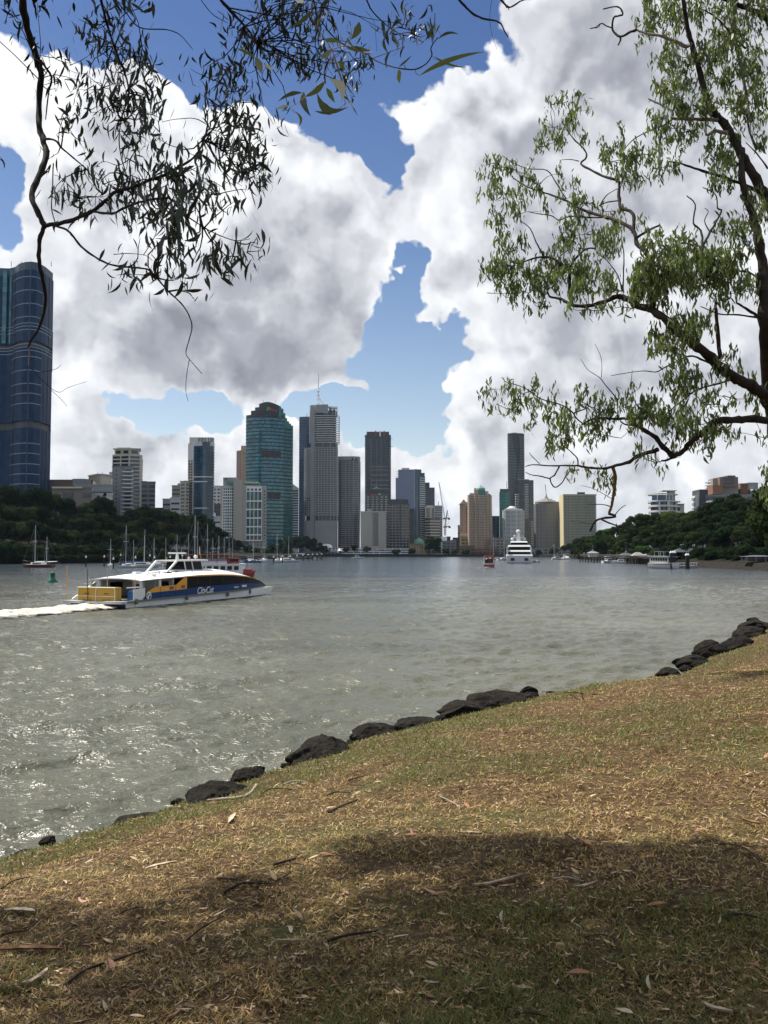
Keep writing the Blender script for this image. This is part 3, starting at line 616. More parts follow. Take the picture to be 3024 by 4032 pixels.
# masted concrete tower
d = 1100
lo = fp([(1196, d + 10), (1198, d + 6), (1206, d + 3), (1222, d), (1238, d - 1), (1240, d - 3.5), (1300, d - 5), (1326, d - 2), (1329, d + 3)], 24)
up = fp([(1217, d + 4), (1220, d + 1), (1238, d - 1), (1240, d - 3.5), (1300, d - 5), (1324, d - 2), (1328, d + 3)], 22)
t = Tower("office_tower", "tallest concrete tower with rounded corners and a tall roof mast", "tower", lo)
gb = fp([(1198, d + 11), (1240, d - 2.8), (1300, d - 4.2), (1326, d - 1)], 22)
za, zb, zc, zd, ze = t.z(2050, d), t.z(2030, d), t.z(1764, d), t.z(1744, d), t.z(1630, d)
ztop = t.z(1595, d); C1 = mat("tower_concrete", (.30, .305, .315), .85, var=.1, vscale=.04)
t.body(lo, 0, za, C1, 'podium'); t.body(inset(lo, 2.0), za, zb, wdark, 'recess'); t.columns(inset(lo, .3), za, zb, C1, 5, .7, .8, edges=range(9))
t.body(inset(lo, .7), zb, zc, wdark, 'glass_body'); t.slabs(inset(lo, .7), zb, zc, 30, C1, .9, 1.15); t.columns(inset(lo, .7), zb, zc + 1, C1, 3.7, .9, .75, edges=range(1, 9))
t.body(fp([(1222, d - .6), (1238, d - 2.0)], 4), za, ztop - 3, C1, 'pier'); t.body(fp([(1197, d + 6), (1222, d - .4)], 6), t.z(1960, d), zc, C1, 'shoulder_wall')
for i in range(26): MB().ring(loc(fp([(1199, d + 5.4), (1221, d - .8)], 2), t.c), .25, 0, .5).build('shadow_line', grey, t.e, (0, 0, t.z(1958 - i * 7.4, d)))
t.body(inset(up, 2.0), zc, zd, wdark, 'sky_lobby'); t.columns(inset(up, .6), zc, zd, C1, 8, .8, .8, edges=range(2, 7)); t.slabs(up, zc - .4, zc + .6, 1, C1, .3, 1.0, 'ledge')
t.body(inset(up, 1.6), zd, ze, gdark, 'apartment_glass'); t.slabs(fp([(1240, d - 2.5), (1300, d - 4), (1324, d - 1), (1334, d + 2)], 14), zd, ze, 13, white, .8, .75, 'balcony'); t.slabs(fp([(1217, d + 4), (1220, d + 1), (1237, d - 1)], 14), zd, ze, 26, C1, .2, .8, 'side_slab')
t.body(up, ze, ztop - 8, C1, 'upper_wall'); t.body(fp([(1217, d + 4), (1220, d + 1), (1238, d - 1), (1240, d - 3.5), (1290, d - 5.2)], 20), ztop - 12, ztop, C1, 'crown_wall')
t.box(1293, 1305, 1613, 1633, d - 5.5, 1, wdark, 'opening'); t.box(1309, 1318, 1613, 1633, d - 4.4, 1, wdark, 'opening'); t.body(fp([(1290, d - 5), (1327, d + 1)], 14), ztop - 9, ztop - 8, C1, 'slab'); 
t.body(fp([(1290, d - 5), (1327, d + 1)], 14), ztop - 3.5, ztop - 2, wpaint, 'crown_beam')
for u in (1306, 1319, 1326): t.box(u, u + 2, 1600, 1632, d - 4, 1, wpaint, 'crown_post')
t.box(1243, 1272, 1625, 1629, d - 5.6, .5, wdark, 'vent')
m_ = MB(); mx = XU(1249, d) - t.c.x; zz = [t.z(v, d) for v in (1594, 1540, 1536, 1466)]
m_.tube([(mx, 0, zz[0]), (mx, 0, zz[1])], .8, 8); m_.tube([(mx, 0, zz[1]), (mx, 0, zz[3])], [.75, .6], 8); mo = m_.build('mast', wpaint, t.e)
for v in (1538, 1554, 1568, 1584):
    MB().lathe([(0, 0), (2.4, 0), (2.4, .8), (0, .8)], 10, smooth=False).build('dish_ring', wpaint, mo, (mx, 0, t.z(v, d)))
t.rod(1252, 1560, 1594, d + 6, .45, wpaint, 'mast_stay', u1=1251); MB().tube([(mx, 0, t.z(1558, d)), (XU(1278, d) - t.c.x, 2, t.z(1594, d))], .45, 5).tube([(mx, 0, t.z(1562, d)), (XU(1272, d) - t.c.x, 2, t.z(1594, d))], .3, 5).build('mast_stay', wpaint, t.e)
# neighbour gridded tower
d = 1120; pts = fp([(1330, d), (1390, d - 2), (1412, d + 1), (1418, d + 8)], 24); t = Tower("office_tower", "gridded concrete tower adjoining the right side of the masted tower", "tower", pts)
z1 = t.z(1812, d); t.body(inset(pts, .6), 0, z1, wdark, 'glass_body'); t.slabs(inset(pts, .6), 8, z1, 42, C1, 1.0, 1.0); t.columns(inset(pts, .6), 4, z1, C1, 5, .7, .7, edges=(0, 1, 2)); t.body(pts, z1, t.z(1797, d), C1, 'parapet_wall')
t.box(1384, 1392, 1803, 1811, d - 2.4, 1, wdark, 'opening'); t.box(1398, 1406, 1803, 1811, d - 1.2, 1, wdark, 'opening'); t.rod(1342, 1788, 1797, d + 8, .2, steel); t.rod(1380, 1786, 1797, d + 8, .2, steel)
# dark tower under construction
d = 1300; pts = fp([(1437, d), (1444, d - 2), (1530, d - 2), (1539, d)], 26); t = Tower("office_tower", "dark tower still under construction with red hoists at its top", "tower", pts)
z1 = t.z(1712, d); t.body(pts, 0, z1, gdark, 'glass_skin'); t.body(fp([(1443, d - 1), (1532, d - 1)], 22), z1, t.z(1700, d), darkgrey, 'crown'); t.slabs(pts, 6, z1, 70, darkgrey, .2, 1.1, 'spandrel')
for v in (1851, 1871, 1891, 1910, 1925, 1838): t.box(1462, 1530, v - 2, v + 1, d - 2.8, .8, concrete, 'pale_band')
for u in (1459, 1462, 1482, 1500, 1532): t.box(u, u + 1.2, 1730, 1990, d - 2.7, .6, steel, 'hoist_rail')
for u, c in ((1476, red), (1494, wpaint), (1510, red)): t.box(u, u + 5, 1696, 1718, d - 4, 2, c, 'hoist')
for v, a, b in ((1718, 1432, 1450), (1727, 1526, 1546), (1757, 1530, 1548), (1750, 1434, 1440)): t.box(a, b, v, v + 1.5, d - 3, 1, darkgrey, 'catch_fan')
# dark tower with white lattice in front
d = 1180; pts = fp([(1440, d), (1530, d)], 20); t = Tower("office_tower", "black tower with white dashed lattice and small red sign before the construction tower", "tower", pts)
z1 = t.z(1945, d); t.body(pts, 0, z1, gdark, 'glass_skin'); t.body(fp([(1456, d + 3), (1518, d + 3)], 12), z1, t.z(1925, d), darkgrey, 'crown'); t.rows(pts, 10, z1 - 2, 22, wpaint, 2.6, 2.6, .7, edges=(0,), name='white_dash'); t.columns(pts, 6, z1, grey, 8, .5, .5, edges=(0,))
t.box(1462, 1471, 1944, 1953, d - .6, .4, mat("red_sign", (.75, .02, .04)), 'red_sign'); t.box(1490, 1500, 1944, 1947, d - .6, .4, wpaint, 'white_sign')
MB().tube([(XU(1457, d) - t.c.x, 0, t.z(1934, d)), (XU(1482, d) - t.c.x, 0, t.z(1916, d)), (XU(1506, d) - t.c.x, 0, t.z(1934, d))], .5, 5).build('roof_truss', steel, t.e); t.rod(1482, 1900, 1925, d, .3, steel)
# beige block
d = 1060; pts = fp([(1420, d + 2), (1466, d), (1520, d + 4)], 20); t = Tower("office_block", "plain beige block with tall dark slots on the waterfront", "building", pts); z1 = t.z(2014, d); t.body(pts, 0, z1, beige)
for i in range(5): t.box(1467 + i * 4.8, 1469.8 + i * 4.8, 2018, 2150, d + .1 + i * .3, .8, wdark, 'window_slot')
t.box(1446, 1462, 2004, 2014, d + 5, 6, beige, 'roof_plant'); MB().ring(loc(pts, t.c), .25, z1 - .6, z1 + .4).build('parapet', cream, t.e)
# grey grid block
d = 1070; pts = fp([(1531, d + 3), (1573, d), (1612, d + 5)], 20); t = Tower("office_block", "dark windowed grid block with pale ledges right of the beige block", "building", pts); z1 = t.z(1984, d)
t.body(pts, 0, z1, gdark, 'glass_body'); t.slabs(pts, 8, z1, 16, greybrown, .5, 1.2); t.columns(pts, 2, z1, greybrown, 4.4, .8, .4, edges=(0, 1)); t.body(fp([(1534, d + 4), (1580, d + 3), (1608, d + 7)], 16), z1, t.z(1965, d), darkgrey, 'plant_storey')
t.body(fp([(1574, d - .8), (1579, d - .6)], 2), 0, t.z(1980, d), darkgrey, 'pier')
# lavender tower
d = 1240; pts = fp([(1558, d + 4), (1632, d), (1674, d + 10)], 26); t = Tower("office_tower", "blue grey panelled tower with stepped right shoulder", "tower", pts); z1 = t.z(1880, d)
t.body(fp([(1558, d + 4), (1632, d)], 26), 0, z1, lav, 'left_face'); t.body(fp([(1568, d + 4), (1632, d)], 24), z1, t.z(1848, d), lav, 'upper_block'); t.body(fp([(1632.2, d), (1660, d + 6)], 20), 0, t.z(1847, d), gblue2, 'glass_face'); t.body(fp([(1650, d + 3), (1674, d + 10)], 18), 0, t.z(1872, d), gslate, 'right_wing')
t.slabs(fp([(1654, d + 3.6), (1674.5, d + 9.6)], 10), 6, t.z(1874, d), 34, white, .4, 1.1, 'pale_band'); t.body(fp([(1582, d + 5), (1612, d + 4)], 14), t.z(1849, d), t.z(1841, d), cream, 'roof_plant')
t.rows(fp([(1560, d + 3.9), (1631, d + .1)], 3), 8, t.z(1850, d), 44, mat("panel_joint", (.13, .17, .26), .5), 3, .8, .5, edges=(0,), name='panel_joint')
t.box(1661, 1673, 1862, 1872, d + 4, 8, darkgrey, 'roof_plant')
block("office_block", "dark slab block wedged between grid block and blue grey tower", 1610, 1632, 2006, 1110, 15, darkgrey, wdark, 14, 4, 2, 1.2)
t, p_, z1 = block("office_tower", "dark charcoal tower with stepped top behind the blue grey tower", 1674, 1712, 1922, 1330, 20, darkgrey, gslate, 34, 3, 1.2, 2.0); t.box(1674, 1692, 1900, 1922, 1332, 12, darkgrey, 'upper_block')
t, p_, z1 = block("apartment_tower", "white stepped apartment tower left of the tower crane", 1674, 1720, 1998, 1240, 18, cream, wdark, 22, 4, 2, 1.6); t.box(1680, 1706, 1990, 1998, 1242, 10, white, 'roof_plant')
d = 1200; pts = fp([(1712, d), (1742, d + 3)], 18); t = Tower("apartment_tower", "glassy apartment tower topped by a cyan hoist mast beside the crane", "tower", pts); z1 = t.z(1990, d); t.body(pts, 0, z1, gslate, 'glass_body'); t.slabs(pts, 6, z1 + 1, 26, white, .7, .8, 'balcony'); t.rod(1727, 1975, 2000, d, .5, mat("cyan_paint", (.02, .45, .6), .5), 'hoist_mast')
t, p_, z1 = block("office_block", "low office block with cream ledges below the white stepped tower", 1674, 1730, 2042, 1120, 18, gslate, wdark, 0, um=1694, dm=4); t.slabs(p_, 6, z1, 11, cream, .5, 1.3)
# tower cranes
def crane(label, u, vb, vt, jib, d, colr, cw):
    e = empty("tower_crane", (XU(u, d), d, 2.0)); tag(e, label, "crane"); z0, z1 = ZY(vb, d) - 2, ZY(vt, d) - 2; mb = MB(); s_ = 1.0
    for a, b in ((-s_, -s_), (s_, -s_), (s_, s_), (-s_, s_)): mb.tube([(a, b, z0), (a, b, z1)], .28, 4)
    for i in range(int((z1 - z0) / 3.0)):
        zz = z0 + i * 3.0; mb.tube([(-s_, -s_, zz), (s_, -s_, zz + 3)], .18, 3).tube([(s_, -s_, zz), (s_, s_, zz + 3)], .18, 3)
    mb.build('mast', colr, e); MB().box(-2.4, 2.4, -2, 2, z1, z1 + 2.2).box(2, 7, -1, 1, z1 + 1, z1 + 2.4).build('slewing_cab', steel, e); MB().box(4.5, 7.5, -1.2, 1.2, z1 - .5, z1 + 1.5).build('counterweight', darkgrey, e)
    a = Vector((0, 0, z1 + 2)); b = Vector((XU(jib[0], d) - XU(u, d), 0, ZY(jib[1], d) - 2)); mb = MB()
    for o_ in ((.8, 0, 0), (-.8, 0, 0), (0, 0, 1.4)): mb.tube([a + Vector(o_), b + Vector(o_) * .4], .25, 4)
    n = 18
    for i in range(n): mb.tube([a.lerp(b, i / n) + Vector((.8, 0, 0)), a.lerp(b, (i + .5) / n) + Vector((-.6, 0, 1)), a.lerp(b, (i + 1) / n) + Vector((.6, 0, 0))], .15, 3)
    mb.build('jib', colr, e); MB().tube([b, (5, 0, z1 + 7), (6, 0, z1 + 1)], .12, 3).tube([(0, 0, z1 + 2), (5, 0, z1 + 7)], .25, 4).build('luffing_stay', steel, e)
crane("tall luffing tower crane with long pale jib leaning left", 1751, 2105, 2045, (1729, 1899), 1150, wpaint, 1)
crane("second tower crane with short steep jib reaching up right", 1753, 2110, 2078, (1762, 2010), 1130, steel, 1)
t, _, _ = block("site_hut", "white site building at the foot of the cranes", 1738, 1760, 2116, 1090, 10, wpaint, wdark, 2, 2, 1.5); 
for i, (u0, u1, v, dd, wl, lb) in enumerate(((1758, 1774, 2115, 1150, darkgrey, "dark little block right of the crane foot"), (1776, 1796, 2128, 1140, greybrown, "low taupe block in the gap right of the cranes"), (1783, 1812, 2119, 1180, darkgrey, "low dark block with fence like roof in the skyline gap"), (1742, 1790, 2132, 1080, grey, "grey waterfront terrace block below the cranes"), (1803, 1813, 2070, 1250, concrete, "thin pale block touching the gabled peach tower"))):
    block("office_block", lb, u0, u1, v, dd, 12, wl, wdark, 3, 3, 1.5, 1.6)
# ---------------------------------------------------------------- right hand skyline
d = 1090; pts = fp([(1811, d + 6), (1828, d + 2), (1845, d)], 18); t = Tower("apartment_tower", "slender peach tower with gabled top left of the domed peach tower", "tower", pts); z1 = t.z(1985, d)
t.body(pts, 0, z1, peach); gx0, gx1 = XU(1811, d) - t.c.x, XU(1843, d) - t.c.x
MB().prism([(gx0, d + 4 - t.c.y), (gx1, d + 1 - t.c.y), (gx1, d + 16 - t.c.y), (gx0, d + 16 - t.c.y)], z1, [z1 + 1, z1 + 3, z1 + 3, z1 + 1], top=None).build('roof', peach, t.e)
g = MB(); xm = (gx0 + gx1) / 2; yy = d + .5 - t.c.y; g.add([(gx0, yy, z1), (gx1, yy, z1), (xm, yy, z1 + 6.5), (gx0, yy + 12, z1), (gx1, yy + 12, z1), (xm, yy + 12, z1 + 6.5)], [(0, 1, 2), (3, 5, 4), (1, 4, 5, 2), (0, 2, 5, 3)]); g.build('gable', peach, t.e)
for i in range(4):
    for zz0, zz1 in ((2070, 1992), (2098, 2074)): t.box(1814 + i * 7.4, 1816.6 + i * 7.4, zz1, zz0, d + 4.6 - i * 1.4, 1.2, brown, 'window_slot')
t.slabs(pts, t.z(2106, d), t.z(2100, d), 1, cream, .5, .8, 'ledge'); t.rows(pts, 4, t.z(2110, d), 5, wdark, 1.4, 1.6, 2, edges=(0, 1))
d = 1080; fr = [(1843, d + 4), (1848, d), (1868, d), (1872, d - 3), (1885, d - 4), (1887, d - 6), (1905, d - 6), (1907, d - 4), (1922, d - 3), (1932, d), (1938, d + 4)]
pts = fp(fr, 20); t = Tower("apartment_tower", "round shouldered peach apartment tower with green dome", "tower", pts); z1 = t.z(1948, d)
t.body(inset(pts, .4), 0, z1, wteal, 'glass_body'); t.slabs(inset(pts, .4), 6, z1, 34, mat("pale_peach", (.48, .36, .27), .8), .7, 1.2, 'balcony'); t.columns(inset(pts, .4), 2, z1, peach, 4.5, .8, .8, edges=range(10)); 
t.body(fp([(1843.5, d + 3), (1850, d - .6)], 3), 0, t.z(1950, d), peach, 'corner_pier'); t.body(fp([(1885, d - 5.2), (1888, d - 6.6)], 2), 0, z1, mat("greybrown_glass", (.12, .13, .13), .3), 'glass_pier'); t.body(fp([(1906, d - 5.4), (1910, d - 4.6)], 2), 0, t.z(2025, d), peach, 'corner_pier')
t.body(fp([(1850, d + 2), (1868, d + 2)], 14), z1, t.z(1941, d), cream, 'shoulder'); t.body(fp([(1868, d), (1884, d - 1)], 14), z1, t.z(1930, d), peach, 'shoulder'); t.body(fp([(1884, d - 2), (1912, d - 2)], 14), z1, t.z(1930, d), teal, 'shoulder'); t.body(fp([(1912, d), (1925, d)], 14), z1, t.z(1934, d), cream, 'shoulder'); t.body(fp([(1925, d + 2), (1932, d + 3)], 10), z1, t.z(1944, d), teal, 'shoulder')
t.body(fp([(1868, d + 2), (1881, d + 2)], 8), z1, t.z(1922, d), peach, 'corner_turret')
MB().lathe([(6.6, 0), (6.6, 3), (5.8, 4.6), (3.8, 5.8), (2.4, 6.0), (2.4, 7), (0, 7.4)], 20).build('dome', verd, t.e, (XU(1894, d) - t.c.x, d + 5 - t.c.y, t.z(1934, d))); t.rod(1894, 1908, 1918, d + 5, .2, steel)
block("office_block", "plain dark navy block between the peach and green glass towers", 1938, 1967, 2034, 1250, 15, darkgrey, gblue, 22, 3, 1, 1.6)
d = 1230; pts = fp([(1968, d), (1990, d - 3), (2010, d)], 20); t = Tower("office_tower", "green glass tower with dark cap left of the tallest wavy tower", "tower", pts); z1 = t.z(1937, d); t.body(pts, 0, z1, gtealg, 'glass_skin'); t.slabs(pts, 6, z1, 40, teal, .2, .8, 'spandrel'); t.body(fp([(1970, d + 1), (2006, d + 1)], 15), z1, t.z(1925, d), darkgrey, 'cap'); t.rod(1997, 1896, 1925, d, .4, steel)
# tall wavy tower
d = 1400; pts = fp([(2001, d + 8), (2004, d), (2034, d - 3), (2062, d + 1), (2068, d + 8)], 24); t = Tower("apartment_tower", "tallest dark tower on the right with wavy pale balcony edges", "tower", pts); z1 = t.z(1706, d)
t.body(pts, 0, z1, darkgrey); N = 74; h = (z1 - 8) / N
for i in range(N):
    f = i / N; a = 2005.0; b = 2019 + 17 * math.sin((f * 1.0 + .12) * 5.6) ** 2 if f > .35 else 2032
    mb = MB(); x0, x1 = XU(a, d) - t.c.x, XU(b, d) - t.c.x; x2, x3 = XU(2042 + 8 * math.sin(f * 9), d) - t.c.x, XU(2061, d) - t.c.x
    y0 = d - .9 - t.c.y; mb.add([(x0, y0, 0), (x1, y0 - 2.6, 0), (x1, y0 - 2.6, .95), (x0, y0, .95), (x0, y0 + 1.5, 0), (x1, y0 + 1.5, 0), (x1, y0 + 1.5, .95), (x0, y0 + 1.5, .95)], [(0, 1, 2, 3), (3, 2, 6, 7), (1, 5, 6, 2)])
    mb.add([(x2, y0 - 1.9, 0), (x3, y0 + .4, 0), (x3, y0 + .4, .95), (x2, y0 - 1.9, .95), (x2, y0 + 1.8, 0), (x3, y0 + 1.8, 0), (x3, y0 + 1.8, .95), (x2, y0 + 1.8, .95)], [(0, 1, 2, 3), (3, 2, 6, 7), (1, 5, 6, 2), (4, 0, 3, 7)])
    mb.build('balcony', concrete, t.e, (0, 0, 4 + h * i))
t.body(fp([(2018, d - 1), (2040, d - 2)], 10), z1, z1 + 1.2, wpaint, 'roof')
# dark tower with white lines
d = 1260; pts = fp([(2027, d + 2), (2042, d - 2), (2062, d - 3), (2103, d + 3)], 22); t = Tower("apartment_tower", "dark tower with stacks of short white balcony lines before the wavy tower", "tower", pts); z1 = t.z(1890, d); t.body(pts, 0, z1, gdark, 'glass_skin')
N = 42; h = (z1 - 6) / N
for k, (u0, u1, i0, i1) in enumerate(((2030, 2043, 12, 34), (2063, 2082, 19, 40), (2074, 2102, 3, 18), (2084, 2102, 19, 40))):
    x0, x1 = XU(u0, d) - t.c.x, XU(u1, d) - t.c.x; mo = MB().box(x0, x1, d - 4.3 - t.c.y + (2.2 if u0 > 2060 else 0) * (1 if k else 0) + (3.5 if u0 > 2070 else 0), d + 2 - t.c.y, 0, .9).build('balcony', white if k < 3 else grey, t.e); me = mo.data; bpy.data.objects.remove(mo)
    for i in range(i0, i1): link_mesh('balcony', me, t.e, (0, 0, 6 + h * i))
t.body(fp([(2040, d), (2085, d)], 12), z1, t.z(1887, d), concrete, 'roof')
# white round tower
d = 1080; pts = fp([(1980, d + 8), (1984, d + 3), (1992, d), (2012, d - 3), (2034, d - 3), (2054, d), (2062, d + 3), (2066, d + 8)], 20); t = Tower("apartment_tower", "white rounded apartment tower with saucer roof behind the big motor yacht", "tower", pts); z1 = t.z(2010, d)
t.body(inset(pts, .5), 0, z1, wteal, 'glass_body'); t.slabs(inset(pts, .5), 4, z1 + 1, 32, white, .8, .9, 'balcony'); t.columns(inset(pts, .5), 2, z1, white, 7, .8, .8, edges=range(7))
t.body(fp([(1986, d + 3), (2020, d), (2058, d + 3)], 14), z1, t.z(2003, d), white, 'roof'); MB().lathe([(6, 0), (7.2, 1.2), (7, 1.8), (4, 2.6), (4, 4), (1, 4.4), (0, 4.4)], 18).build('saucer_roof', white, t.e, (XU(2021, d) - t.c.x, d + 8 - t.c.y, t.z(2005, d)))
# grey brown tower with crown
d = 1090; pts = fp([(2104, d + 6), (2112, d + 1), (2150, d - 3), (2200, d - 2), (2212, d + 4)], 20); t = Tower("apartment_tower", "grey brown gridded tower with ringed octagonal crown", "tower", pts); z1 = t.z(1985, d)
t.body(inset(pts, .4), 0, z1, gslate, 'glass_body'); t.slabs(inset(pts, .4), 4, z1 + 1, 36, greybrown, .7, 1.1, 'balcony'); t.columns(inset(pts, .4), 2, z1, greybrown, 4.3, .8, .7, edges=range(5))
t.body(fp([(2108, d + 5), (2120, d + 1), (2196, d), (2206, d + 4)], 14), z1, t.z(1975, d), greybrown, 'crown_base'); MB().lathe([(14, 0), (12, 2.2), (9, 2.4), (7, 4.4), (3, 4.8), (1.2, 8), (.4, 9), (.25, 13), (0, 13)], 8, smooth=False).build('crown', greybrown, t.e, (XU(2158, d) - t.c.x, d + 10 - t.c.y, t.z(1976, d)))
# yellow slab tower
d = 1060; pts = fp([(2207, d + 14), (2221, d), (2348, d + 2)], 14); t = Tower("apartment_tower", "wide cream tower with sunlit yellow end wall", "tower", pts); z1 = t.z(1950, d)
fr = fp([(2222, d), (2262, d - 1), (2279, d + 1), (2300, d - 1.5), (2348, d + 1)], 12); t.body(fr, 0, z1, wteal, 'glass_body'); t.body(fp([(2206, d + 13.6), (2221.5, d - .9)], 14), 0, t.z(1946, d), yellow, 'end_wall')
t.slabs(fr, 4, z1 + 1, 36, mat("olive_cream", (.38, .37, .28), .8), .8, 1.1, 'balcony'); t.columns(fr, 2, z1, mat("olive_cream", (.38, .37, .28)), 4.6, .8, .8, edges=range(4)); t.body(fp([(2275, d + 4), (2306, d + 4)], 8), z1, t.z(1937, d), darkgrey, 'plant_room'); MB().ring(loc(fr, t.c), .8, z1, z1 + 1.4).build('parapet', cream, t.e)
t.box(2222, 2348, 2123, 2175, d - 2, 6, greybrown, 'podium')
# round white apartments on the right hill
d = 520; fr = arcfp(2557, 2680, d, 9, 16, 12, dr=4); t = Tower("apartment_block", "white curved apartment block with sweeping balconies on the right hill", "building", fr); za, zb = t.z(2046, d - 9), t.z(1972, d - 9)
t.body(inset(fr, 1.2), 0, zb, wdark, 'glass_body'); t.slabs(inset(fr, 1.2), za - 12, zb, 7, white, 1.4, 1.15, 'balcony'); t.columns(inset(fr, 1.2), 0, zb, white, 7, .9, 1.1, edges=range(12))
t.slabs(fr, zb - .2, zb + .6, 1, white, .4, .8, 'roof_slab'); upf = arcfp(2570, 2660, d + 2, 6, 10, 8); zt = t.z(1946, d - 9); t.body(upf, zb, zt, glass_mat("penthouse_glass", (.02, .05, .10), (.06, .12, .2), 2, 3), 'penthouse'); t.columns(upf, zb, zt, white, 5, .35, .3, edges=range(8))
t.slabs(arcfp(2558, 2668, d, 8, 8, 12), zt, zt + 1, 1, cream, .6, .7, 'roof'); t.box(2642, 2662, 1934, 1972, d + 4, 6, cream, 'lift_tower'); t.box(2612, 2668, 1930, 1933.5, d + 2, 8, cream, 'upper_roof'); t.box(2680, 2697, 1985, 2040, d + 5, 10, cream, 'side_wing'); t.box(2676, 2700, 1983, 1985.5, d + 4, 12, cream, 'side_roof')
# hill top apartments on the right
d = 430; pts = fp([(2738, d + 4), (2780, d), (3010, d - 4)], 22); t = Tower("apartment_block", "dark grey flat block with shuttered windows stepping along the right hill", "building", pts); z1 = t.z(1948, d); t.body(pts, 0, z1, concrete)
t.box(2739, 2757, 1952, 2020, d - 1.0, 5, white, 'end_wall'); t.box(2758, 2781, 1928, 2025, d - 2.0, 10, darkgrey, 'dark_tower'); t.box(2760, 2792, 1927, 1948, d + 1, 8, darkgrey, 'plant_room')
for u in (2789, 2833, 2875, 2950):
    for v in (1955, 1978): t.box(u, u + 33, v, v + 12, d - 4.5, .5, wdark, 'window')
for v in (1960, 1980, 2000): t.box(2735, 2741, v, v + 11, d - 2, 3, concrete, 'balcony')
d = 450; pts = fp([(2793, d + 8), (2812, d), (2912, d - 2)], 22); t = Tower("apartment_block", "grey and brick topmost block on the right hill skyline", "building", pts); z1 = t.z(1884, d); t.body(pts, 0, z1, greybrown); t.slabs(fp([(2793, d + 7.6), (2806, d + 3)], 6), t.z(1930, d), z1, 4, white, .8, .5, 'balcony')
t.box(2840, 2912, 1878, 1916, d - 4, 14, brown, 'upper_wall'); t.box(2872, 2902, 1872, 1879, d - 2, 8, darkgrey, 'plant_room'); t.box(2811, 2850, 1910, 1945, d - 8, 8, brick, 'brick_wing'); t.rows(fp([(2842, d - 4.1), (2910, d - 4.1)], 2), t.z(1914, d), t.z(1882, d), 2, wdark, 3, 2.4, 1.5, edges=(0,))
d = 456; pts = fp([(2822, d), (3005, d)], 12); t = Tower("apartment_block", "red brick terrace with pale balcony front above the grey hill block", "building", pts); z1 = t.z(1930, d); t.body(pts, 0, z1, brick); t.box(2852, 2922, 1917, 1926, d - 1.5, 8, mat("lit_cream", (.70, .66, .58), .8), 'roof_terrace'); t.box(2921, 2951, 1903, 1946, d - 2, 9, brick, 'brick_tower'); t.box(2951, 2990, 1900, 1930, d, 8, concrete, 'lift_block'); t.box(2968, 2985, 1926, 1945, d - 3, 3, wpaint, 'penthouse'); t.rows(pts, t.z(1946, d), z1, 1, wdark, 2.4, 1.6, 1.6, edges=(0,))
d = 395; t = Tower("house", "brick house with pale flat verandah roof among the right hill trees", "house", fp([(2820, d), (2850, d)], 8)); t.body(fp([(2820, d), (2852, d)], 8), 0, t.z(1976, d), brick); t.box(2816, 2858, 1968, 1975, d - 1.5, 10, concrete, 'roof')
d = 380; t = Tower("house", "verandah house with grey sloping roof at the right hill edge", "house", fp([(2930, d), (3000, d)], 8)); t.body(fp([(2942, d), (3000, d)], 8), 0, t.z(1980, d), brown); MB().prism(loc(fp([(2932, d - 3), (3010, d - 3)], 12), t.c), t.z(1984, d), [t.z(1983, d), t.z(1981, d), t.z(1966, d), t.z(1968, d)]).build('roof', concrete, t.e)
for i in range(6): t.rod(2934 + i * 8, 1990, 2008, d - 3, .12, wpaint, 'rail_post')
t.box(2925, 2985, 1993, 1995, d - 3.2, .3, wpaint, 'rail')
# ---------------------------------------------------------------- low waterfront
d = 1045; t = Tower("pavilion", "white pavilion with shallow dome on the far waterfront", "pavilion", fp([(1258, d), (1328, d)], 12)); t.body(fp([(1262, d), (1322, d)], 14), 0, t.z(2156, d), white); t.rows(fp([(1262, d), (1322, d)], 14), 4, t.z(2158, d), 2, wdark, 3, 1.2, 1.8, edges=(0,))
MB().lathe([(8, 0), (7.4, 2), (5, 3.6), (2, 4.4), (0, 4.6)], 20).build('dome', white, t.e, (XU(1282, d) - t.c.x, 2, t.z(2156, d))); MB().lathe([(3.5, 0), (0, 3.4)], 4, smooth=False).build('pointed_roof', wpaint, t.e, (XU(1338, d) - t.c.x, -3, t.z(2170, d))); t.box(1262, 1345, 2168, 2171, d - 3, 12, wpaint, 'awning'); t.rows(fp([(1262, d - 2), (1345, d - 2)], 2), 0.5, 4, 1, wdark, 3, 1.2, 2.2, edges=(0,), name='shopfront')
for lb, u0, u1, v0, dd in (("long white terrace building right of the domed pavilion", 1335, 1450, 2157, 1050), ("long white balconied terrace before the grid block", 1485, 1608, 2158, 1045), ("low grey arcade under the beige block", 1420, 1520, 2168, 1042)):
    t = Tower("terrace_building", lb, "building", fp([(u0, dd), (u1, dd)], 14)); z1 = t.z(v0, dd); t.body(fp([(u0, dd), (u1, dd)], 14), 0, z1, gdark, 'glass_body'); t.slabs(fp([(u0, dd), (u1, dd)], 14), 1.5, z1 + 1, 3 if z1 > 7 else 2, wpaint, .9, 1.0, 'balcony'); t.columns(fp([(u0, dd), (u1, dd)], 14), 0, z1, white, 9, .8, .6, edges=(0,))
d = 1060; t = Tower("customs_house", "sandstone hall with green copper dome behind the round waterfront tree", "building", fp([(1608, d), (1682, d)], 20)); z1 = t.z(2144, d); t.body(fp([(1610, d), (1680, d)], 20), 0, z1, sand); t.columns(fp([(1618, d - 1), (1660, d - 1)], 3), 2, z1 - 1, cream, 3, .9, .6, edges=(0,)); t.rows(fp([(1610, d), (1680, d)], 20), 2, z1 - 1, 2, wdark, 1.4, 2, 2.4, edges=(0,))
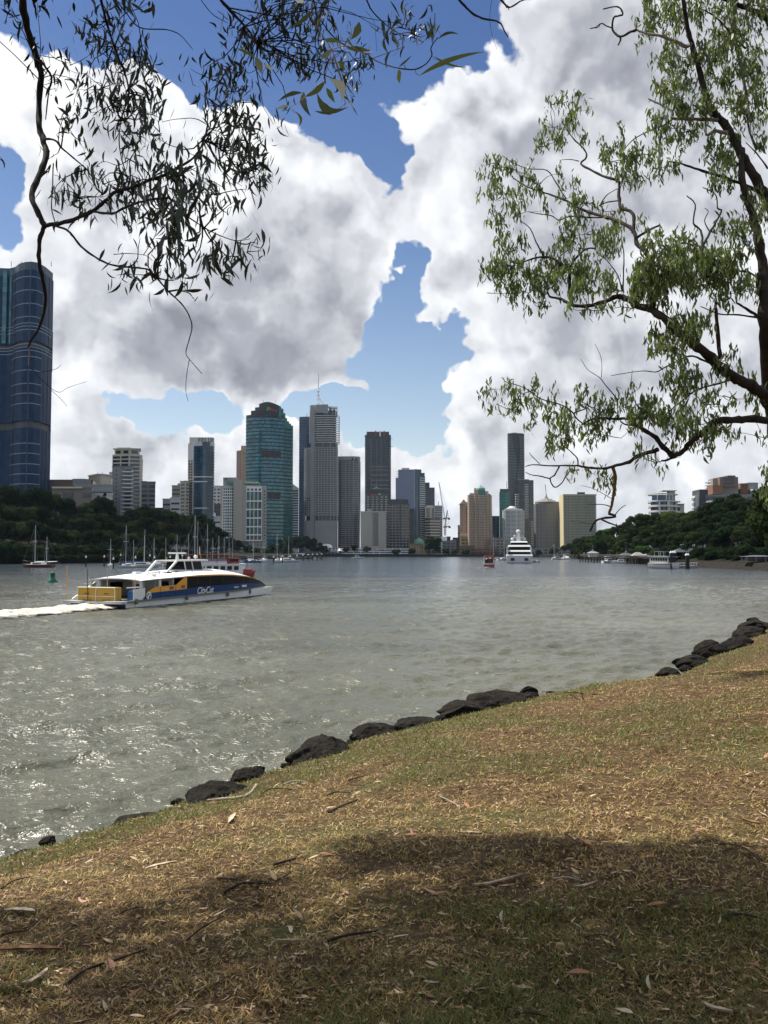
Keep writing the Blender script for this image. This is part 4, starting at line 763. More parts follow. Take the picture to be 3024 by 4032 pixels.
MB().lathe([(6.5, 0), (6.5, 2), (6, 4.5), (4, 6.6), (1.4, 7.6), (.8, 8.6), (0, 9)], 20).build('dome', verd, t.e, (XU(1652, d) - t.c.x, 4, z1)); MB().prism(loc(fp([(1608, d - 2), (1664, d - 2)], 4), t.c), z1, z1 + 1.2).build('cornice', sand, t.e)
for lb, u0, u1, v0, dd, wl in (("low brick boathouse below the domed peach tower", 1812, 1870, 2152, 1060, brown), ("brown low waterfront building right of the peach towers", 1935, 1985, 2120, 1065, greybrown), ("long low brick wall building on the right far shore", 1870, 1960, 2162, 1052, brick),
        ("pale low clubhouse below the grey brown tower", 2040, 2140, 2162, 1040, concrete), ("low white hall below the yellow ended tower", 2140, 2230, 2158, 1000, greybrown), ("stepped riverside block left of the boathouse", 1815, 1850, 2115, 1085, sand), ("little glass roofed kiosk beside the white hotel", 935, 985, 2150, 930, greybrown), ("long white covered jetty hall among the moored boats", 1010, 1200, 2181, 960, wpaint)):
    block("waterfront_building", lb, u0, u1, v0, dd, 10, wl, wdark, max(1, int((2185 - v0) / 12)), 3, 1.6, 1.6, base=1)
# promenade wall and its lamps
for a, b, lb in ((1190, 1760, "long dark promenade seawall under the central towers"), (1765, 2240, "long dark seawall under the right hand towers")):
    p0, p1 = W(a, 2192).xy, W(b, 2193).xy; e = (p1 - p0).normalized(); n = Vector((e.y, -e.x)) * 2
    o = MB().prism([p0 + n, p1 + n, p1 - n, p0 - n], -1, 2.9).build("seawall", mat("dark_stone", (.035, .034, .032), .9, var=.3, vscale=.3)); tag(o, lb, "seawall")
# ---------------------------------------------------------------- foliage tools
def np_mesh(name, v, f, mats, midx=None, smooth=False):
    me = bpy.data.meshes.new(name); v = np.asarray(v, np.float32); f = np.asarray(f, np.int32); k = f.shape[1]
    me.vertices.add(len(v)); me.vertices.foreach_set('co', v.ravel()); me.loops.add(f.size); me.loops.foreach_set('vertex_index', f.ravel())
    me.polygons.add(len(f)); me.polygons.foreach_set('loop_start', np.arange(0, f.size, k, dtype=np.int32)); me.polygons.foreach_set('loop_total', np.full(len(f), k, np.int32))
    for m in (mats if isinstance(mats, (list, tuple)) else [mats]): me.materials.append(m)
    if midx is not None: me.polygons.foreach_set('material_index', np.asarray(midx, np.int32))
    if smooth: me.polygons.foreach_set('use_smooth', np.ones(len(f), bool))
    me.update(calc_edges=True); return me
def unit(a): return a / np.maximum(1e-9, np.linalg.norm(a, axis=-1, keepdims=True))
def leaf_mat(name, cols, rough=.5, trans=.35, spec=.4, objvar=.0, tscale=1.0):
    m = bpy.data.materials.new(name); m.use_nodes = True; t = m.node_tree; b = t.nodes['Principled BSDF']; q = NT(t)
    geo = q.node('ShaderNodeNewGeometry'); rpi = geo.outputs['Random Per Island']
    n = len(cols); c = q.ramp(rpi, [(i / max(1, n - 1) * .999, cc) for i, cc in enumerate(cols)])
    if objvar:
        oi = q.node('ShaderNodeObjectInfo'); hs = q.node('ShaderNodeHueSaturation'); t.links.new(c, hs.inputs['Color'])
        t.links.new(q.mr(oi.outputs['Random'], 0, 1, .47, .53), hs.inputs['Hue']); t.links.new(q.mr(q.math('FRACT', q.math('MULTIPLY', oi.outputs['Random'], 7.3)), 0, 1, 1 - objvar, 1 + objvar), hs.inputs['Value']); c = hs.outputs[0]
    t.links.new(c, b.inputs['Base Color']); b.inputs['Roughness'].default_value = rough; b.inputs['Specular IOR Level'].default_value = spec
    if trans:
        tr = q.node('ShaderNodeBsdfTranslucent'); mx = q.node('ShaderNodeMixShader'); mx.inputs[0].default_value = trans
        t.links.new(q.mix(1.0, c, (tscale * 1.1, tscale * 1.25, tscale * .5), 'MULTIPLY'), tr.inputs[0]); t.links.new(b.outputs[0], mx.inputs[1]); t.links.new(tr.outputs[0], mx.inputs[2])
        t.links.new(mx.outputs[0], t.nodes['Material Output'].inputs[0])
    return m
def quads(c, a, b, fold=None):
    "one diamond-ish quad per leaf: centre c, half axis a (long), half axis b (wide)"
    v = np.stack([c - a, c + b, c + a, c - b], 1).reshape(-1, 3); f = np.arange(len(v)).reshape(-1, 4); return v, f
farleaf = [leaf_mat("far_leaves_deep", [(.009, .018, .008), (.014, .026, .010), (.018, .031, .011), (.012, .022, .009)], .95, .15, .04, .35),
           leaf_mat("far_leaves_olive", [(.020, .032, .011), (.030, .043, .015), (.040, .052, .018), (.025, .037, .012)], .95, .15, .04, .3),
           leaf_mat("far_leaves_bright", [(.03, .055, .014), (.045, .08, .02), (.06, .10, .026), (.035, .065, .017)], .9, .2, .05, .25)]
bark_far = mat("far_bark", (.06, .05, .04), .9)
def far_crown(seed, R_=5.0, H=6.5, n=9000, lobes=17, leaf=.30, conic=0.0, spread=1.0):
    r = np.random.default_rng(seed); C = []
    for i in range(lobes):
        an = r.random() * 6.283; hh = r.random(); rad = R_ * (.30 + .55 * math.sqrt(r.random())) * (1 - hh * (.35 + conic * .6)) * spread
        C.append((rad * math.cos(an), rad * math.sin(an), H * (.12 + .82 * hh), R_ * (.26 + .22 * r.random()) * (1 - hh * conic * .6)))
    C = np.array(C); w_ = C[:, 3] ** 2; k = r.choice(lobes, n, p=w_ / w_.sum()); d = unit(r.normal(size=(n, 3))); d[:, 2] = np.where((d[:, 2] < -.3) & (r.random(n) < .75), -d[:, 2], d[:, 2])
    rr = C[k, 3] * (1 - .35 * r.random(n) ** 2) * (1 + .12 * r.normal(size=n)); p = C[k, :3] + d * rr[:, None] * np.array([1, 1, .8])
    a = unit(np.cross(d, r.normal(size=(n, 3))) + .35 * r.normal(size=(n, 3))); b = unit(np.cross(d + .5 * r.normal(size=(n, 3)), a))
    s = leaf * (.5 + r.random(n))[:, None]; return quads(p, a * s, b * s * .6)
def far_tree_proto(seed, m, **kw):
    v, f = far_crown(seed, **kw); v[:, 2] += 4.0; cm = np_mesh("crown", v, f, m)
    mb = MB(); mb.tube([(0, 0, -3), (.1, 0, 2), (.3, .2, 5.5)], [.42, .32, .2], 6); r = random.Random(seed)
    for i in range(4): an = r.random() * 6.3; mb.tube([(.1, 0, 2.5), (1.4 * math.cos(an), 1.4 * math.sin(an), 5), (2.6 * math.cos(an), 2.6 * math.sin(an), 7.5)], [.2, .14, .06], 5)
    o = mb.build("trunk", bark_far); tm = o.data; bpy.data.objects.remove(o); return cm, tm
PROTO = {}
for nm, args in {"a": (1, 0, {}), "b": (2, 0, dict(R_=5.5, H=5.5, lobes=14)), "c": (3, 1, {}), "d": (4, 1, dict(R_=5.6, H=5, lobes=19)), "e": (5, 2, dict(R_=4.6, H=5.5, lobes=15)), "p": (6, 0, dict(R_=3.6, H=11, conic=1.0, lobes=20, n=7000)), "g": (8, 0, dict(R_=4.8, H=7, lobes=12, n=6000))}.items():
    PROTO[nm] = far_tree_proto(args[0], farleaf[args[1]], **args[2])
def far_tree(kind, u, vtop, d, label, group=None, k=None, zb=None, sx=1.0, cat="tree", name="tree"):
    x = XU(u, d); zt = ZY(vtop, d); H = {"a": 11.0, "b": 9.8, "c": 11, "d": 9.2, "e": 9.8, "p": 15.0, "g": 11.5}[kind]
    if k is None: k = max(.25, (zt - zb) / H)
    o = empty(name, (x, d, zt - H * k), random.random() * 6.28); o.scale = (k * sx, k * sx, k); tag(o, label, cat, group)
    link_mesh("crown", PROTO[kind][0], o); link_mesh("trunk", PROTO[kind][1], o); return o
random.seed(11)
def near(u):
    L_ = [(120, "under the giant tower"), (190, "by the red ketch"), (300, "right of the red ketch"), (345, "below the brown block"), (400, "below the round cream drum"), (440, "below the tall dark conifer"), (480, "below the cream tower"), (520, "below the grey front tower"), (560, "by the bow on sailboat"), (600, "below the grey slab block"), (640, "left of the yellow pile"), (690, "right of the yellow pile"), (740, "beside the framed glass tower line"), (800, "below the framed glass tower"), (870, "below the white car park"), (920, "below the curved hotel bay"), (970, "before the hotel lobby"), (1050, "below the gridded hotel front"), (1095, "below the teal tower front"), (1125, "below the teal tower edge"), (1158, "below the white striped sliver"), (1182, "below the slim navy tower"), (1203, "left under the masted tower"), (1222, "under the masted tower"), (1240, "right under the masted tower"), (1258, "left of the domed pavilion"), (1300, "before the domed pavilion"), (1380, "below the gridded neighbour tower"), (1420, "left of the beige block"), (1530, "before the beige block"), (1610, "before the grid block"), (1690, "by the green domed hall"), (1770, "below the cranes"), (1812, "in the gap right of the cranes"), (1850, "below the gabled peach tower"), (1945, "below the domed peach tower"), (2010, "left of the big yacht"), (2100, "right of the big yacht"), (2150, "below the crowned tower"), (2205, "below the right of the crowned tower"), (2240, "below the yellow end wall"), (2350, "below the wide cream tower"), (2450, "behind the boardwalk"), (2700, "behind the ferry landing"), (2760, "right of the landing"), (2830, "below the dark grey block"), (2900, "below the brick terrace"), (2970, "left of the long shed"), (3024, "by the long shed")]
    for a, s_ in L_:
        if u < a: return s_
    return "at the far right"
def lw(row, u):
    a = ["on the skyline", "below the skyline", "halfway down", "at the waterside"][row]
    n = "left of the giant tower" if u < 0 else "under the giant tower" if u < 120 else "beside the giant tower foot" if u < 230 else "below the brown block" if u < 340 else "below the teal windowed block" if u < 440 else "below the cream tower" if u < 530 else "below the grey slab block" if u < 620 else "below the skyline gap" if u < 720 else "below the framed glass tower" if u < 800 else "before the car park"
    return a + " " + n
def rw(row, u):
    a = ["on the skyline", "below the skyline", "halfway down", "at the waterside"][row]
    n = "beside the yellow ended tower" if u < 2380 else "in the dip behind the boardwalk" if u < 2480 else "by the pointed pines" if u < 2560 else "below the curved apartments" if u < 2700 else "below the dark grey block" if u < 2800 else "below the brick terrace" if u < 2920 else "near the right edge" if u < 3024 else "beyond the right edge"
    return a + " " + n
# skyline of the left wood: (column, top row)
LT = ([-700, -300, 0, 60, 120, 200, 260, 330, 400, 440, 480, 520, 560, 620, 680, 740, 800, 850, 900, 960], [1900, 1900, 1925, 1930, 1935, 1955, 1985, 2000, 1965, 2020, 2035, 2010, 2000, 2015, 2025, 2030, 2045, 2075, 2110, 2135])
GL = "trees of the dark wood on the left bank"; GR = "trees of the wooded slope on the right bank"
for row, (dd, low, step) in enumerate(((0, .0, 40), (-28, .30, 46), (-52, .58, 44), (-74, .84, 48))):
    u = -260 + row * 17
    while u < 905:
        vt = interp(*LT, u); dsh = interp([-300, 0, 300, 600, 800, 900], [360, 378, 415, 455, 545, 600], u); d = dsh + 84 + dd
        vb = 2208; v = vt + (vb - vt) * low * (.8 if row < 3 else .9) + random.uniform(-9, 9) * (1 if row else .8)
        k = random.uniform(.95, 1.35) * (1.25 if row < 2 else 1.0)
        kind = random.choice("aabcg" if row < 2 else "aabcd"); lab = {"a": "dense dark tree", "b": "broad dark tree", "g": "gappy dark tree", "c": "olive green tree", "d": "wide olive tree"}[kind] + " of the left wood " + lw(row, u)
        far_tree(kind, u, v, d, lab, GL, k=k * (.72 if u > 800 else 1)); u += step * random.uniform(.8, 1.2) * (1 if u < 800 else .7)
for (u, v, d, kind, lab) in ((410, 1938, 520, "p", "tall dark conifer standing above the left wood by the grey front tower"), (385, 1950, 522, "p", "shorter dark conifer left of the tall one above the left wood"), (545, 2005, 560, "g", "rounded dark fig tree below the grey slab block"), (590, 2008, 565, "a", "dense fig tree right of the rounded one below the grey slab block"), (660, 2020, 575, "g", "dark tree crown below the left skyline gap"), (800, 2030, 600, "g", "dark umbrella shaped tree before the white car park"),
        (20, 1925, 470, "g", "highest tree at the foot of the giant tower"), (150, 1932, 475, "a", "dark tree at the right foot of the giant tower")): far_tree(kind, u, v, d, lab, k=1.6 if kind != "p" else 1.15)
for i, (u, v, d, kind, k) in enumerate(((1010, 2160, 880, "e", 1.1), (1045, 2163, 885, "e", 1.0), (940, 2130, 830, "g", 1.3), (975, 2150, 850, "a", 1.1), (1080, 2145, 930, "a", 1.4), (1110, 2128, 960, "g", 1.7), (1150, 2118, 985, "a", 1.8), (1190, 2116, 1000, "b", 1.9), (1225, 2125, 1010, "a", 1.8), (1250, 2140, 1010, "g", 1.5), (1275, 2150, 1020, "c", 1.2), (900, 2120, 780, "a", 1.3), (870, 2105, 740, "g", 1.3), (1065, 2170, 930, "e", .9), (1130, 2150, 950, "c", 1.3))):
    far_tree(kind, u, v, d, ("dark garden tree " if kind != "e" else "bright green low tree ") + near(u), "garden trees along the central waterfront", k=k)
far_tree("a", 1706, 2118, 1035, "big round dark tree beside the green domed hall", k=2.25, sx=.95)
for i, (u, v) in enumerate(((1395, 2148), (1445, 2152), (1622, 2160), (1755, 2160), (1790, 2165), (1835, 2168), (1990, 2160), (2060, 2168), (2120, 2165), (2180, 2160), (2225, 2150), (1365, 2158), (1560, 2165))):
    far_tree(random.choice("abcd"), u, v, 1020 if u < 2150 else 900, "small promenade tree " + near(u), "small trees on the far promenade", k=random.uniform(.8, 1.15))
# right bank wood
RT = ([2230, 2300, 2380, 2440, 2500, 2560, 2620, 2700, 2760, 2820, 2880, 2950, 3024, 3200], [2150, 2120, 2095, 2080, 2045, 2030, 2020, 2020, 2010, 1985, 1960, 1975, 1990, 1960])
for row, (dd, low, step) in enumerate(((0, .0, 42), (-26, .28, 46), (-48, .55, 46), (-66, .80, 52))):
    u = 2250 + row * 15
    while u < 3190:
        vt = interp(*RT, u); dsh = interp([2250, 2330, 2480, 2650, 2850, 3050, 3400], [700, 600, 440, 335, 283, 252, 208], u); d = dsh + 76 + dd
        vb = interp([2250, 3100], [2195, 2225], u); v = vt + (vb - vt) * low * (.82 if row < 3 else .93) + random.uniform(-8, 8); k = random.uniform(.9, 1.3) * (1.0 if row < 2 else .8)
        kind = random.choice("aabcg" if u > 2620 else "cdace"); lab = {"a": "dense dark tree", "b": "broad dark tree", "g": "gappy dark tree", "c": "olive tree", "d": "wide olive tree", "e": "fresh green tree"}[kind] + " of the right slope " + rw(row, u)
        far_tree(kind, u, v, d, lab, GR, k=k); u += step * random.uniform(.8, 1.2) * interp([2250, 2700], [.7, 1.0], u)
for (u, v, d, kind, lab, k) in ((2520, 2030, 455, "p", "tall pointed pine left of the white curved apartments", 1.15), (2535, 2035, 457, "p", "second pointed pine beside the tall one", 1.0), (2880, 1955, 352, "g", "dark tree crown covering the grey hill block", 1.5), (2640, 2022, 430, "e", "pale green tree below the white curved apartments", 1.3), (2360, 2125, 560, "c", "olive shore tree behind the jetty pavilions", 1.2), (2460, 2128, 480, "c", "broad autumn toned tree behind the boardwalk", 1.2), (2410, 2092, 640, "p", "far pointed tree in the dip beside the cream tower", .8)): far_tree(kind, u, v, d, lab, k=k)
# near leafy tree at the very right edge is part of the same kind but closer
far_tree("c", 3085, 1925, 120, "yellow green leafy tree entering at the right edge", k=1.05, name="tree")
# ---------------------------------------------------------------- boats
wood_dark = mat("dark_timber", (.03, .025, .02), .9, var=.3, vscale=2); hullw = mat("hull_white", (.56, .57, .57), .4); hullr = mat("hull_red", (.12, .025, .02), .5); hullb = mat("hull_blue", (.03, .08, .22), .4); sailc = mat("blue_canvas", (.04, .10, .25), .8); ggl = mat("boat_glass", (.01, .014, .02), .1)
def hull_rows(L, B, Hh, sheer=.3, n=14, stern=.75, draft=.35, rake=.6):
    rows = []
    for i in range(n + 1):
        t = i / n; x = -L / 2 + L * t; wd_ = B / 2 * (stern + (1 - stern) * math.sin(min(1, t / .5) * math.pi / 2)) * (1 - max(0, (t - .5) / .5) ** 2.2)
        z = Hh + sheer * (t - .35) ** 2 * 2; xr = rake * max(0, t - .6) / .4
        rows.append([(x + xr, wd_, z), (x + xr * .6, wd_ * .96, z * .5), (x, wd_ * .72, -draft * .2), (x, 0, -draft), (x, -wd_ * .72, -draft * .2), (x + xr * .6, -wd_ * .96, z * .5), (x + xr, -wd_, z)])
    return rows
def make_sailboat(label, px, d, L, mast, hm, rz, masts=(0.08,), cover=None, cabin=True, group=None):
    x = XU(px, d); e = empty("sailboat", (x, d, 0), rz); tag(e, label, "sailboat", group); B = L * .3; rows = hull_rows(L, B, L * .09)
    mb = MB(); mb.grid(rows, smooth=True); mb.add([p for p in rows[0]], [tuple(range(7))]); mb.build("hull", hm, e)
    mb = MB(); mb.grid([[(r[0][0], r[0][1] * .97, r[0][2] - .03), (r[6][0], r[6][1] * .97, r[6][2] - .03)] for r in rows]); dk_ = mb.build("deck", mat("deck_grey", (.45, .45, .43), .7), e)
    if cabin:
        mb = MB(); z = L * .1; mb.prism([(-L * .2, -B * .28), (L * .2, -B * .2), (L * .26, 0), (L * .2, B * .2), (-L * .2, B * .28)], z - .1, z + L * .055); cb = mb.build("cabin", wpaint, e)
        MB().box(-L * .15, L * .14, -B * .275, -B * .25, z + .1, z + L * .04).box(-L * .15, L * .14, B * .25, B * .275, z + .1, z + L * .04).build("cabin_window", ggl, cb)
    for i, mx in enumerate(masts):
        h = mast * (1 if i == 0 else .72); X0 = L * mx; mb = MB(); mb.tube([(X0, 0, L * .08), (X0, 0, h)], [.11, .085], 6); m = mb.build("mast", mat("alloy", (.45, .46, .48), .4), e)
        MB().tube([(X0, -1.0, h * .62), (X0, 1.0, h * .62)], .05, 4).build("spreader", mat("alloy", (.45, .46, .48)), m)
        MB().tube([(X0, 0, L * .17), (X0 - L * .36, 0, L * .18)], [.16, .12], 6).build("boom", cover or wpaint, e)
        mb = MB()
        for q_ in ((X0 + L * .42 * (1 if i == 0 else .2), 0, L * .12), (X0 - L * .45, 0, L * .1), (X0, B * .45, L * .09), (X0, -B * .45, L * .09)): mb.tube([(X0, 0, h * .97), q_], .022, 3, cap=False)
        mb.build("rigging", steel, e)
    MB().tube([(L * .3, -B * .25, L * .13), (L * .3, -B * .25, L * .13 + .6), (L * .52, 0, L * .16 + .6), (L * .3, B * .25, L * .13 + .6), (L * .3, B * .25, L * .13)], .03, 4).build("pulpit_rail", steel, e)
    return e
DM = 300
def mastv(vt, d): return ZY(vt, d)
sb = [("red hulled two masted ketch moored alone near the left bank", 152, 300, 12, 2067, hullr, 2.9, (0.12, -.28), None), ("small white sloop left of a mooring pile, third mast from the left", 436, 315, 7, 2122, hullw, 2.0, (.08,), None),
      ("white sailboat with tall mast seen bow on", 499, 290, 9, 2068, hullw, -1.9, (.05,), None), ("blue covered white yacht with two slender masts", 556, 300, 12, 2085, hullw, .25, (.1, -.22), sailc), ("white yacht lying close behind the blue covered one", 566, 318, 9, 2108, hullw, .5, (.02,), sailc),
      ("white sloop moored just right of the blue covered yacht", 610, 330, 8, 2120, hullw, 2.8, (.05,), None), ("grey hulled sloop with dark canopy by the yellow pile", 648, 330, 9, 2118, mat("hull_grey", (.2, .21, .23), .4), .2, (.05,), mat("tan_canvas", (.25, .18, .1), .8)),
      ("white sloop with bright tall mast left of the ferry roof", 695, 320, 10, 2105, hullw, .4, (0.02,), None), ("pale yacht whose thick mast rises over the ferry wheelhouse", 760, 235, 12, 2030, hullw, .8, (.05,), None), ("dark masted yacht just behind the ferry wheelhouse mast", 772, 310, 11, 2052, hullw, .3, (.05, -.25), sailc),
      ("yacht with lean mast behind the ferry radar", 812, 340, 11, 2064, hullw, .9, (.05,), None), ("short masted yacht right of the ferry radar", 836, 350, 9, 2118, hullw, 1.4, (.05,), None), ("yacht with hoop masted stern before the white car park", 857, 380, 11, 2110, hullw, .6, (.05,), None),
      ("sloop moored behind the red ferry bow", 880, 400, 10, 2115, hullw, 1.0, (.05,), None), ("thin masted sloop below the curved hotel bay", 898, 420, 10, 2095, hullb, .3, (.05,), sailc), ("sloop with mast rising left of the hotel lobby", 912, 430, 10, 2120, hullw, .2, (.05,), None),
      ("blue hulled sloop beside the bright green trees", 995, 440, 10, 2105, hullb, .7, (.05,), None), ("white sloop with mast before the teal tower foot", 1039, 450, 12, 2120, hullw, -1.2, (.05,), None), ("tall masted sloop at the jetty end under the dark garden trees", 1092, 430, 13, 2098, hullw, -1.6, (.05,), None), ("tall masted sloop at the marina end below the masted tower", 1132, 450, 13, 2110, hullw, .3, (.05,), None)]
for lb, px, d, L, vt, hm, rz, ms, cv in sb: make_sailboat(lb, px, d, L, mastv(vt, d), hm, rz, ms, cv)
for lb, px, d, L, vt, rz in (("far white sloop in front of the peach towers", 1939, 620, 10, 2105, .3), ("far sloop left of the big motor yacht", 1982, 560, 10, 2100, .5), ("far small sloop before the grey brown tower", 2185, 720, 9, 2140, 1.8)): make_sailboat(lb, px, d, L, mastv(vt, d), hullw, rz)
def make_cruiser(label, px, d, L, rz, hm=None, top=True):
    x = XU(px, d); e = empty("motor_boat", (x, d, 0), rz); tag(e, label, "motor boat"); B = L * .34; rows = hull_rows(L, B, L * .13, .3)
    mb = MB(); mb.grid(rows, smooth=True); mb.add(rows[0], [tuple(range(7))]); mb.grid([[r[0], r[6]] for r in rows]); mb.build("hull", hm or hullw, e); z = L * .13
    MB().prism([(-L * .25, -B * .36), (L * .2, -B * .3), (L * .2, B * .3), (-L * .25, B * .36)], z - .1, z + L * .13, top=[(-L * .25, -B * .32), (L * .08, -B * .25), (L * .08, B * .25), (-L * .25, B * .32)]).build("cabin", wpaint, e)
    MB().box(-L * .2, L * .1, -B * .37, -B * .345, z + L * .035, z + L * .09).box(-L * .2, L * .1, B * .345, B * .37, z + L * .035, z + L * .09).box(-L * .252, -L * .245, -B * .25, B * .25, z + L * .035, z + L * .1).build("window", ggl, e)
    if top:
        for a in (-1, 1): MB().tube([(-L * .2, a * B * .28, z + L * .12), (-L * .18, a * B * .28, z + L * .24)], .04, 4).build("post", steel, e)
        MB().box(-L * .3, L * .05, -B * .34, B * .34, z + L * .235, z + L * .25).build("canopy", wpaint, e)
    return e
for a in (("white cruiser moored bow towards the camera in the left marina", 1110, 455, 9, -1.5), ("small dark cruiser at the jetty beside the marina", 1145, 470, 8, 1.2), ("little white launch under way below the domed pavilion", 1409, 700, 10, .1), ("low white launch near the marina jetty", 1048, 520, 7, .2), ("small grey tender moored right of the big motor yacht", 2112, 445, 4.5, -.9), ("white flybridge cruiser before the right jetty", 2230, 600, 11, -1.3), ("dark topped houseboat before the yellow ended tower", 2196, 620, 9, .1), ("white cruiser berthed under the boardwalk", 2400, 420, 9, .4), ("second white cruiser berthed further right under the boardwalk", 2440, 410, 8, 2.9), ("blue hulled launch beside the marina jetty", 990, 470, 8, .3), ("tiny white launch by the far jetty", 1243, 640, 4, .2)):
    make_cruiser(*a, hm=hullb if "blue" in a[0] else None)
# ---------------------------------------------------------------- superyacht seen from astern
d = 443; e = empty("motor_yacht", (XU(2041, d), d, 0), R(82)); tag(e, "large white multi deck motor yacht seen from astern with radar domes", "yacht")
L, B = 52, 13.2; rows = hull_rows(L, B, 3.4, 1.6, 18, .96, .5, 3); mb = MB(); mb.grid(rows, smooth=True); mb.add(rows[0], [tuple(range(7))]); mb.grid([[r[0], r[6]] for r in rows]); mb.build("hull", hullw, e)
MB().box(-26.15, -26.02, -5.6, 5.6, .1, .3).build("waterline", mat("boot_blue", (.03, .06, .16), .4), e)
def deck(x0, x1, wb, wt, z0, z1, m, name, parent=e, taper=.75): return MB().prism([(x0, -wb / 2), (x1, -wb * taper / 2), (x1, wb * taper / 2), (x0, wb / 2)], z0, z1, top=[(x0 + .8, -wt / 2), (x1 - 1.5, -wt * taper / 2), (x1 - 1.5, wt * taper / 2), (x0 + .8, wt / 2)]).build(name, m, parent)
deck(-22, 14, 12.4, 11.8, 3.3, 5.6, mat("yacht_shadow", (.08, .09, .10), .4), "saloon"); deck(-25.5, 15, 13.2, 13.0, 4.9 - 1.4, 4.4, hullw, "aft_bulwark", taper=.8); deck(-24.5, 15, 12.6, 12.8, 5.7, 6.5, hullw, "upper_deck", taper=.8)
deck(-19, 11, 10.6, 10.0, 6.5, 8.3, ggl, "upper_saloon"); deck(-21.5, 12, 11.2, 11.0, 8.2, 9.1, hullw, "bridge_deck", taper=.8); deck(-15, 9, 8.6, 7.6, 9.1, 10.4, ggl, "wheelhouse"); deck(-17, 10, 8.8, 8.0, 10.4, 11.1, hullw, "sun_deck")
deck(-6, 0, 2.4, 1.4, 11, 15.2, hullw, "mast_arch"); MB().box(-5, -3.6, -3, 3, 13, 13.3).build("spreader", hullw, e)
for y, z, r in ((0, 16, 1.35), (-3.1, 12.1, .95), (3.1, 12.1, .95), (-2, 14, .5), (2, 14, .5)): MB().lathe([(0, -r), (r * .6, -r * .8), (r, 0), (r * .7, r * .7), (0, r)], 14).build("radar_dome", hullw, e, (-4.2, y, z))
for a in (-1, 1):
    MB().box(-24.6, -21, a * 5.9 - .35, a * 5.9 + .35, 3.4, 8.3).build("deck_wing", hullw, e); MB().box(-26.3, -26.1, a * 3.4 - .9, a * 3.4 + .9, 1.2, 2.6).build("stern_door", ggl, e)
MB().box(-25.9, -25.75, -4.2, 4.2, 2.6, 3.3).build("stern_opening", ggl, e)
# ---------------------------------------------------------------- small red tour boat heading away
d = 308; e = empty("tour_boat", (XU(1925, d), d, 0), R(86)); tag(e, "small red open canopy tour boat heading away up the river", "tour boat")
rows = hull_rows(9, 4.2, 1.0, .3, 12, .9); mb = MB(); mb.grid(rows, smooth=True); mb.add(rows[0], [tuple(range(7))]); mb.grid([[r[0], r[6]] for r in rows]); mb.build("hull", mat("hull_maroon", (.28, .06, .05), .5), e)
MB().box(-4.4, 3.4, -2.0, 2.0, 3.5, 3.7).build("canopy", red, e); MB().box(-3, 2.4, -1.7, 1.7, 3.7, 4.2).build("upper_rail", brick, e)
for a in (-1, 1):
    for x in (-4.3, -.5, 3.2): MB().tube([(x, a * 1.9, .9), (x, a * 1.9, 3.5)], .07, 5).build("post", hullw, e)
    MB().tube([(-4.4, a * 1.95, 1.7), (3.4, a * 1.95, 1.7)], .06, 4).build("rail", hullw, e)
MB().box(-1.5, 2.4, -1.5, .1, 1.0, 3.2).build("cabin", brick, e); MB().box(-4.5, -4.3, -1.9, 1.9, .9, 1.5).build("stern_board", hullw, e)
MB().box(-2.6, -2.1, .3, 1.6, 1.0, 2.9).build("engine_box", black, e)
# ---------------------------------------------------------------- marina piles with white caps
def pile(px, vb, vt, label, group, k=1.0, colr=None):
    p = W(px, vb); h = ZY(vt, p.y) if True else 3; e = empty("mooring_pile", (p.x, p.y, -1)); tag(e, label, "pile", group); r = .26 * k * (p.y / 300) ** .4
    MB().tube([(0, 0, 0), (0, 0, h + 1)], r, 8).build("post", colr or wood_dark, e); MB().lathe([(r * 1.25, 0), (r * 1.25, .25), (0, 1.0 * k)], 8).build("cap", wpaint if colr is None else colr, e, (0, 0, h + 1))
GP = "white capped mooring piles of the left marina"
for px, vb in ((338, 2232), (410, 2230), (446, 2239), (475, 2224), (533, 2234), (590, 2226), (608, 2234), (670, 2232), (718, 2226), (1078, 2217), (1112, 2215), (1143, 2214), (1170, 2212), (1193, 2209), (1214, 2208), (1231, 2207), (1249, 2206), (1267, 2205)): pile(px, vb, vb - (36 if px < 1000 else 22), "white capped dark mooring pile " + near(px), GP)
pile(655, 2228, 2200, "bare yellow mooring pile in the left marina", None, .8, mat("yellow_pile", (.5, .35, .03), .7))
# long jetty of the left marina
for lb, (u0, v0), (u1, v1) in (("long low floating jetty running through the left marina", (860, 2206), (1260, 2201)), ("dark floating walkway along the left bank", (-50, 2219), (560, 2214))):
    a, b = W(u0, v0).xy, W(u1, v1).xy; e_ = (b - a).normalized(); n = Vector((e_.y, -e_.x)) * 1.6; e = empty("jetty", (a.x, a.y, 0)); tag(e, lb, "jetty")
    MB().prism([Vector((0, 0)) + n, b - a + n, b - a - n, Vector((0, 0)) - n], .3, 1.0).build("deck", wood_dark, e)
    for i in range(14): p = (b - a) * (i / 13) + n * .7; MB().tube([(p.x, p.y, -1), (p.x, p.y, 1.9)], .15, 5).build("post", wood_dark, e)
    if u0 > 0:
        mb = MB(); mb.tube([(n.x, n.y, 1.9), (b.x - a.x + n.x, b.y - a.y + n.y, 1.9)], .07, 4); mb.build("rail", steel, e)
# green buoy
p = W(207, 2296); e = empty("channel_buoy", (p.x, p.y, 0)); tag(e, "green cone topped channel buoy left of the ferry", "buoy"); gr = mat("buoy_green", (.0, .12, .08), .5)
MB().lathe([(0, -.4), (.85, -.3), (.95, .15), (.55, .75), (.38, 1.0), (.38, 1.5), (.55, 1.55), (.12, 2.05), (0, 2.1)], 14).build("float", gr, e); MB().tube([(0, 0, 2), (0, 0, 2.5)], .05, 5).build("top_light", gr, e)
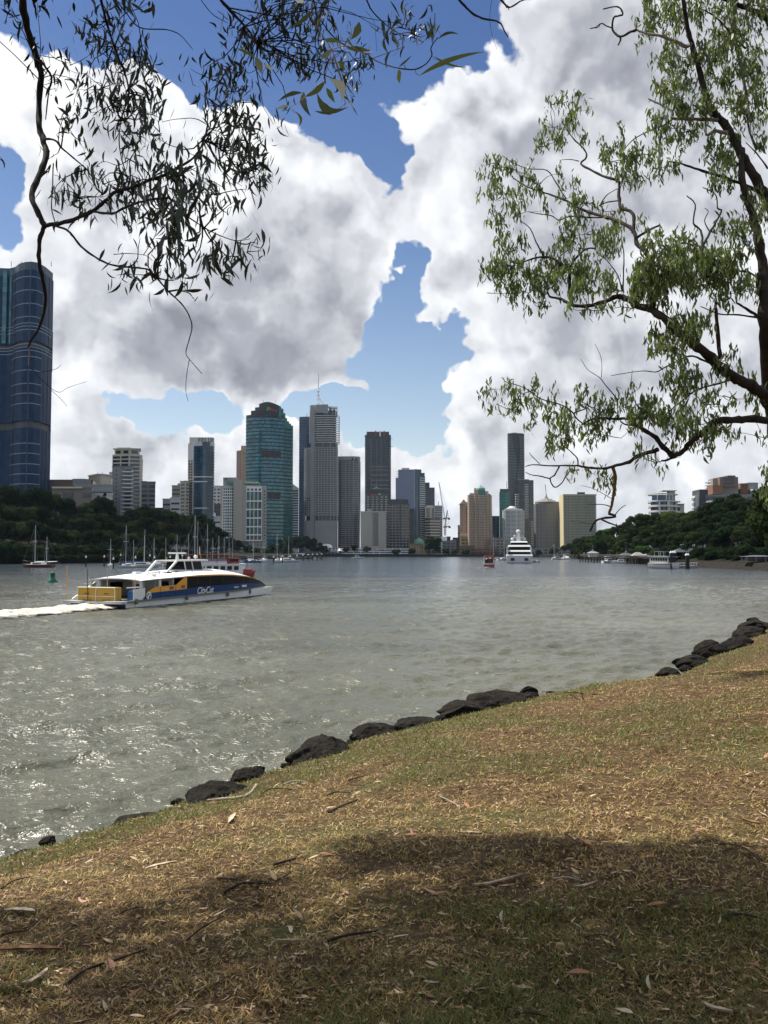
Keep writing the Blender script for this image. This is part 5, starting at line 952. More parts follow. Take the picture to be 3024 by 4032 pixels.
# ---------------------------------------------------------------- right bank jetties
def jetty(label, uv0, uv1, zdeck, wd_, piles, roof=None):
    a, b = W(*uv0).xy, W(*uv1).xy; t_ = (b - a).normalized(); n = Vector((t_.y, -t_.x)) * wd_ / 2; e = empty("boardwalk", (a.x, a.y, 0)); tag(e, label, "jetty"); D = b - a; L = D.length
    MB().prism([n * 1, D + n, D - n, n * -1], zdeck - .35, zdeck).build("deck", wood_dark, e)
    for i in range(piles):
        q = D * (i / (piles - 1)) + n * .85; MB().tube([(q.x, q.y, -1), (q.x, q.y, zdeck)], .3, 6).build("pile", wood_dark, e)
    mb = MB(); k = int(L / 3) + 1
    for i in range(k + 1): q = D * (i / k) + n * .95; mb.tube([(q.x, q.y, zdeck), (q.x, q.y, zdeck + 1.1)], .06, 4)
    mb.tube([(n.x * .95, n.y * .95, zdeck + 1.1), (D.x + n.x * .95, D.y + n.y * .95, zdeck + 1.1)], .07, 4); mb.tube([(n.x * .95, n.y * .95, zdeck + .6), (D.x + n.x * .95, D.y + n.y * .95, zdeck + .6)], .04, 4); mb.build("railing", steel, e); return e, D, n
e, D, n = jetty("long timber boardwalk on dark piles along the right bank", (2296, 2212), (2576, 2222), 3.0, 4, 22)
def hut(label, u0, u1, vt, vr, d, m, roofm, open_=True, name="pavilion", over=.8, lantern=False):
    x0, x1 = XU(u0, d), XU(u1, d); cx = (x0 + x1) / 2; hw = (x1 - x0) / 2; e = empty(name, (cx, d, 2.6)); tag(e, label, "pavilion"); z1 = ZY(vt, d) - 2.6; zr = ZY(vr, d) - 2.6
    if open_:
        for a in (-1, -.33, .33, 1):
            for b in (-1.8, 1.8): MB().box(a * hw - .15, a * hw + .15, b - .15, b + .15, 0, z1).build("post", m, e)
        MB().box(-hw, hw, -1.9, -1.8, .9, 1.05).build("rail", m, e); MB().box(-hw * .8, hw * .8, 1.2, 1.8, 0, z1 * .75).build("back_wall", greybrown, e)
    else:
        MB().box(-hw, hw, -2, 2, 0, z1).build("wall", m, e)
        for i in range(4): MB().box(-hw + hw * .5 * i + .3, -hw + hw * .5 * i + hw * .5 - .3, -2.06, -1.98, z1 * .35, z1 * .8).build("window", wdark, e)
    MB().prism([(-hw - over, -2.6), (hw + over, -2.6), (hw + over, 2.6), (-hw - over, 2.6)], z1, zr, top=[(-hw * .35, -.3), (hw * .35, -.3), (hw * .35, .3), (-hw * .35, .3)]).build("roof", roofm, e)
    if lantern: MB().tube([(0, 0, zr), (0, 0, zr + 4)], .08, 4).lathe([(.5, 0), (.5, .5), (0, 1)], 8, (0, 0, zr)).build("lantern", steel, e)
    return e
hut("small white pavilion with finial at the far end of the boardwalk", 2318, 2350, 2178, 2170, 470, white, steel, False, lantern=True)
hut("grey roofed pavilion with white lantern in the middle of the boardwalk", 2446, 2484, 2186, 2176, 440, steel, darkgrey, True, lantern=True); hut("white framed shelter with a pitched canopy on the boardwalk", 2492, 2530, 2188, 2174, 400, steel, greybrown); hut("white framed flat shelter right of the pitched one", 2534, 2575, 2186, 2180, 390, concrete, steel)
hut("hip roofed dark shelter behind the ferry landing", 2652, 2738, 2174, 2157, 335, darkgrey, darkgrey, True, over=1.0)
hut("long open shed on the right bank wall at the picture edge", 2930, 3040, 2192, 2186, 262, steel, darkgrey)
e, D, n = jetty("dark timber wharf under the white framed shelters", (2510, 2218), (2655, 2228), 2.8, 5, 9)
p = W(2620, 2238); e = empty("ferry_boat", (p.x, p.y, 0), R(-68)); tag(e, "white two level cabin launch with railed top moored beside the ferry landing", "boat")
rows = hull_rows(13, 4.8, 1.7, .5, 14, .85, .4, .5); mb = MB(); mb.grid(rows, smooth=True); mb.add(rows[0], [tuple(range(7))]); mb.grid([[r[0], r[6]] for r in rows]); mb.build("hull", hullw, e)
bgy = mat("boat_grey", (.33, .34, .33), .5); MB().prism([(-5.5, -2), (3.6, -1.9), (4.3, 0), (3.6, 1.9), (-5.5, 2)], 1.6, 3.9).build("cabin", bgy, e)
for i in range(7): MB().box(-4.9 + i * 1.2, -4.1 + i * 1.2, -2.06, -1.96, 2.6, 3.5).build("window", ggl, e)
for y in (-1.2, 0, 1.2): MB().box(3.75, 4.3 - abs(y) * .3, y - .5, y + .5, 2.6, 3.5).build("windscreen", ggl, e)
MB().prism([(-6, -2.3), (4.2, -2.2), (4.8, 0), (4.2, 2.2), (-6, 2.3)], 3.9, 4.05).build("roof", bgy, e); MB().box(-4, .8, -1.4, 1.4, 5.6, 5.75).build("canopy", steel, e)
for a in (-1.3, 1.3):
    for x in (-3.8, -1.6, .6): MB().tube([(x, a, 4), (x, a, 5.6)], .06, 4).build("post", wpaint, e)
MB().box(-6.4, 6, -2.46, -2.36, 1.35, 1.55).build("rub_rail", wood_dark, e)
for px, vb, lb in ((2652, 2239, "thick black pile cluster with white caps left of the landing ramp"), (2708, 2240, "thick black pile cluster with white caps right of the landing ramp")):
    p = W(px, vb); e = empty("pile_cluster", (p.x, p.y, -1)); tag(e, lb, "piles")
    for i, o_ in enumerate((-.75, 0, .75) if px < 2700 else (-.35, .35)): MB().tube([(o_, i * .3, 0), (o_, i * .3, 6.2 if px < 2700 else 5.4)], .42, 8).build("post", black, e); MB().lathe([(.5, 0), (.5, .2), (0, .8)], 8).build("cap", wpaint, e, (o_, i * .3, 6.2 if px < 2700 else 5.4))
p = W(2682, 2238); e = empty("landing_pontoon", (p.x, p.y, 0)); tag(e, "low grey ferry landing pontoon with white ramp rails between the black piles", "pontoon")
MB().box(-3, 5, -2, 4, -.2, .9).build("float", steel, e); MB().box(-.8, 2.6, 3.5, 20, 1.6, 1.8).build("ramp", steel, e)
for a in (-1.6, 2.8): MB().tube([(a, 0, 1), (a, 0, 3.8), (a + .7, 2, 2.6), (a + 1.2, 3, 1)], .12, 5).build("ramp_rail", wpaint, e)
for i in range(9): MB().tube([(-2.6 + i * .9, -1.8, .9), (-2.6 + i * .9, -1.8, 1.9)], .04, 4).build("rail_post", wpaint, e)
MB().tube([(-2.8, -1.8, 1.9), (5, -1.8, 1.9)], .04, 4).build("rail", wpaint, e)
# low bushes at the foot of both slopes
def bush(u, v, d, k, label, group):
    p = Vector((XU(u, d), d)); o = empty("bush", (p.x, p.y, ZY(v, d)), random.random() * 6); o.scale = (k * 1.5, k, k * .62); tag(o, label, "bush", group); link_mesh("foliage", PROTO[random.choice("abcg")][0], o, (0, 0, -3.4)); return o
for i in range(30):
    u = 2700 + i * 12.5; d = interp([2700, 3050], [330, 262], u) + random.uniform(0, 10); bush(u, interp([2700, 3050], [2222, 2235], u), d, random.uniform(.32, .5), "low dark bush over the right river wall " + near(u), "bushes along the right river wall")
for i in range(44):
    u = -40 + i * 19; d = interp([-40, 300, 600, 800], [384, 402, 440, 520], u) + random.uniform(0, 10); bush(u, interp([-40, 800], [2208, 2196], u), d, random.uniform(.3, .5), "low dark bush above the left river wall " + near(u), "bushes along the left river wall")
# lamps on the right wall + rock wall
a, b = W(2700, 2232).xy, W(3200, 2255).xy; t_ = (b - a).normalized(); n = Vector((-t_.y, t_.x)); e = tag(MB().prism([a - n * 2.5, b - n * 2.5, b + n * 1, a + n * 1], -1, 2.2, top=[a + n * .2, b + n * .2, b + n * 1, a + n * 1]).build("river_wall", mat("rubble_wall", (.020, .017, .014), .95, var=.5, vscale=.6, bump=.8, bscale=1.5)), "dark rubble river wall along the right bank", "river wall")
a, b = W(-60, 2220).xy, W(830, 2206).xy; t_ = (b - a).normalized(); n = Vector((-t_.y, t_.x)); e = tag(MB().prism([a - n * 1.5, b - n * 1.5, b + n * 1, a + n * 1], -1, 2.5, top=[a + n * .2, b + n * .2, b + n * 1, a + n * 1]).build("river_wall", mat("rubble_wall", (.020, .017, .014), .95)), "dark stone river wall along the left bank", "river wall")
for u, v in ((2180, 2150), (2300, 2180), (2395, 2180), (1985, 2135), (1930, 2150)):
    p = Vector((XU(u, 1000 if u < 2100 else 560), 1000 if u < 2100 else 560)); h = ZY(v, p.y); e = empty("street_lamp", (p.x, p.y, 2.4)); tag(e, "white globe lamp post " + near(u), "street lamp", "globe lamps on the waterfront"); MB().tube([(0, 0, 0), (0, 0, h - 2.4)], .12, 5).build("pole", steel, e); MB().lathe([(0, -.4), (.5, 0), (0, .5)], 8).build("globe", wpaint, e, (0, 0, h - 2.2))
# ---------------------------------------------------------------- the catamaran ferry
S0 = Vector((-24.3, 79.6)); HD = math.atan2(26.4, 10.3)
FE = empty("ferry", (S0.x, S0.y, 0), HD); tag(FE, "blue white and orange catamaran ferry with lettering on its side, speeding right", "ferry")
white_f = mat("ferry_white", (.72, .72, .70), .35, var=.06, vscale=1.5); blue_f = mat("ferry_blue", (.002, .040, .155), .45, spec=.2); orange_f = mat("ferry_orange", (.75, .32, .03), .35); glass_f = mat("ferry_glass", (.004, .005, .008), .25, spec=.12); rail_f = mat("fender_grey", (.16, .15, .13), .7); under = mat("antifoul", (.02, .022, .025), .6); box_y = mat("mustard", (.42, .24, .015), .5); alu = mat("ferry_alloy", (.45, .46, .47), .4)
BM, LN = 6.5, 29.2     # beam, length; y = 0 is the starboard side, y = BM the port side
def hull(y0, y1, sgn):
    rows = []
    for i in range(17):
        t = i / 16; x = -.2 + LN * t * .985; tp = max(0, (t - .6) / .4) ** 1.8; yc = (y0 + y1) / 2; hw = (y1 - y0) / 2 * (1 - tp * .97); zt = .78 + .35 * t; ov = 1.4 * max(0, (t - .8) / .2)
        yo = yc + sgn * 0
        rows.append([(x + ov, yo - hw, zt), (x + ov * .3, yo - hw, .2), (x, yo - hw * .6, -.35), (x, yo + hw * .6, -.35), (x + ov * .3, yo + hw, .2), (x + ov, yo + hw, zt)])
    return rows
for y0, y1 in ((0, 1.7), (BM - 1.7, BM)):
    rows = hull(y0, y1, 0); mb = MB(); mb.grid(rows, smooth=False); mb.add(rows[0], [tuple(range(6))]); mb.grid([[r[0], r[5]] for r in rows]); o = mb.build("hull", white_f, FE)
    mb = MB()
    for side in (0, 5):
        mb.grid([[(r[side][0], r[side][1] + (-.012 if side == 0 else .012), .22), (r[side][0] * .999, r[side][1] + (-.012 if side == 0 else .012), -.05)] for r in rows[:-1]])
    mb.box(-.23, -.2, y0 + .02, y1 - .02, -.3, .70); mb.build("antifouling", under, o)
# bridge deck
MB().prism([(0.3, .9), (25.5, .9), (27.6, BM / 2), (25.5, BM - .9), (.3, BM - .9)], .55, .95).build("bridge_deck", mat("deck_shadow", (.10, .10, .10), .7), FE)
def side_curve(x): # superstructure plan: half width from the centre line
    t = max(0, (x - 16) / 13.4); return (BM / 2 + .06) * (1 - .50 * min(1.0, t) ** 2.3)
def zdeck(x): return .82 + .0135 * x
def ztop(x):  # roof edge height over the length
    return np.interp(x, [1.8, 4, 8, 12, 16, 19, 22, 25, 27.4, 29.2], [2.72, 2.82, 2.92, 3.02, 3.0, 2.9, 2.66, 2.26, 1.82, 1.34])
def strip(xs, zlo, zhi, m, name, out=0.0, parent=FE, sides=(-1, 1), thick=.05):
    ob = None
    for s_ in sides:
        rows = []
        for x in xs:
            y = BM / 2 + s_ * (side_curve(x) + out); yi = BM / 2 + s_ * (side_curve(x) + out - thick); a, b = zlo(x), zhi(x); rows.append([(x, yi, a), (x, y, a), (x, y, b), (x, yi, b)])
        mb = MB(); mb.grid(rows, close=True); mb.add(rows[0], [(0, 1, 2, 3)]); mb.add(rows[-1], [(0, 1, 2, 3)]); ob = mb.build(name, m, parent)
    return ob
xs = lambda a, b, n=16: [a + (b - a) * i / n for i in range(n + 1)]
strip(xs(-.2, 29.2, 40), lambda x: zdeck(x) - .16, lambda x: zdeck(x) + .04, rail_f, "rub_rail", .10, thick=.3)
# blue side with the glass and the orange arch above it
strip(xs(2.4, 29.1, 40), lambda x: zdeck(x) + .04, lambda x: float(min(ztop(x) - .05, np.interp(x, [2.4, 3.2, 9, 9.3, 14, 20, 24, 29.1], [1.0, 1.5, 1.62, 1.66, 1.78, 1.82, 1.75, 1.25]))), blue_f, "side_panel", 0)
strip(xs(3.0, 9.6, 14), lambda x: float(np.interp(x, [3.0, 3.4, 9, 9.6], [1.42, 1.5, 1.62, 1.66])), lambda x: float(np.interp(x, [3.0, 4.2, 7.9, 8.2, 9.2, 9.6], [1.62, 2.05, 2.12, 2.4, 2.85, 2.9])), orange_f, "orange_panel", .01)
strip(xs(9.6, 28.8, 30), lambda x: float(np.interp(x, [9.6, 14, 20, 24, 28.8], [1.62, 1.78, 1.82, 1.75, 1.33])), lambda x: float(ztop(x) - np.interp(x, [9.6, 11, 22, 28.8], [.05, .1, .12, .02])), glass_f, "side_window", -.02)
strip(xs(9.2, 24.5, 26), lambda x: float(ztop(x) - np.interp(x, [9.2, 12, 20, 24.5], [.05, .12, .13, .03])), lambda x: float(ztop(x) + .02), orange_f, "orange_arch", .02)
for x in (11.5, 14, 16.5, 19, 21.3, 23.4): strip([x, x + .06], lambda x: 1.8, lambda x: float(ztop(x) - .14), mat("mullion_black", (.02, .02, .02), .4), "window_mullion", -.005)
# saloon interior wall behind the glass and aft lounge walls
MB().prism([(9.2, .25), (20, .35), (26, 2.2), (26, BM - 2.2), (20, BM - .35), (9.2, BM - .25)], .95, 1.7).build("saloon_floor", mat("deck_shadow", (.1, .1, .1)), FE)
MB().box(3.6, 9.2, BM - .35, BM - .1, .95, 2.7).build("port_wall", white_f, FE); MB().box(7.9, 8.1, .5, BM - .4, .95, 2.75).build("bulkhead", white_f, FE)
MB().box(4.5, 4.7, 1.6, 2.9, .95, 2.7).box(5.9, 6.05, 1.2, 2.6, .95, 2.7).build("partition", white_f, FE)
MB().box(7.86, 7.9, 1.0, 2.2, 1.0, 2.5).build("door", glass_f, FE); MB().box(7.85, 7.9, 3.0, 4.6, 1.6, 2.4).build("bulkhead_window", glass_f, FE); MB().box(5.0, 7.0, BM - .4, BM - .36, 1.7, 2.4).build("port_window", glass_f, FE)
MB().box(4.47, 4.5, 1.9, 2.6, 1.5, 1.9).box(4.47, 4.5, 1.9, 2.6, 2.05, 2.3).build("blue_notice", blue_f, FE)
for y in (.25, BM - .25):
    MB().tube([(2.3, y, .9), (2.35, y, 2.72)], .12, 8).build("roof_pillar", white_f, FE)
    MB().prism([(5.2, y - .08), (5.5, y - .08), (5.5, y + .08), (5.2, y + .08)], 1.9, 2.8).build("roof_pillar", white_f, FE)
# rounded white roof
rows = []
for x in xs(2.0, 29.2, 36):
    hw = side_curve(x) - .02; zt = float(ztop(x)); cr = np.interp(x, [2, 6, 12, 18, 24, 29.2], [.22, .42, .62, .66, .42, .04]); r = []
    for j in range(13): a = -1 + 2 * j / 12; r.append((x, BM / 2 + a * hw, zt + cr * (1 - abs(a) ** 2.4)))
    rows.append(r)
mb = MB(); mb.grid(rows[:30], smooth=True); mb.grid([[(p[0], p[1], p[2] - .09 - .0 * p[0]) for p in r] for r in rows[:30]], smooth=True); mb.grid([[rows[0][j], (rows[0][j][0], rows[0][j][1], rows[0][j][2] - .1)] for j in range(13)]); mb.build("roof", white_f, FE)
mb = MB(); mb.grid(rows[29:], smooth=True); mb.grid([rows[-1], [(p[0] + .12, p[1], zdeck(29.2)) for p in rows[-1]]]); mb.build("bow_window", glass_f, FE)
MB().tube([(26.0, 1.1, 2.2), (28.6, 1.9, 1.75), (28.6, BM - 1.9, 1.75), (26.0, BM - 1.1, 2.2)], .04, 5).build("bow_rail", alu, FE)
# wheelhouse
WZ = 3.55
wh = MB().prism([(12.2, 1.9), (15.5, 1.75), (17.2, 2.6), (17.2, BM - 2.6), (15.5, BM - 1.75), (12.2, BM - 1.9)], WZ - .25, WZ + .95, top=[(12.4, 2.0), (15.2, 1.95), (16.3, 2.7), (16.3, BM - 2.7), (15.2, BM - 1.95), (12.4, BM - 2.0)]).build("wheelhouse", glass_f, FE)
MB().prism([(10.4, 2.0), (15.6, 1.7), (17.6, 2.6), (17.6, BM - 2.6), (15.6, BM - 1.7), (10.4, BM - 2.0)], WZ + .95, WZ + 1.1).build("wheelhouse_roof", white_f, wh)
for y in (1.95, BM - 1.95): MB().tube([(8.6, y, WZ - .35), (10.6, y, WZ + 1.0)], [.10, .14], 6).build("arch_leg", white_f, wh)
for p in ((12.3, 1.92), (13.6, 1.85), (15.4, 1.8), (16.8, 2.6)): MB().tube([(p[0], p[1], WZ - .2), (p[0] - .25, p[1] + .1, WZ + .98)], .07, 5).build("window_post", white_f, wh)
MB().tube([(12.5, BM / 2, WZ + 1.1), (12.5, BM / 2, WZ + 1.75)], [.22, .12], 8).build("radar_mast", white_f, FE); MB().box(12.35, 12.65, BM / 2 - 1.1, BM / 2 + 1.1, WZ + 1.75, WZ + 1.93).build("radar_scanner", white_f, FE)
MB().lathe([(0, -.2), (.24, -.05), (.2, .15), (0, .25)], 10).build("satellite_dome", white_f, FE, (14.8, 2.4, WZ + 1.4)); MB().lathe([(0, -.15), (.18, 0), (0, .18)], 8).build("satellite_dome", white_f, FE, (13.2, 2.2, WZ + 1.3))
for x, y, h in ((12.3, 3.0, 1.5), (14.9, 4.2, 1.2), (15.6, 2.2, .9)): MB().tube([(x, y, WZ + 1.1), (x - .25, y, WZ + 1.1 + h)], .02, 4).build("whip_antenna", alu, FE)
for x, y, sx_, sy_ in ((9.0, 3.2, .7, .5), (10.4, 4.4, .5, .5), (15.9, 1.3, .45, .4), (5.8, 3.4, .6, .3)): MB().prism([(x - sx_, y - sy_), (x + sx_, y - sy_), (x + sx_, y + sy_), (x - sx_, y + sy_)], 3.15, 3.5, top=[(x - sx_ * .7, y - sy_ * .7), (x + sx_ * .7, y - sy_ * .7), (x + sx_ * .7, y + sy_ * .7), (x - sx_ * .7, y + sy_ * .7)]).build("roof_hatch", white_f, FE)
MB().box(8.3, 9.0, 1.4, 2.4, 3.36, 3.44).box(9.6, 10.2, 1.4, 2.4, 3.38, 3.46).build("roof_vent", under, FE); MB().tube([(5.0, 1.5, 3.1), (5.0, 1.5, 3.35), (7.0, 1.5, 3.45), (7.0, 1.5, 3.2)], .06, 5).build("roof_rail", alu, FE)
MB().box(5.2, 5.5, .8, 1.1, 3.1, 3.3).build("roof_lamp", white_f, FE)
# stern: platform, quarter wings, two yellow lockers, rails, poles
MB().box(-.6, 3, .3, BM - .3, .62, .8).build("aft_deck", alu, FE)
MB().box(-1.1, 0, -.15, 1.9, .62, .86).build("stern_step", alu, FE); MB().box(-1.1, 0, BM - 1.9, BM + .15, .62, .86).build("stern_step", alu, FE)
for y, hw in ((2.15, 1.10), (4.45, 1.10)):
    o = MB().box(-.35, .45, y - hw, y + hw, .62, 2.14).build("stern_locker", box_y, FE)
    MB().box(-.39, -.35, y - .95, y + .95, 1.28, 1.33).box(-.41, -.35, y - .5, y + .5, .62, 1.0).box(-.43, -.38, y - .4, y + .4, .9, .94).build("locker_frame", mat("mustard_dark", (.28, .16, .02), .5), o); MB().box(-.37, -.352, y - .28, y + .28, 1.5, 1.58).build("small_notice", under, o)
MB().tube([(-.35, 1.15, 2.12), (-.35, 5.55, 2.12)], .045, 5).tube([(-.4, 1.15, 1.3), (-.4, 5.55, 1.3)], .03, 5).build("stern_rail", white_f, FE)
for y in (1.15, 3.36, 5.55): MB().tube([(-.35, y, .7), (-.35, y, 2.12)], .045, 5).build("rail_post", white_f, FE)
o = MB().prism([(-.1, BM - .12), (3.2, BM - .12), (3.2, BM), (-.1, BM)], .85, [1.0, 2.55, 2.55, 1.0]).build("quarter_wing", white_f, FE); MB().prism([(1.0, 0), (2.7, 0), (2.7, .12), (1.0, .12)], .85, [1.9, 2.0, 2.0, 1.9]).build("quarter_wing", white_f, FE)
MB().box(1.2, 2.1, .35, .9, .85, 1.75).build("blue_locker", mat("cabinet_blue", (.02, .10, .26), .5), FE)
MB().tube([(.1, .15, 2.1), (2.5, .15, 2.1)], .05, 5).build("side_rail", white_f, FE)
for x, y, h, m in ((-.9, BM - .2, 4.2, orange_f), (-.4, BM - 2.2, 3.9, under), (.4, 2.6, 4.0, alu), (1.6, .25, 3.0, orange_f)): MB().tube([(x, y, .8), (x - .15, y, h)], .035, 5).build("flag_pole", m, FE)
MB().tube([(2.4, .2, 1.9), (2.4, .2, 2.1)], .1, 6).build("bollard", alu, FE)
# lettering on the starboard side (faces -y)
def side_text(s, x, z, size, name, m=white_f, shear=.25, **kw):
    y = BM / 2 - side_curve(x) - .02; sl = math.atan2(-(side_curve(x + 1) - side_curve(x - 1)) , 2.0) * 1.0
    return text_mesh(s, size, m, name, FE, (x, y - .01, z), (R(90), 0, -math.atan2(side_curve(x + 1) - side_curve(x - 1), 2.0) ), .01, shear, 1.0, .012 * size)
side_text("CityCat", 13.0, 1.33, 1.0, "side_lettering")
side_text("brisbane", 19.6, 1.45, .34, "small_lettering", shear=0); side_text("AECOM", 21.4, 1.47, .26, "small_lettering", shear=0) if False else MB().box(20.9, 22.1, -.02, 0, 1.38, 1.62).build("white_plate", white_f, FE, (0, BM / 2 - side_curve(21.5) - .02, 0))
side_text("762", 24.6, 2.02, .24, "small_lettering", shear=0) if False else None
mb = MB(); mb.lathe([(.40, 0), (.40, .02), (.30, .02)], 20); em = mb.build("emblem", white_f, FE, (3.15, -.10, 1.2)); em.rotation_euler = (R(90), 0, 0)
mb = MB(); mb.prism([(-.26, -.2), (-.05, -.28), (.05, .0), (.26, .05), (.1, .24), (-.12, .1)], .0, .03); e2 = mb.build("emblem_figure", white_f, em)
for x, z in ((6.9, 1.85), (8.9, 1.9)): MB().box(x - .32, x + .32, -.02, 0, z - .15, z + .15).build("side_vent", mat("vent_brown", (.16, .09, .05), .6), FE, (0, BM / 2 - side_curve(x) - .03, 0))
for x in (5.0, 7.6): MB().box(x - .02, x + .02, -.015, 0, .95, 2.0).build("panel_seam", under, FE, (0, BM / 2 - side_curve(x) - .015, 0))
MB().box(5.6, 6.4, -.02, 0, 1.68, 1.82).build("faded_number", mat("faded_orange", (.80, .45, .15), .5), FE, (0, -.08, 0))
for x in (1.2, 9.5, 17.5, 23): MB().lathe([(.14, 0), (.18, .25), (.14, .5)], 8).build("fender", rail_f, FE, (x, BM / 2 - side_curve(x) - .12, .5))
# ---------------------------------------------------------------- people on the aft deck
skin_m = mat("skin", (.35, .2, .14), .6)
def person(label, loc_, rz, shirt, trousers, seated=True):
    e = empty("person", loc_, rz); tag(e, label, "person")
    J = {"pelvis": (0, 0, .48), "waist": (0, 0, .72), "chest": (0, 0, .95), "neck": (0, 0, 1.12), "head0": (.02, 0, 1.2), "head1": (.03, 0, 1.33), "shl": (0, .19, 1.05), "shr": (0, -.19, 1.05), "ell": (.08, .25, .80), "elr": (.08, -.25, .80), "wrl": (.30, .17, .68), "wrr": (.30, -.17, .68), "hal": (.38, .13, .66), "har": (.38, -.13, .66), "hl": (.03, .1, .47), "hr": (.03, -.1, .47), "knl": (.43, .12, .50), "knr": (.43, -.12, .50), "anl": (.45, .12, .08), "anr": (.45, -.12, .08), "tol": (.62, .13, .04), "tor": (.62, -.13, .04)}
    if not seated:
        for k, v in {"knl": (.02, .11, .0), "knr": (.02, -.11, .0), "anl": (0, .11, -.42), "anr": (0, -.11, -.42), "tol": (.16, .12, -.46), "tor": (.16, -.12, -.46), "ell": (.02, .26, .78), "elr": (.02, -.26, .78), "wrl": (.1, .27, .55), "wrr": (.1, -.27, .55), "hal": (.12, .27, .46), "har": (.12, -.27, .46)}.items(): J[k] = v
    names = list(J); E = [("pelvis", "waist"), ("waist", "chest"), ("chest", "neck"), ("neck", "head0"), ("head0", "head1"), ("chest", "shl"), ("chest", "shr"), ("shl", "ell"), ("shr", "elr"), ("ell", "wrl"), ("elr", "wrr"), ("wrl", "hal"), ("wrr", "har"), ("pelvis", "hl"), ("pelvis", "hr"), ("hl", "knl"), ("hr", "knr"), ("knl", "anl"), ("knr", "anr"), ("anl", "tol"), ("anr", "tor")]
    Rd = {"pelvis": .14, "waist": .12, "chest": .15, "neck": .055, "head0": .08, "head1": .09, "shl": .07, "shr": .07, "ell": .045, "elr": .045, "wrl": .03, "wrr": .03, "hal": .03, "har": .03, "hl": .09, "hr": .09, "knl": .06, "knr": .06, "anl": .04, "anr": .04, "tol": .035, "tor": .035}
    me = bpy.data.meshes.new("body"); me.from_pydata([J[n] for n in names], [(names.index(a), names.index(b)) for a, b in E], []); o = link_mesh("body", me, e)
    sk = o.modifiers.new("skin", 'SKIN'); 
    for i, n in enumerate(names): me.skin_vertices[0].data[i].radius = (Rd[n],) * 2
    me.skin_vertices[0].data[0].use_root = True; o.modifiers.new("sub", 'SUBSURF').levels = 1; dg = bpy.context.evaluated_depsgraph_get(); nm = bpy.data.meshes.new_from_object(o.evaluated_get(dg)); o.modifiers.clear(); o.data = nm
    nm.materials.clear()
    for m in (skin_m, shirt, trousers): nm.materials.append(m)
    for p in nm.polygons:
        c = p.center; p.use_smooth = True; p.material_index = 0 if (c.z > 1.1 or (abs(c.y) > .1 and (Vector(J["hal"]) - c).length < .1) or (Vector(J["har"]) - c).length < .1) else (1 if c.z > .58 and c.x < .3 else 2)
    MB().lathe([(.10, -.02), (.105, .05), (.07, .11), (0, .13)], 10, (.02, 0, 1.30)).build("hair", mat("dark_hair", (.02, .015, .01), .8), e); return e
def fpt(x, y, z): c, s = math.cos(HD), math.sin(HD); return (S0.x + x * c - y * s, S0.y + x * s + y * c, z)
person("person in a dark red top seated under the ferry's aft roof", fpt(3.2, 4.6, .85), HD + 2.6, mat("maroon_shirt", (.14, .02, .02), .8), mat("dark_trousers", (.03, .03, .05), .8))
person("person with dark hair seated behind the yellow stern lockers", fpt(.9, 3.3, .78), HD - .4, mat("grey_shirt", (.12, .13, .15), .8), mat("dark_trousers", (.03, .03, .05)))
# ---------------------------------------------------------------- red and white ferry beyond
p = W(905, 2283); e = empty("river_boat", (p.x - 2.0, p.y, 0), R(18)); tag(e, "red and white two deck river boat passing behind the catamaran ferry", "river boat")
rows = hull_rows(13, 4.6, 1.3, .6, 14, .85, .4, .6); mb = MB(); mb.grid(rows, smooth=True); mb.add(rows[0], [tuple(range(7))]); mb.grid([[r[0], r[6]] for r in rows]); mb.build("hull", red, e)
MB().prism([(-6, -2), (4.2, -1.9), (5.0, 0), (4.2, 1.9), (-6, 2)], 1.2, 3.05).build("cabin", wpaint, e)
for i in range(7): MB().box(-5.4 + i * 1.32, -4.5 + i * 1.32, -2.06, -1.97, 2.0, 2.75).build("window", ggl, e)
MB().prism([(-6.4, -2.2), (4.4, -2.1), (5.2, 0), (4.4, 2.1), (-6.4, 2.2)], 3.05, 3.2).build("deck_roof", wpaint, e); mb = MB(); mb.grid([[(x, -1.6 * math.cos(a), 3.2 + 1.0 * math.sin(a)) for a in (0, .5, 1.1, 1.57, 2.05, 2.65, 3.14)] for x in (-5.6, 1.2)], smooth=True); mb.build("white_awning", wpaint, e)
MB().box(1.4, 3.6, -1.4, 1.4, 3.2, 4.3).build("wheelhouse", red, e); MB().box(1.6, 3.4, -1.45, -1.41, 3.6, 4.15).build("wheelhouse_window", ggl, e); MB().box(4.6, 6.3, -1.2, 1.2, 1.2, 2.1).build("bow_bulwark", red, e)
MB().box(-6.6, 2.0, -2.3, 2.3, 4.95, 5.05).build("upper_canopy", red, e)
for x in (-6.2, -3.5, -.8, 1.7):
    for y in (-2, 2): MB().tube([(x, y, 3.1), (x, y, 4.95)], .05, 4).build("post", red, e)
MB().tube([(-6.3, -2.1, 3.9), (1.8, -2.1, 3.9)], .05, 4).build("rail", red, e); MB().tube([(-4, 0, 5), (-4, 0, 6.6)], .06, 5).build("mast", wpaint, e)
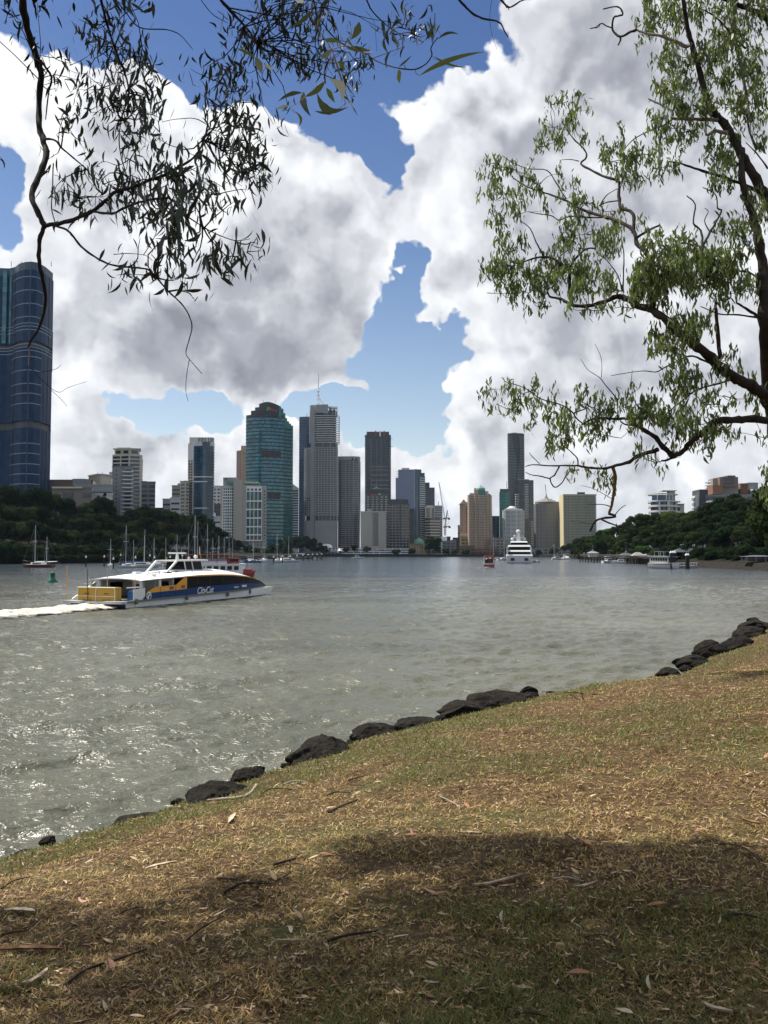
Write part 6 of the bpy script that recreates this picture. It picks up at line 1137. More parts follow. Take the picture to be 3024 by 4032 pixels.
# ---------------------------------------------------------------- wakes
foam = bpy.data.materials.new("foam"); foam.use_nodes = True; t = foam.node_tree; b = t.nodes['Principled BSDF']; q = NT(t); b.inputs['Roughness'].default_value = .8
gp = q.node('ShaderNodeNewGeometry').outputs['Position']; f = q.noise(gp, 1.6, 5, .7); t.links.new(q.mix(q.mr(f, .3, .65), (.16, .15, .11, 1), (.76, .73, .66, 1)), b.inputs['Base Color'])
uvz = q.node('ShaderNodeAttribute'); uvz.attribute_name = "edge"; tr = q.node('ShaderNodeBsdfTransparent'); mx = q.node('ShaderNodeMixShader')
t.links.new(q.mr(q.math('ADD', q.math('MULTIPLY', q.noise(gp, 1.1, 6, .75), 1.0), q.math('MULTIPLY', uvz.outputs['Fac'], 1.0)), .86, 1.22, 0, .95), mx.inputs[0]); t.links.new(tr.outputs[0], mx.inputs[1]); t.links.new(b.outputs[0], mx.inputs[2]); t.links.new(mx.outputs[0], t.nodes['Material Output'].inputs[0])
def wake(name, cl, widths, strength, hgt, n=14):
    "foam sheet following a centre line on the water"
    pts = resample([Vector(p) for p in cl], lambda p: .35 if widths[0] > 1 else 1.0); m = len(pts); V, E_, = [], []
    r = np.random.default_rng(5)
    for i, p in enumerate(pts):
        tt = (pts[min(i + 1, m - 1)] - pts[max(i - 1, 0)]).normalized(); nn = Vector((-tt.y, tt.x)); s_ = i / (m - 1); wd_ = np.interp(s_, np.linspace(0, 1, len(widths)), widths)
        for j in range(n + 1):
            a = -1 + 2 * j / n; q_ = p + nn * a * wd_ / 2; k = (1 - a * a); h = hgt * k * (1 - s_) * (.4 + .9 * float(fbm(q_.x, q_.y, 1.1, 3, 2))); V.append((q_.x, q_.y, .06 + h + float(waves(np.array([q_.x]), np.array([q_.y]))[0]) * .8)); E_.append(float(np.interp(s_, np.linspace(0, 1, len(strength)), strength)) * k ** .5)
    idx = np.arange(m * (n + 1)).reshape(m, n + 1); f_ = np.stack([idx[:-1, :-1], idx[:-1, 1:], idx[1:, 1:], idx[1:, :-1]], -1).reshape(-1, 4)
    me = np_mesh(name, V, f_, foam, smooth=True); at = me.attributes.new("edge", 'FLOAT', 'POINT'); at.data.foreach_set('value', np.array(E_, np.float32)); o = link_mesh(name, me); o["kind"] = "stuff"; return o
def bp(x, y): q_ = fpt(x, y, 0); return (q_[0], q_[1])
wake("wake_foam", [bp(.6, 3.2), bp(-3, 3.3), bp(-10, 3.6), bp(-20, 4.4), bp(-34, 6)], [6.2, 6.6, 7, 7.4, 8], [.95, .86, .74, .62, .5], .45, 18)
wake("wake_foam", [bp(-.5, .2), bp(6, -.35), bp(18, -.3), bp(27, .6)], [.8, .5, .4, .3], [.34, .24, .2, .12], .1, 6)
wake("wake_foam", [W(1030, 2284).xy, W(1150, 2268).xy, W(1330, 2250).xy], [1.5, 3.5, 5], [.30, .24, .10], .2, 8); wake("wake_foam", [W(1925, 2236).xy, W(1850, 2243).xy, W(1700, 2250).xy], [3, 3, 3], [.5, .3, .1], .1, 6)
# ---------------------------------------------------------------- gum trees
bark_l = mat("gum_bark_dark", (.020, .017, .017), .85, var=.4, vscale=9, bump=.7, bscale=30); bark_r = mat("gum_bark", (.032, .025, .021), .9, var=.55, vscale=5, bump=.9, bscale=14)
bark_pale = mat("gum_bark_pale", (.16, .14, .12), .8, var=.4, vscale=5, bump=.5, bscale=14); twig_m = mat("twig", (.06, .045, .035), .8)
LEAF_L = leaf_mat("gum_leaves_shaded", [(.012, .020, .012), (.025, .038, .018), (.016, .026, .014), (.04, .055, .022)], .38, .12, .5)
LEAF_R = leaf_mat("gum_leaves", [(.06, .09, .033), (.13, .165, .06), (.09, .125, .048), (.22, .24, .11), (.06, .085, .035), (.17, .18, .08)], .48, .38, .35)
LEAF_N = leaf_mat("gum_leaves_close", [(.045, .055, .025), (.08, .09, .045), (.06, .07, .032)], .7, .25, .12)
def leaf_strips(c, a, b, n, L, Wd, sick, curl, K=5):
    "curved lanceolate leaves: base c, long axis a, side axis b, normal n (all unit), length L, half width Wd, sickle and curl amounts"
    N = len(c); st = np.linspace(0, 1, K); wp = np.interp(st, [0, .12, .38, .75, 1], [.07, .5, 1, .55, .03]); V = np.zeros((N, K, 2, 3))
    for k, s_ in enumerate(st):
        mid = c + a * (L * s_)[:, None] + b * (sick * L * (4 * s_ * (1 - s_)))[:, None] + n * (curl * L * s_ * s_)[:, None]
        V[:, k, 0] = mid - b * (Wd * wp[k])[:, None]; V[:, k, 1] = mid + b * (Wd * wp[k])[:, None]
    idx = np.arange(N * K * 2).reshape(N, K, 2); f = np.stack([idx[:, :-1, 0], idx[:, :-1, 1], idx[:, 1:, 1], idx[:, 1:, 0]], -1).reshape(-1, 4); return V.reshape(-1, 3), f
def clump(r, ctr, rad, n, L, wr=.11, droop=.75, K=5, radz=None):
    p = r.normal(size=(n, 3)) * .5; p = np.clip(p, -1.15, 1.15) * np.array([rad, rad, radz or rad]) + np.array(ctr)
    a = unit(r.normal(size=(n, 3)) * (1 - droop) * 1.1 + np.array([0, 0, -droop])); b = unit(np.cross(a, r.normal(size=(n, 3)))); nn = np.cross(a, b); Ls = L * (.55 + .75 * r.random(n))
    return leaf_strips(p - a * Ls[:, None] * .5, a, b, nn, Ls, Ls * wr * (.7 + .6 * r.random(n)), r.normal(size=n) * .12, r.normal(size=n) * .18, K)
def join(parts):
    V, F_, o = [], [], 0
    for v, f in parts: V.append(v); F_.append(f + o); o += len(v)
    return np.concatenate(V), np.concatenate(F_)
def smooth_path(pts, rad, sub=4):
    out, rr = [], []; n = len(pts)
    for i in range(n - 1):
        p0, p1, p2, p3 = pts[max(i - 1, 0)], pts[i], pts[i + 1], pts[min(i + 2, n - 1)]
        for k in range(sub):
            t = k / sub; out.append(.5 * ((2 * p1) + (p2 - p0) * t + (2 * p0 - 5 * p1 + 4 * p2 - p3) * t * t + (3 * p1 - p0 - 3 * p2 + p3) * t ** 3)); rr.append(rad[i] * (1 - t) + rad[i + 1] * t)
    out.append(pts[-1]); rr.append(rad[-1]); return out, rr
def limb(pts, w0, w1, m, parent, name="limb", knob=.12, seed=1, n=8):
    "pts: world points; w0..w1 radius; slight irregular swelling as on old gum wood"
    k = len(pts); rad = [w0 + (w1 - w0) * i / (k - 1) for i in range(k)]; p, r_ = smooth_path([Vector(q) for q in pts], rad); rr = random.Random(seed); ph = rr.random() * 9
    r_ = [x * (1 + knob * math.sin(i * 1.7 + ph) + knob * (rr.random() - .5)) for i, x in enumerate(r_)]; p = [q + Vector((rr.uniform(-1, 1), rr.uniform(-1, 1), rr.uniform(-1, 1))) * x * .22 for q, x in zip(p, r_)]
    return MB().tube(p, r_, n).build(name, m, parent)
def twigs(r, mb, a, b, w, sag=.1, n=4):
    a, b = Vector(a), Vector(b); L = (b - a).length; p = []
    off = Vector(r.normal(size=3)) * L * .12
    for i in range(n + 1): t = i / n; p.append(a.lerp(b, t) + off * math.sin(math.pi * t) + Vector(r.normal(size=3)) * L * .02)
    mb.tube(p, [w * (1 - .7 * i / n) for i in range(n + 1)], 4, cap=False)
# ---- left tree: limbs hanging into the picture from above
A = .7233
dl = lambda x, y: 5.0 + .5 * math.sin(x * .004 + 1) + .45 * math.sin(y * .0035)
def PA(x, y, o=0.0): return P(x * A, y * A, dl(x, y) + o)
def PB(x, y, o=0.0): return P(800 + x * A, y * A, dl(x + 1106, y) + o)
TL = empty("gum_tree", (-3.2, -3.6, float(ground_z(-3.2, -3.6)) - .1)); tag(TL, "gum tree whose dark drooping branches hang across the top left of the sky", "tree"); TLo = Vector(TL.location)
def LB(pts, w0, w1, m=bark_l, nm="limb", sd=1, fn=PA, n=8):
    q = [fn(*p) - TLo if not isinstance(p, Vector) else p - TLo for p in pts]; k = dl(0, 0) / F * A; return limb(q, w0 * k * .5, w1 * k * .5, m, TL, nm, .10, sd, n)
hub = Vector((-2.6, .5, 12.0)); 
o = limb([(0, 0, 0), (.1, .2, 2), (.0, .6, 4.5), (.3, 1.6, 6.6), (.6, 4.1, 7.9)], .34, .12, bark_l, TL, "trunk", .05, 3, 12)
limb([(.05, .5, 4.2), (1.6, 1.5, 6.2), (3.6, 3.4, 7.4), (5.4, 6.0, 7.3)], .16, .04, bark_l, TL, "limb", .06, 4); limb([(.3, 1.6, 6.4), (1.6, 3.6, 8.2), (2.9, 6.4, 8.4), (3.6, 8.2, 7.2)], .12, .04, bark_l, TL, "limb", .06, 5)
LB([hub, PA(70, -420), (100, -150), (115, -40), (150, 150), (205, 320), (222, 420), (213, 600), (222, 720), (252, 830), (235, 910), (185, 1020), (172, 1080), (215, 1170), (243, 1230)], 44, 27, sd=2, n=10)
LB([(243, 1230), (215, 1310), (212, 1420), (232, 1520), (248, 1620), (240, 1700), (205, 1800), (170, 1850), (155, 1890)], 25, 9, sd=3); LB([(155, 1885), (160, 1930), (155, 1960), (156, 1992)], 7, 4, mat("peeled_wood", (.35, .22, .11), .7), "dead_tip", 4)
for i, (w0, w1, pts) in enumerate(((22, 7, [(243, 1225), (310, 1220), (400, 1195), (505, 1150), (570, 1095), (640, 1040), (730, 1020), (800, 985), (880, 960), (940, 930), (1010, 890), (1070, 840), (1110, 760), (1130, 680), (1120, 660)]), (13, 3, [(505, 1150), (560, 1160), (620, 1160), (680, 1130), (760, 1100), (860, 1080), (920, 1080), (960, 1110), (1010, 1170), (1100, 1230), (1170, 1270), (1280, 1310), (1360, 1300)]),
    (12, 3, [(300, 1230), (360, 1250), (400, 1290), (440, 1340), (520, 1400), (600, 1440), (700, 1455), (800, 1465), (850, 1510), (920, 1590), (985, 1650), (1030, 1720), (1045, 1780), (1030, 1850), (1012, 1920), (1035, 1960), (1100, 2035)]), (3.5, 2, [(1030, 1960), (1015, 2050), (1012, 2130), (1025, 2185)]),
    (14, 5, [(245, 755), (300, 765), (330, 800), (400, 860), (470, 920), (510, 980)]), (16, 6, [(222, 330), (280, 420), (265, 500), (248, 650)]), (7, 5, [(290, 890), (285, 1050), (280, 1130), (300, 1210)]),
    (15, 4, [(520, -160), (545, -20), (575, 100), (620, 250), (680, 400), (700, 520), (660, 650), (650, 800), (690, 960), (700, 1010)]), (9, 3, [(600, -100), (620, -20), (680, 60), (760, 150), (900, 160), (980, 190), (1050, 270)]),
    (15, 5, [(1140, -120), (1190, -20), (1250, 60), (1330, 140), (1400, 230), (1480, 300), (1540, 380)]), (5, 3, [(1080, -40), (1095, 0), (1160, 80), (1240, 125)]),
    (4, 2, [(155, 1990), (250, 2090), (320, 2135), (370, 2110), (470, 2078)]), (3, 2, [(280, 2125), (330, 2170), (365, 2212)]), (3, 2, [(155, 1990), (135, 2060), (170, 2110)]), (3, 2, [(150, 1992), (112, 2012)]), (3, 2, [(200, 2030), (300, 2010), (333, 1985)]),
    (6, 3, [(690, 860), (760, 900), (800, 940), (790, 990)]), (5, 2, [(700, 870), (640, 900), (560, 880), (480, 940)]), (5, 2, [(860, 1080), (930, 1150), (960, 1250), (970, 1330), (985, 1400), (975, 1480), (1000, 1560), (1060, 1630)]), (4, 2, [(620, 1385), (700, 1380), (790, 1390), (830, 1420)]), (4, 2, [(780, 1390), (840, 1290), (850, 1230), (780, 1180)]),
    (5, 2, [(1130, 680), (1060, 645), (950, 650), (880, 665)]), (5, 2, [(900, 950), (1000, 940), (1100, 900), (1180, 880)]), (5, 2, [(380, 355), (440, 330), (500, 290)]))):
    LB(pts, w0, w1, sd=20 + i, nm="limb" if w0 > 10 else "twig", n=6)
for i, (w0, w1, pts) in enumerate(((10, 4, [(860, -60), (885, -10), (920, 60), (980, 120), (1060, 180), (1130, 200), (1200, 230)]), (9, 5, [(590, -40), (600, -10), (620, 130), (610, 250), (640, 300)]), (8, 6, [(640, 110), (700, 190), (780, 250), (880, 290), (960, 340), (1060, 370), (1150, 378), (1210, 350), (1245, 300), (1240, 260), (1275, 205)]), (16, 4, [(60, -60), (90, -10), (180, 90), (260, 180), (300, 250), (440, 310), (600, 370)]),
    (13, 6, [(1360, -40), (1395, 0), (1450, 60), (1520, 100), (1610, 120), (1640, 170), (1659, 200)]), (12, 6, [(1600, -30), (1640, 20), (1670, 40), (1740, 0), (1800, -5)]), (6, 3, [(1655, 30), (1665, 55)]), (7, 3, [(160, 60), (240, 100), (330, 150), (420, 210), (520, 270)]), (2, 1.5, [(885, 60), (930, 120), (940, 200), (945, 280)]), (2, 1.5, [(1570, 0), (1560, 100), (1575, 200), (1600, 270)]), (6, 3, [(420, -10), (415, 100), (440, 200)]), (4, 2, [(520, 120), (540, 260), (560, 340)]), (3, 2, [(1230, 170), (1260, 120), (1262, 70)]))):
    LB(pts, w0, w1, sd=60 + i, nm="limb" if w0 > 10 else "twig", fn=PB, n=6)
CA = [(600, 100, 80, 90, 70), (700, 60, 110, 60, 60), (560, 250, 90, 70, 60), (620, 330, 110, 80, 110), (730, 300, 90, 80, 70), (800, 340, 60, 90, 40), (830, 430, 40, 50, 25), (740, 500, 90, 50, 80), (560, 480, 110, 60, 90), (480, 600, 90, 50, 50), (640, 560, 90, 70, 90), (700, 610, 80, 70, 110), (800, 620, 70, 60, 50), (740, 720, 90, 60, 80), (870, 720, 50, 60, 30), (700, 810, 50, 40, 30), (300, 320, 90, 50, 45), (330, 440, 90, 50, 40), (280, 520, 30, 40, 8), (400, 740, 80, 60, 40), (360, 640, 40, 40, 25), (480, 880, 60, 60, 25), (290, 840, 30, 30, 12), (350, 980, 60, 70, 30), (560, 1000, 90, 60, 50), (430, 1080, 130, 70, 110), (640, 1010, 120, 70, 120), (760, 980, 90, 60, 80), (870, 920, 70, 50, 50), (860, 1040, 90, 60, 70), (980, 980, 70, 60, 90), (980, 1070, 60, 60, 60), (700, 1110, 90, 40, 40), (340, 1110, 50, 50, 15), (950, 1150, 60, 50, 50), (960, 1230, 70, 50, 80), (950, 1310, 60, 50, 70), (680, 1230, 70, 60, 30), (850, 1140, 40, 40, 20),
      (1250, 370, 60, 60, 60), (1200, 450, 90, 60, 50), (1260, 500, 70, 60, 80), (1330, 560, 80, 60, 50), (1200, 580, 80, 60, 70), (1250, 680, 90, 70, 110), (1180, 740, 70, 60, 60), (1330, 640, 70, 50, 40), (1260, 800, 90, 60, 100), (1350, 830, 80, 60, 80), (1400, 920, 70, 60, 80), (1300, 900, 80, 60, 80), (1440, 960, 50, 40, 30), (1130, 980, 100, 50, 50), (1180, 1060, 90, 60, 70), (1060, 1050, 60, 50, 30), (1170, 1130, 60, 40, 30), (1240, 1170, 40, 40, 15), (1100, 430, 40, 60, 15), (1310, 1030, 40, 50, 12), (1090, 860, 60, 40, 25),
      (680, 1490, 80, 50, 45), (850, 1430, 60, 40, 35), (800, 1490, 60, 40, 30), (950, 1500, 40, 40, 18), (1060, 1640, 35, 20, 8), (1110, 1380, 60, 50, 30), (1170, 1410, 60, 40, 40), (1280, 1400, 80, 60, 60), (1340, 1370, 60, 60, 30), (1230, 1500, 50, 30, 12), (30, 60, 40, 60, 25), (30, 130, 30, 50, 10), (210, 30, 50, 40, 25), (100, 140, 15, 30, 4), (10, 880, 10, 20, 3), (450, 100, 60, 40, 14), (500, 200, 60, 60, 20), (430, 430, 60, 40, 20), (-40, 60, 60, 90, 40)]
CB = [(170, 150, 70, 60, 50), (250, 200, 90, 60, 60), (350, 60, 100, 60, 70), (400, 120, 100, 80, 80), (480, 60, 80, 80, 60), (560, 60, 90, 60, 70), (600, 130, 80, 60, 60), (680, 80, 60, 80, 50), (380, 270, 90, 60, 60), (500, 300, 90, 60, 80), (560, 350, 80, 60, 70), (640, 330, 80, 60, 70), (760, 280, 70, 50, 50), (820, 320, 60, 50, 50), (780, 400, 50, 60, 50), (800, 440, 30, 50, 30), (1080, 150, 90, 40, 50), (1150, 190, 80, 50, 60), (1050, 240, 40, 40, 20), (1190, 150, 20, 20, 6), (860, 230, 30, 30, 15), (300, 370, 60, 50, 25), (340, 450, 40, 50, 15), (450, 600, 50, 40, 15), (400, 700, 30, 15, 6), (420, -40, 150, 40, 60), (620, -30, 120, 30, 50)]
r = np.random.default_rng(21); parts = []; tw = MB()
ABR = [PA(x, y) for x, y in [(222, 420), (252, 830), (505, 1150), (730, 1020), (940, 930), (1110, 760), (860, 1080), (1100, 1230), (700, 1455), (620, 250), (680, 400), (660, 650), (690, 960), (1330, 140), (1250, 60), (700, 520), (470, 920), (330, 800), (920, 1590), (850, 1510), (1280, 1310), (1400, 230), (640, 1040)]]
for fn, CC in ((PA, CA), (PB, CB)):
    for (x, y, rx, ry, n) in CC:
        c = fn(x, y, r.normal() * .12); k = c.y / F * A
        if rx > 25:  # leaves hang in drooping sprigs
            for s_ in range(max(2, n // 9)):
                sc = c + Vector((r.normal() * rx * k * .72, r.normal() * rx * k * .6, r.normal() * ry * k * .72)); parts.append(clump(r, sc - TLo, .05 + .04 * r.random(), max(3, int(n * .60 / max(2, n // 9))), .086, .105, .72, 5, .11))
                j = min(ABR, key=lambda q: (q - c).length) if s_ == 0 else c
                twigs(r, tw, j - TLo, sc - TLo, .0035 if s_ else .005)
        else: parts.append(clump(r, c - TLo, rx * k, n, .08, .12, .6)); 
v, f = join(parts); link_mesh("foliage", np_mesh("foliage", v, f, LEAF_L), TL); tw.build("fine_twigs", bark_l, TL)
# close leaves of the same branch, nearer to the camera: (base, tip, width)
NL = [((850, 120), (805, 215), 45, .1), ((665, 225), (752, 240), 30, .1), ((705, 265), (635, 305), 42, .1), ((665, 440), (545, 525), 34, .1), ((548, 500), (585, 622), 40, -.1), ((690, 430), (755, 565), 52, .15), ((620, 510), (795, 590), 50, -.28), ((540, 505), (408, 555), 26, -.1), ((470, 575), (385, 588), 24, 0), ((185, 265), (292, 322), 18, .05), ((290, 310), (320, 408), 46, 0), ((330, 350), (402, 390), 20, 0), ((1180, 410), (1533, 283), 30, .06), ((1255, 305), (1437, 362), 15, -.08), ((1062, 380), (1075, 455), 44, 0), ((1065, 365), (1135, 308), 15, 0), ((1262, 195), (1225, 208), 18, -.1), ((1262, 190), (1260, 68), 8, 0), ((1275, 215), (1387, 185), 18, .15), ((780, 260), (915, 275), 32, 0), ((780, 210), (812, 255), 26, 0), ((500, 605), (515, 692), 18, .25), ((610, 605), (702, 625), 14, 0), ((790, 540), (838, 618), 10, 0), ((705, 280), (775, 500), 12, 0), ((830, 250), (870, 292), 26, 0), ((740, 330), (770, 380), 30, 0), ((670, 480), (720, 560), 34, 0), ((660, 560), (690, 620), 30, 0), ((590, 60), (470, 150), 26, .05), ((500, -5), (560, 20), 30, 0)]
V_, F2 = [], []
for i, ((x0, y0), (x1, y1), wd_, sk_) in enumerate(NL):
    dd = 2.0 + .25 * math.sin(i * 2.1); a0, a1 = P(800 + x0 * A, y0 * A, dd), P(800 + x1 * A, y1 * A, dd + .05 * math.sin(i)); ax = (a1 - a0); L = ax.length; ax.normalize(); vw = Vector((.25 * math.sin(i * 3), 1, .2)); bx = ax.cross(vw).normalized(); nx = ax.cross(bx)
    vv, ff = leaf_strips(np.array([a0 - TLo]), np.array([ax]), np.array([bx]), np.array([nx]), np.array([L]), np.array([wd_ * A * dd / F * .5]), np.array([sk_]), np.array([.08 * math.sin(i * 1.3)]), 9); V_.append((vv, ff))
v, f = join(V_); link_mesh("close_leaves", np_mesh("close_leaves", v, f, LEAF_N), TL); mb = MB()
for pts, w_ in (([(560, -10), (600, 120), (700, 270), (740, 400), (795, 560)], 5), ([(700, 270), (640, 305)], 3), ([(700, 270), (780, 250), (860, 285), (910, 292)], 5), ([(780, 560), (700, 610), (610, 605)], 3), ([(660, 440), (680, 350), (700, 270)], 3), ([(470, 585), (540, 540), (600, 480), (665, 440)], 3), ([(1062, 380), (1066, 366)], 3), ([(1155, 380), (1160, 400), (1180, 410)], 4), ([(1245, 300), (1260, 320), (1330, 345)], 3)):
    q = [P(800 + x * A, y * A, 2.0) - TLo for x, y in pts]; q2, rr_ = smooth_path(q, [w_ * A * 2.0 / F * .5] * len(q)); mb.tube(q2, rr_, 5)
mb.build("close_twigs", mat("red_twig", (.16, .07, .06), .7), TL)
# ---- crown above the picture that throws the dappled shade at the bottom
def G(u, v):
    z = 3.2
    for _ in range(8): p = W(u, v, z); z = float(ground_z(p.x, p.y, False))
    return W(u, v, z)
SHADE = [(800, 1850, 1), (870, 1840, 1), (940, 1850, 1), (1010, 1850, 1), (1080, 1860, 1), (1150, 1860, .8), (1220, 1870, 1), (1290, 1890, 1), (1360, 1910, .8), (1450, 1870, .6), (1540, 1860, .8), (1630, 1850, .8), (1500, 1920, 1), (1600, 1930, 1), (480, 1900, .7), (560, 1910, .8), (640, 1930, .7), (700, 1950, .6), (400, 1960, .7), (500, 1980, .8), (600, 1990, 1), (760, 1910, .8), (850, 1940, .6), (960, 1950, 1), (1060, 1960, 1), (1160, 1980, 1), (1260, 2000, 1), (1360, 1990, .9), (1460, 2010, .6), (1580, 2030, 1), (1650, 2080, .8), (250, 1990, .6), (330, 2030, .8), (430, 2050, 1), (560, 2070, 1), (680, 2060, 1), (800, 2050, .9), (900, 2040, .6), (760, 2120, 1), (620, 2130, .8), (880, 2120, .6), (1000, 2080, 1), (1100, 2090, 1), (1200, 2100, 1), (1320, 2090, .8), (1180, 2170, .8), (1300, 2180, .9), (1440, 2120, .7), (1540, 2140, .8), (1450, 2200, .8), (60, 2060, .8), (150, 2100, .6), (60, 2160, 1), (180, 2190, 1), (320, 2150, .7), (300, 2210, 1), (20, 1990, .5), (480, 2180, .6), (980, 2190, .5), (700, 2210, .8), (0, 2240, 1), (1650, 2180, .8), (100, 2230, 1), (420, 2120, 1), (200, 2050, .8), (420, 2240, 1), (560, 2240, 1), (760, 2190, 1), (860, 2240, 1), (1080, 2240, 1), (1200, 2250, 1), (1340, 2260, 1), (1560, 2240, 1), (1640, 1990, 1), (-60, 2060, 1), (100, 1980, .7)]
parts = []; tw = MB(); r = np.random.default_rng(33); anchors = [Vector(p) + TLo for p in ((3.6, 3.4, 7.4), (5.4, 6.0, 7.3), (2.9, 6.4, 8.4), (3.6, 8.2, 7.2), (1.6, 3.6, 8.2), (.6, 4.1, 7.9))]
for (x, y, k) in SHADE:
    if (x, y) in ((850, 1940), (700, 1950), (900, 2040), (1000, 2190), (480, 2180), (640, 1930), (400, 1960)): continue
    k = (1.0 if k >= .9 or y < 1900 else .65) * (1.15 if y < 1880 or r.random() < .58 else .22)
    g = G(x * 1.8228, y * 1.8228) + Vector((r.normal() * .10, r.normal() * .13, 0))
    for t_ in np.arange(5.5, 14, .25):
        c = g + SDIR * float(t_)
        if c.y <= .3 or (c.z - HC) / c.y > .78: break
    c = g + SDIR * float(t_ + r.random() * .8); parts.append(clump(r, c - TLo, .36, int(430 * k), .13, .17, .5, 3, .22))
    j = min(anchors, key=lambda q: (q - c).length); twigs(r, tw, j - TLo, c - TLo, .022, n=6)
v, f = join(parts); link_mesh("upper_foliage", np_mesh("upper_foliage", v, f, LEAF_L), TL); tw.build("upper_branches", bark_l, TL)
# ---- right tree
S3 = .7378; dr = lambda u, v: 14.0 + 1.1 * math.sin(u * .004) + .9 * math.sin(v * .003 + 1)
def P3(x, y, o=0.0): u, v = 1800 + x * S3, y * S3; return P(u, v, dr(u, v) + o)
def P4(x, y, o=0.0): u, v = 1800 + x * S3, 1000 + y * S3; return P(u, v, dr(u, v) + o)
b0 = P(3140, 2560, 14.4); TR = empty("gum_tree", (b0.x, b0.y, float(ground_z(b0.x, b0.y)) - .15)); tag(TR, "tall leafy gum tree with rough trunk rising along the right edge of the sky", "tree"); TRo = Vector(TR.location)
def RB(pts, w0, w1, m=bark_r, fn=P3, sd=1, nm="limb", n=8): q = [(fn(*p) if not isinstance(p, Vector) else p) - TRo for p in pts]; k = 14.4 / F * S3 * .5; return limb(q, w0 * k, w1 * k, m, TR, nm, .09, sd, n)
X0, X1, X2, X3_, X4 = TRo + Vector((0, 0, -.3)), P(3120, 2200, 14.4), P(3085, 1900, 14.4), P(3040, 1650, 14.4), P(3022, 1500, 14.4)
RB([X0, X1, X2, X3_, X4, P4(1650, 450), P4(1640, 250), P4(1630, 100), P3(1640, 1500), P3(1620, 1350), P3(1590, 1200), P3(1560, 1100), P3(1520, 950), P3(1520, 800)], 84, 28, sd=1, nm="trunk", n=12)
RB([X2, P(3100, 1400, 14.6), P(3090, 1050, 14.6), P3(1690, 1150), P3(1655, 1060), P3(1620, 1000), P3(1560, 900), P3(1500, 790), P3(1440, 680), P3(1370, 600), P3(1335, 530), P3(1300, 400), P3(1260, 260), P3(1230, 150), P3(1205, -30), P3(1190, -300)], 64, 16, sd=2, nm="trunk", n=12)
RB([P(3100, 1050, 14.6), P3(1800, 600), P3(1720, 250), P3(1659, 110), P3(1620, 85), P3(1560, 50), P3(1480, 20), P3(1400, -20)], 44, 20, sd=3); RB([(1490, -60), (1482, 60), (1478, 160), (1500, 300), (1540, 480), (1560, 640)], 26, 12, bark_pale, sd=4)
LR3 = ((22, 10, bark_pale, [(1235, 250), (1200, 240), (1100, 195), (1020, 180), (960, 162)]), (15, 7, bark_r, [(960, 160), (925, 170), (870, 195), (830, 160), (835, 95), (880, 80), (878, 55), (850, 35), (780, 48)]), (12, 8, bark_r, [(870, 195), (872, 215), (858, 243)]), (8, 6, bark_r, [(830, 150), (800, 140), (770, 125), (740, 145), (710, 152)]), (5, 3, bark_r, [(765, 125), (755, 145), (735, 150)]),
    (20, 8, bark_pale, [(1390, 640), (1300, 637), (1230, 635), (1150, 630), (1145, 595), (1100, 565), (1020, 528)]), (9, 4, bark_r, [(1150, 635), (1100, 670), (1020, 700), (940, 745), (890, 800)]), (22, 10, bark_pale, [(1440, 710), (1400, 702), (1370, 700), (1330, 720), (1325, 650)]), (24, 6, bark_r, [(1690, 1090), (1640, 1050), (1540, 990), (1400, 940), (1290, 905), (1200, 875), (1130, 860)]), (8, 3, bark_r, [(1100, 565), (1105, 490), (1150, 500), (1190, 540)]),
    (13, 5, bark_r, [(1305, 1400), (1310, 1310), (1300, 1230), (1260, 1190), (1270, 1090), (1225, 1045)]), (12, 4, bark_r, [(1310, 1310), (1350, 1240), (1410, 1130), (1390, 1110), (1380, 1040), (1310, 1000)]), (6, 3, bark_r, [(1350, 1240), (1320, 1180), (1340, 1130), (1320, 1110)]), (24, 6, bark_r, [(1040, 1440), (1010, 1350), (960, 1300), (940, 1230), (850, 1180), (780, 1155), (700, 1130), (640, 1105), (600, 1080), (540, 1055), (470, 1030), (380, 1000), (300, 950)]),
    (18, 6, bark_r, [(940, 1240), (940, 1140), (870, 1100), (865, 1000), (855, 965), (780, 940), (720, 910), (660, 875), (690, 840), (680, 800), (630, 750), (590, 700), (560, 650)]), (8, 3, bark_r, [(580, 1060), (530, 980), (480, 910), (380, 900), (300, 870), (240, 830)]), (15, 9, bark_r, [(950, 1275), (1020, 1230), (1080, 1203)]), (8, 5, bark_r, [(870, 1070), (800, 1080), (760, 1095)]), (9, 4, bark_r, [(780, 1160), (700, 1160), (600, 1155), (545, 1175), (500, 1150), (430, 1140), (380, 1130)]),
    (9, 4, bark_r, [(465, 1375), (420, 1290), (390, 1220), (340, 1180)]), (16, 6, bark_r, [(595, 1440), (540, 1400), (500, 1375), (420, 1375), (330, 1405), (280, 1395)]), (13, 8, bark_r, [(595, 1435), (640, 1370), (690, 1330), (733, 1325)]), (5, 3, bark_r, [(800, 1390), (730, 1330)]), (6, 3, bark_r, [(650, 860), (600, 850), (550, 855)]), (7, 3, bark_r, [(760, 1100), (800, 1040), (870, 1000)]), (12, 5, bark_r, [(1540, 260), (1480, 200), (1400, 110), (1330, 60), (1250, 30)]), (14, 5, bark_r, [(1600, 800), (1560, 700), (1540, 600), (1500, 560)]), (10, 4, bark_r, [(1659, 900), (1600, 820), (1540, 760)]))
for i, (w0, w1, m, pts) in enumerate(LR3): RB(pts, w0, w1, m, P3, 100 + i, "limb" if w0 >= 9 else "twig", 7)
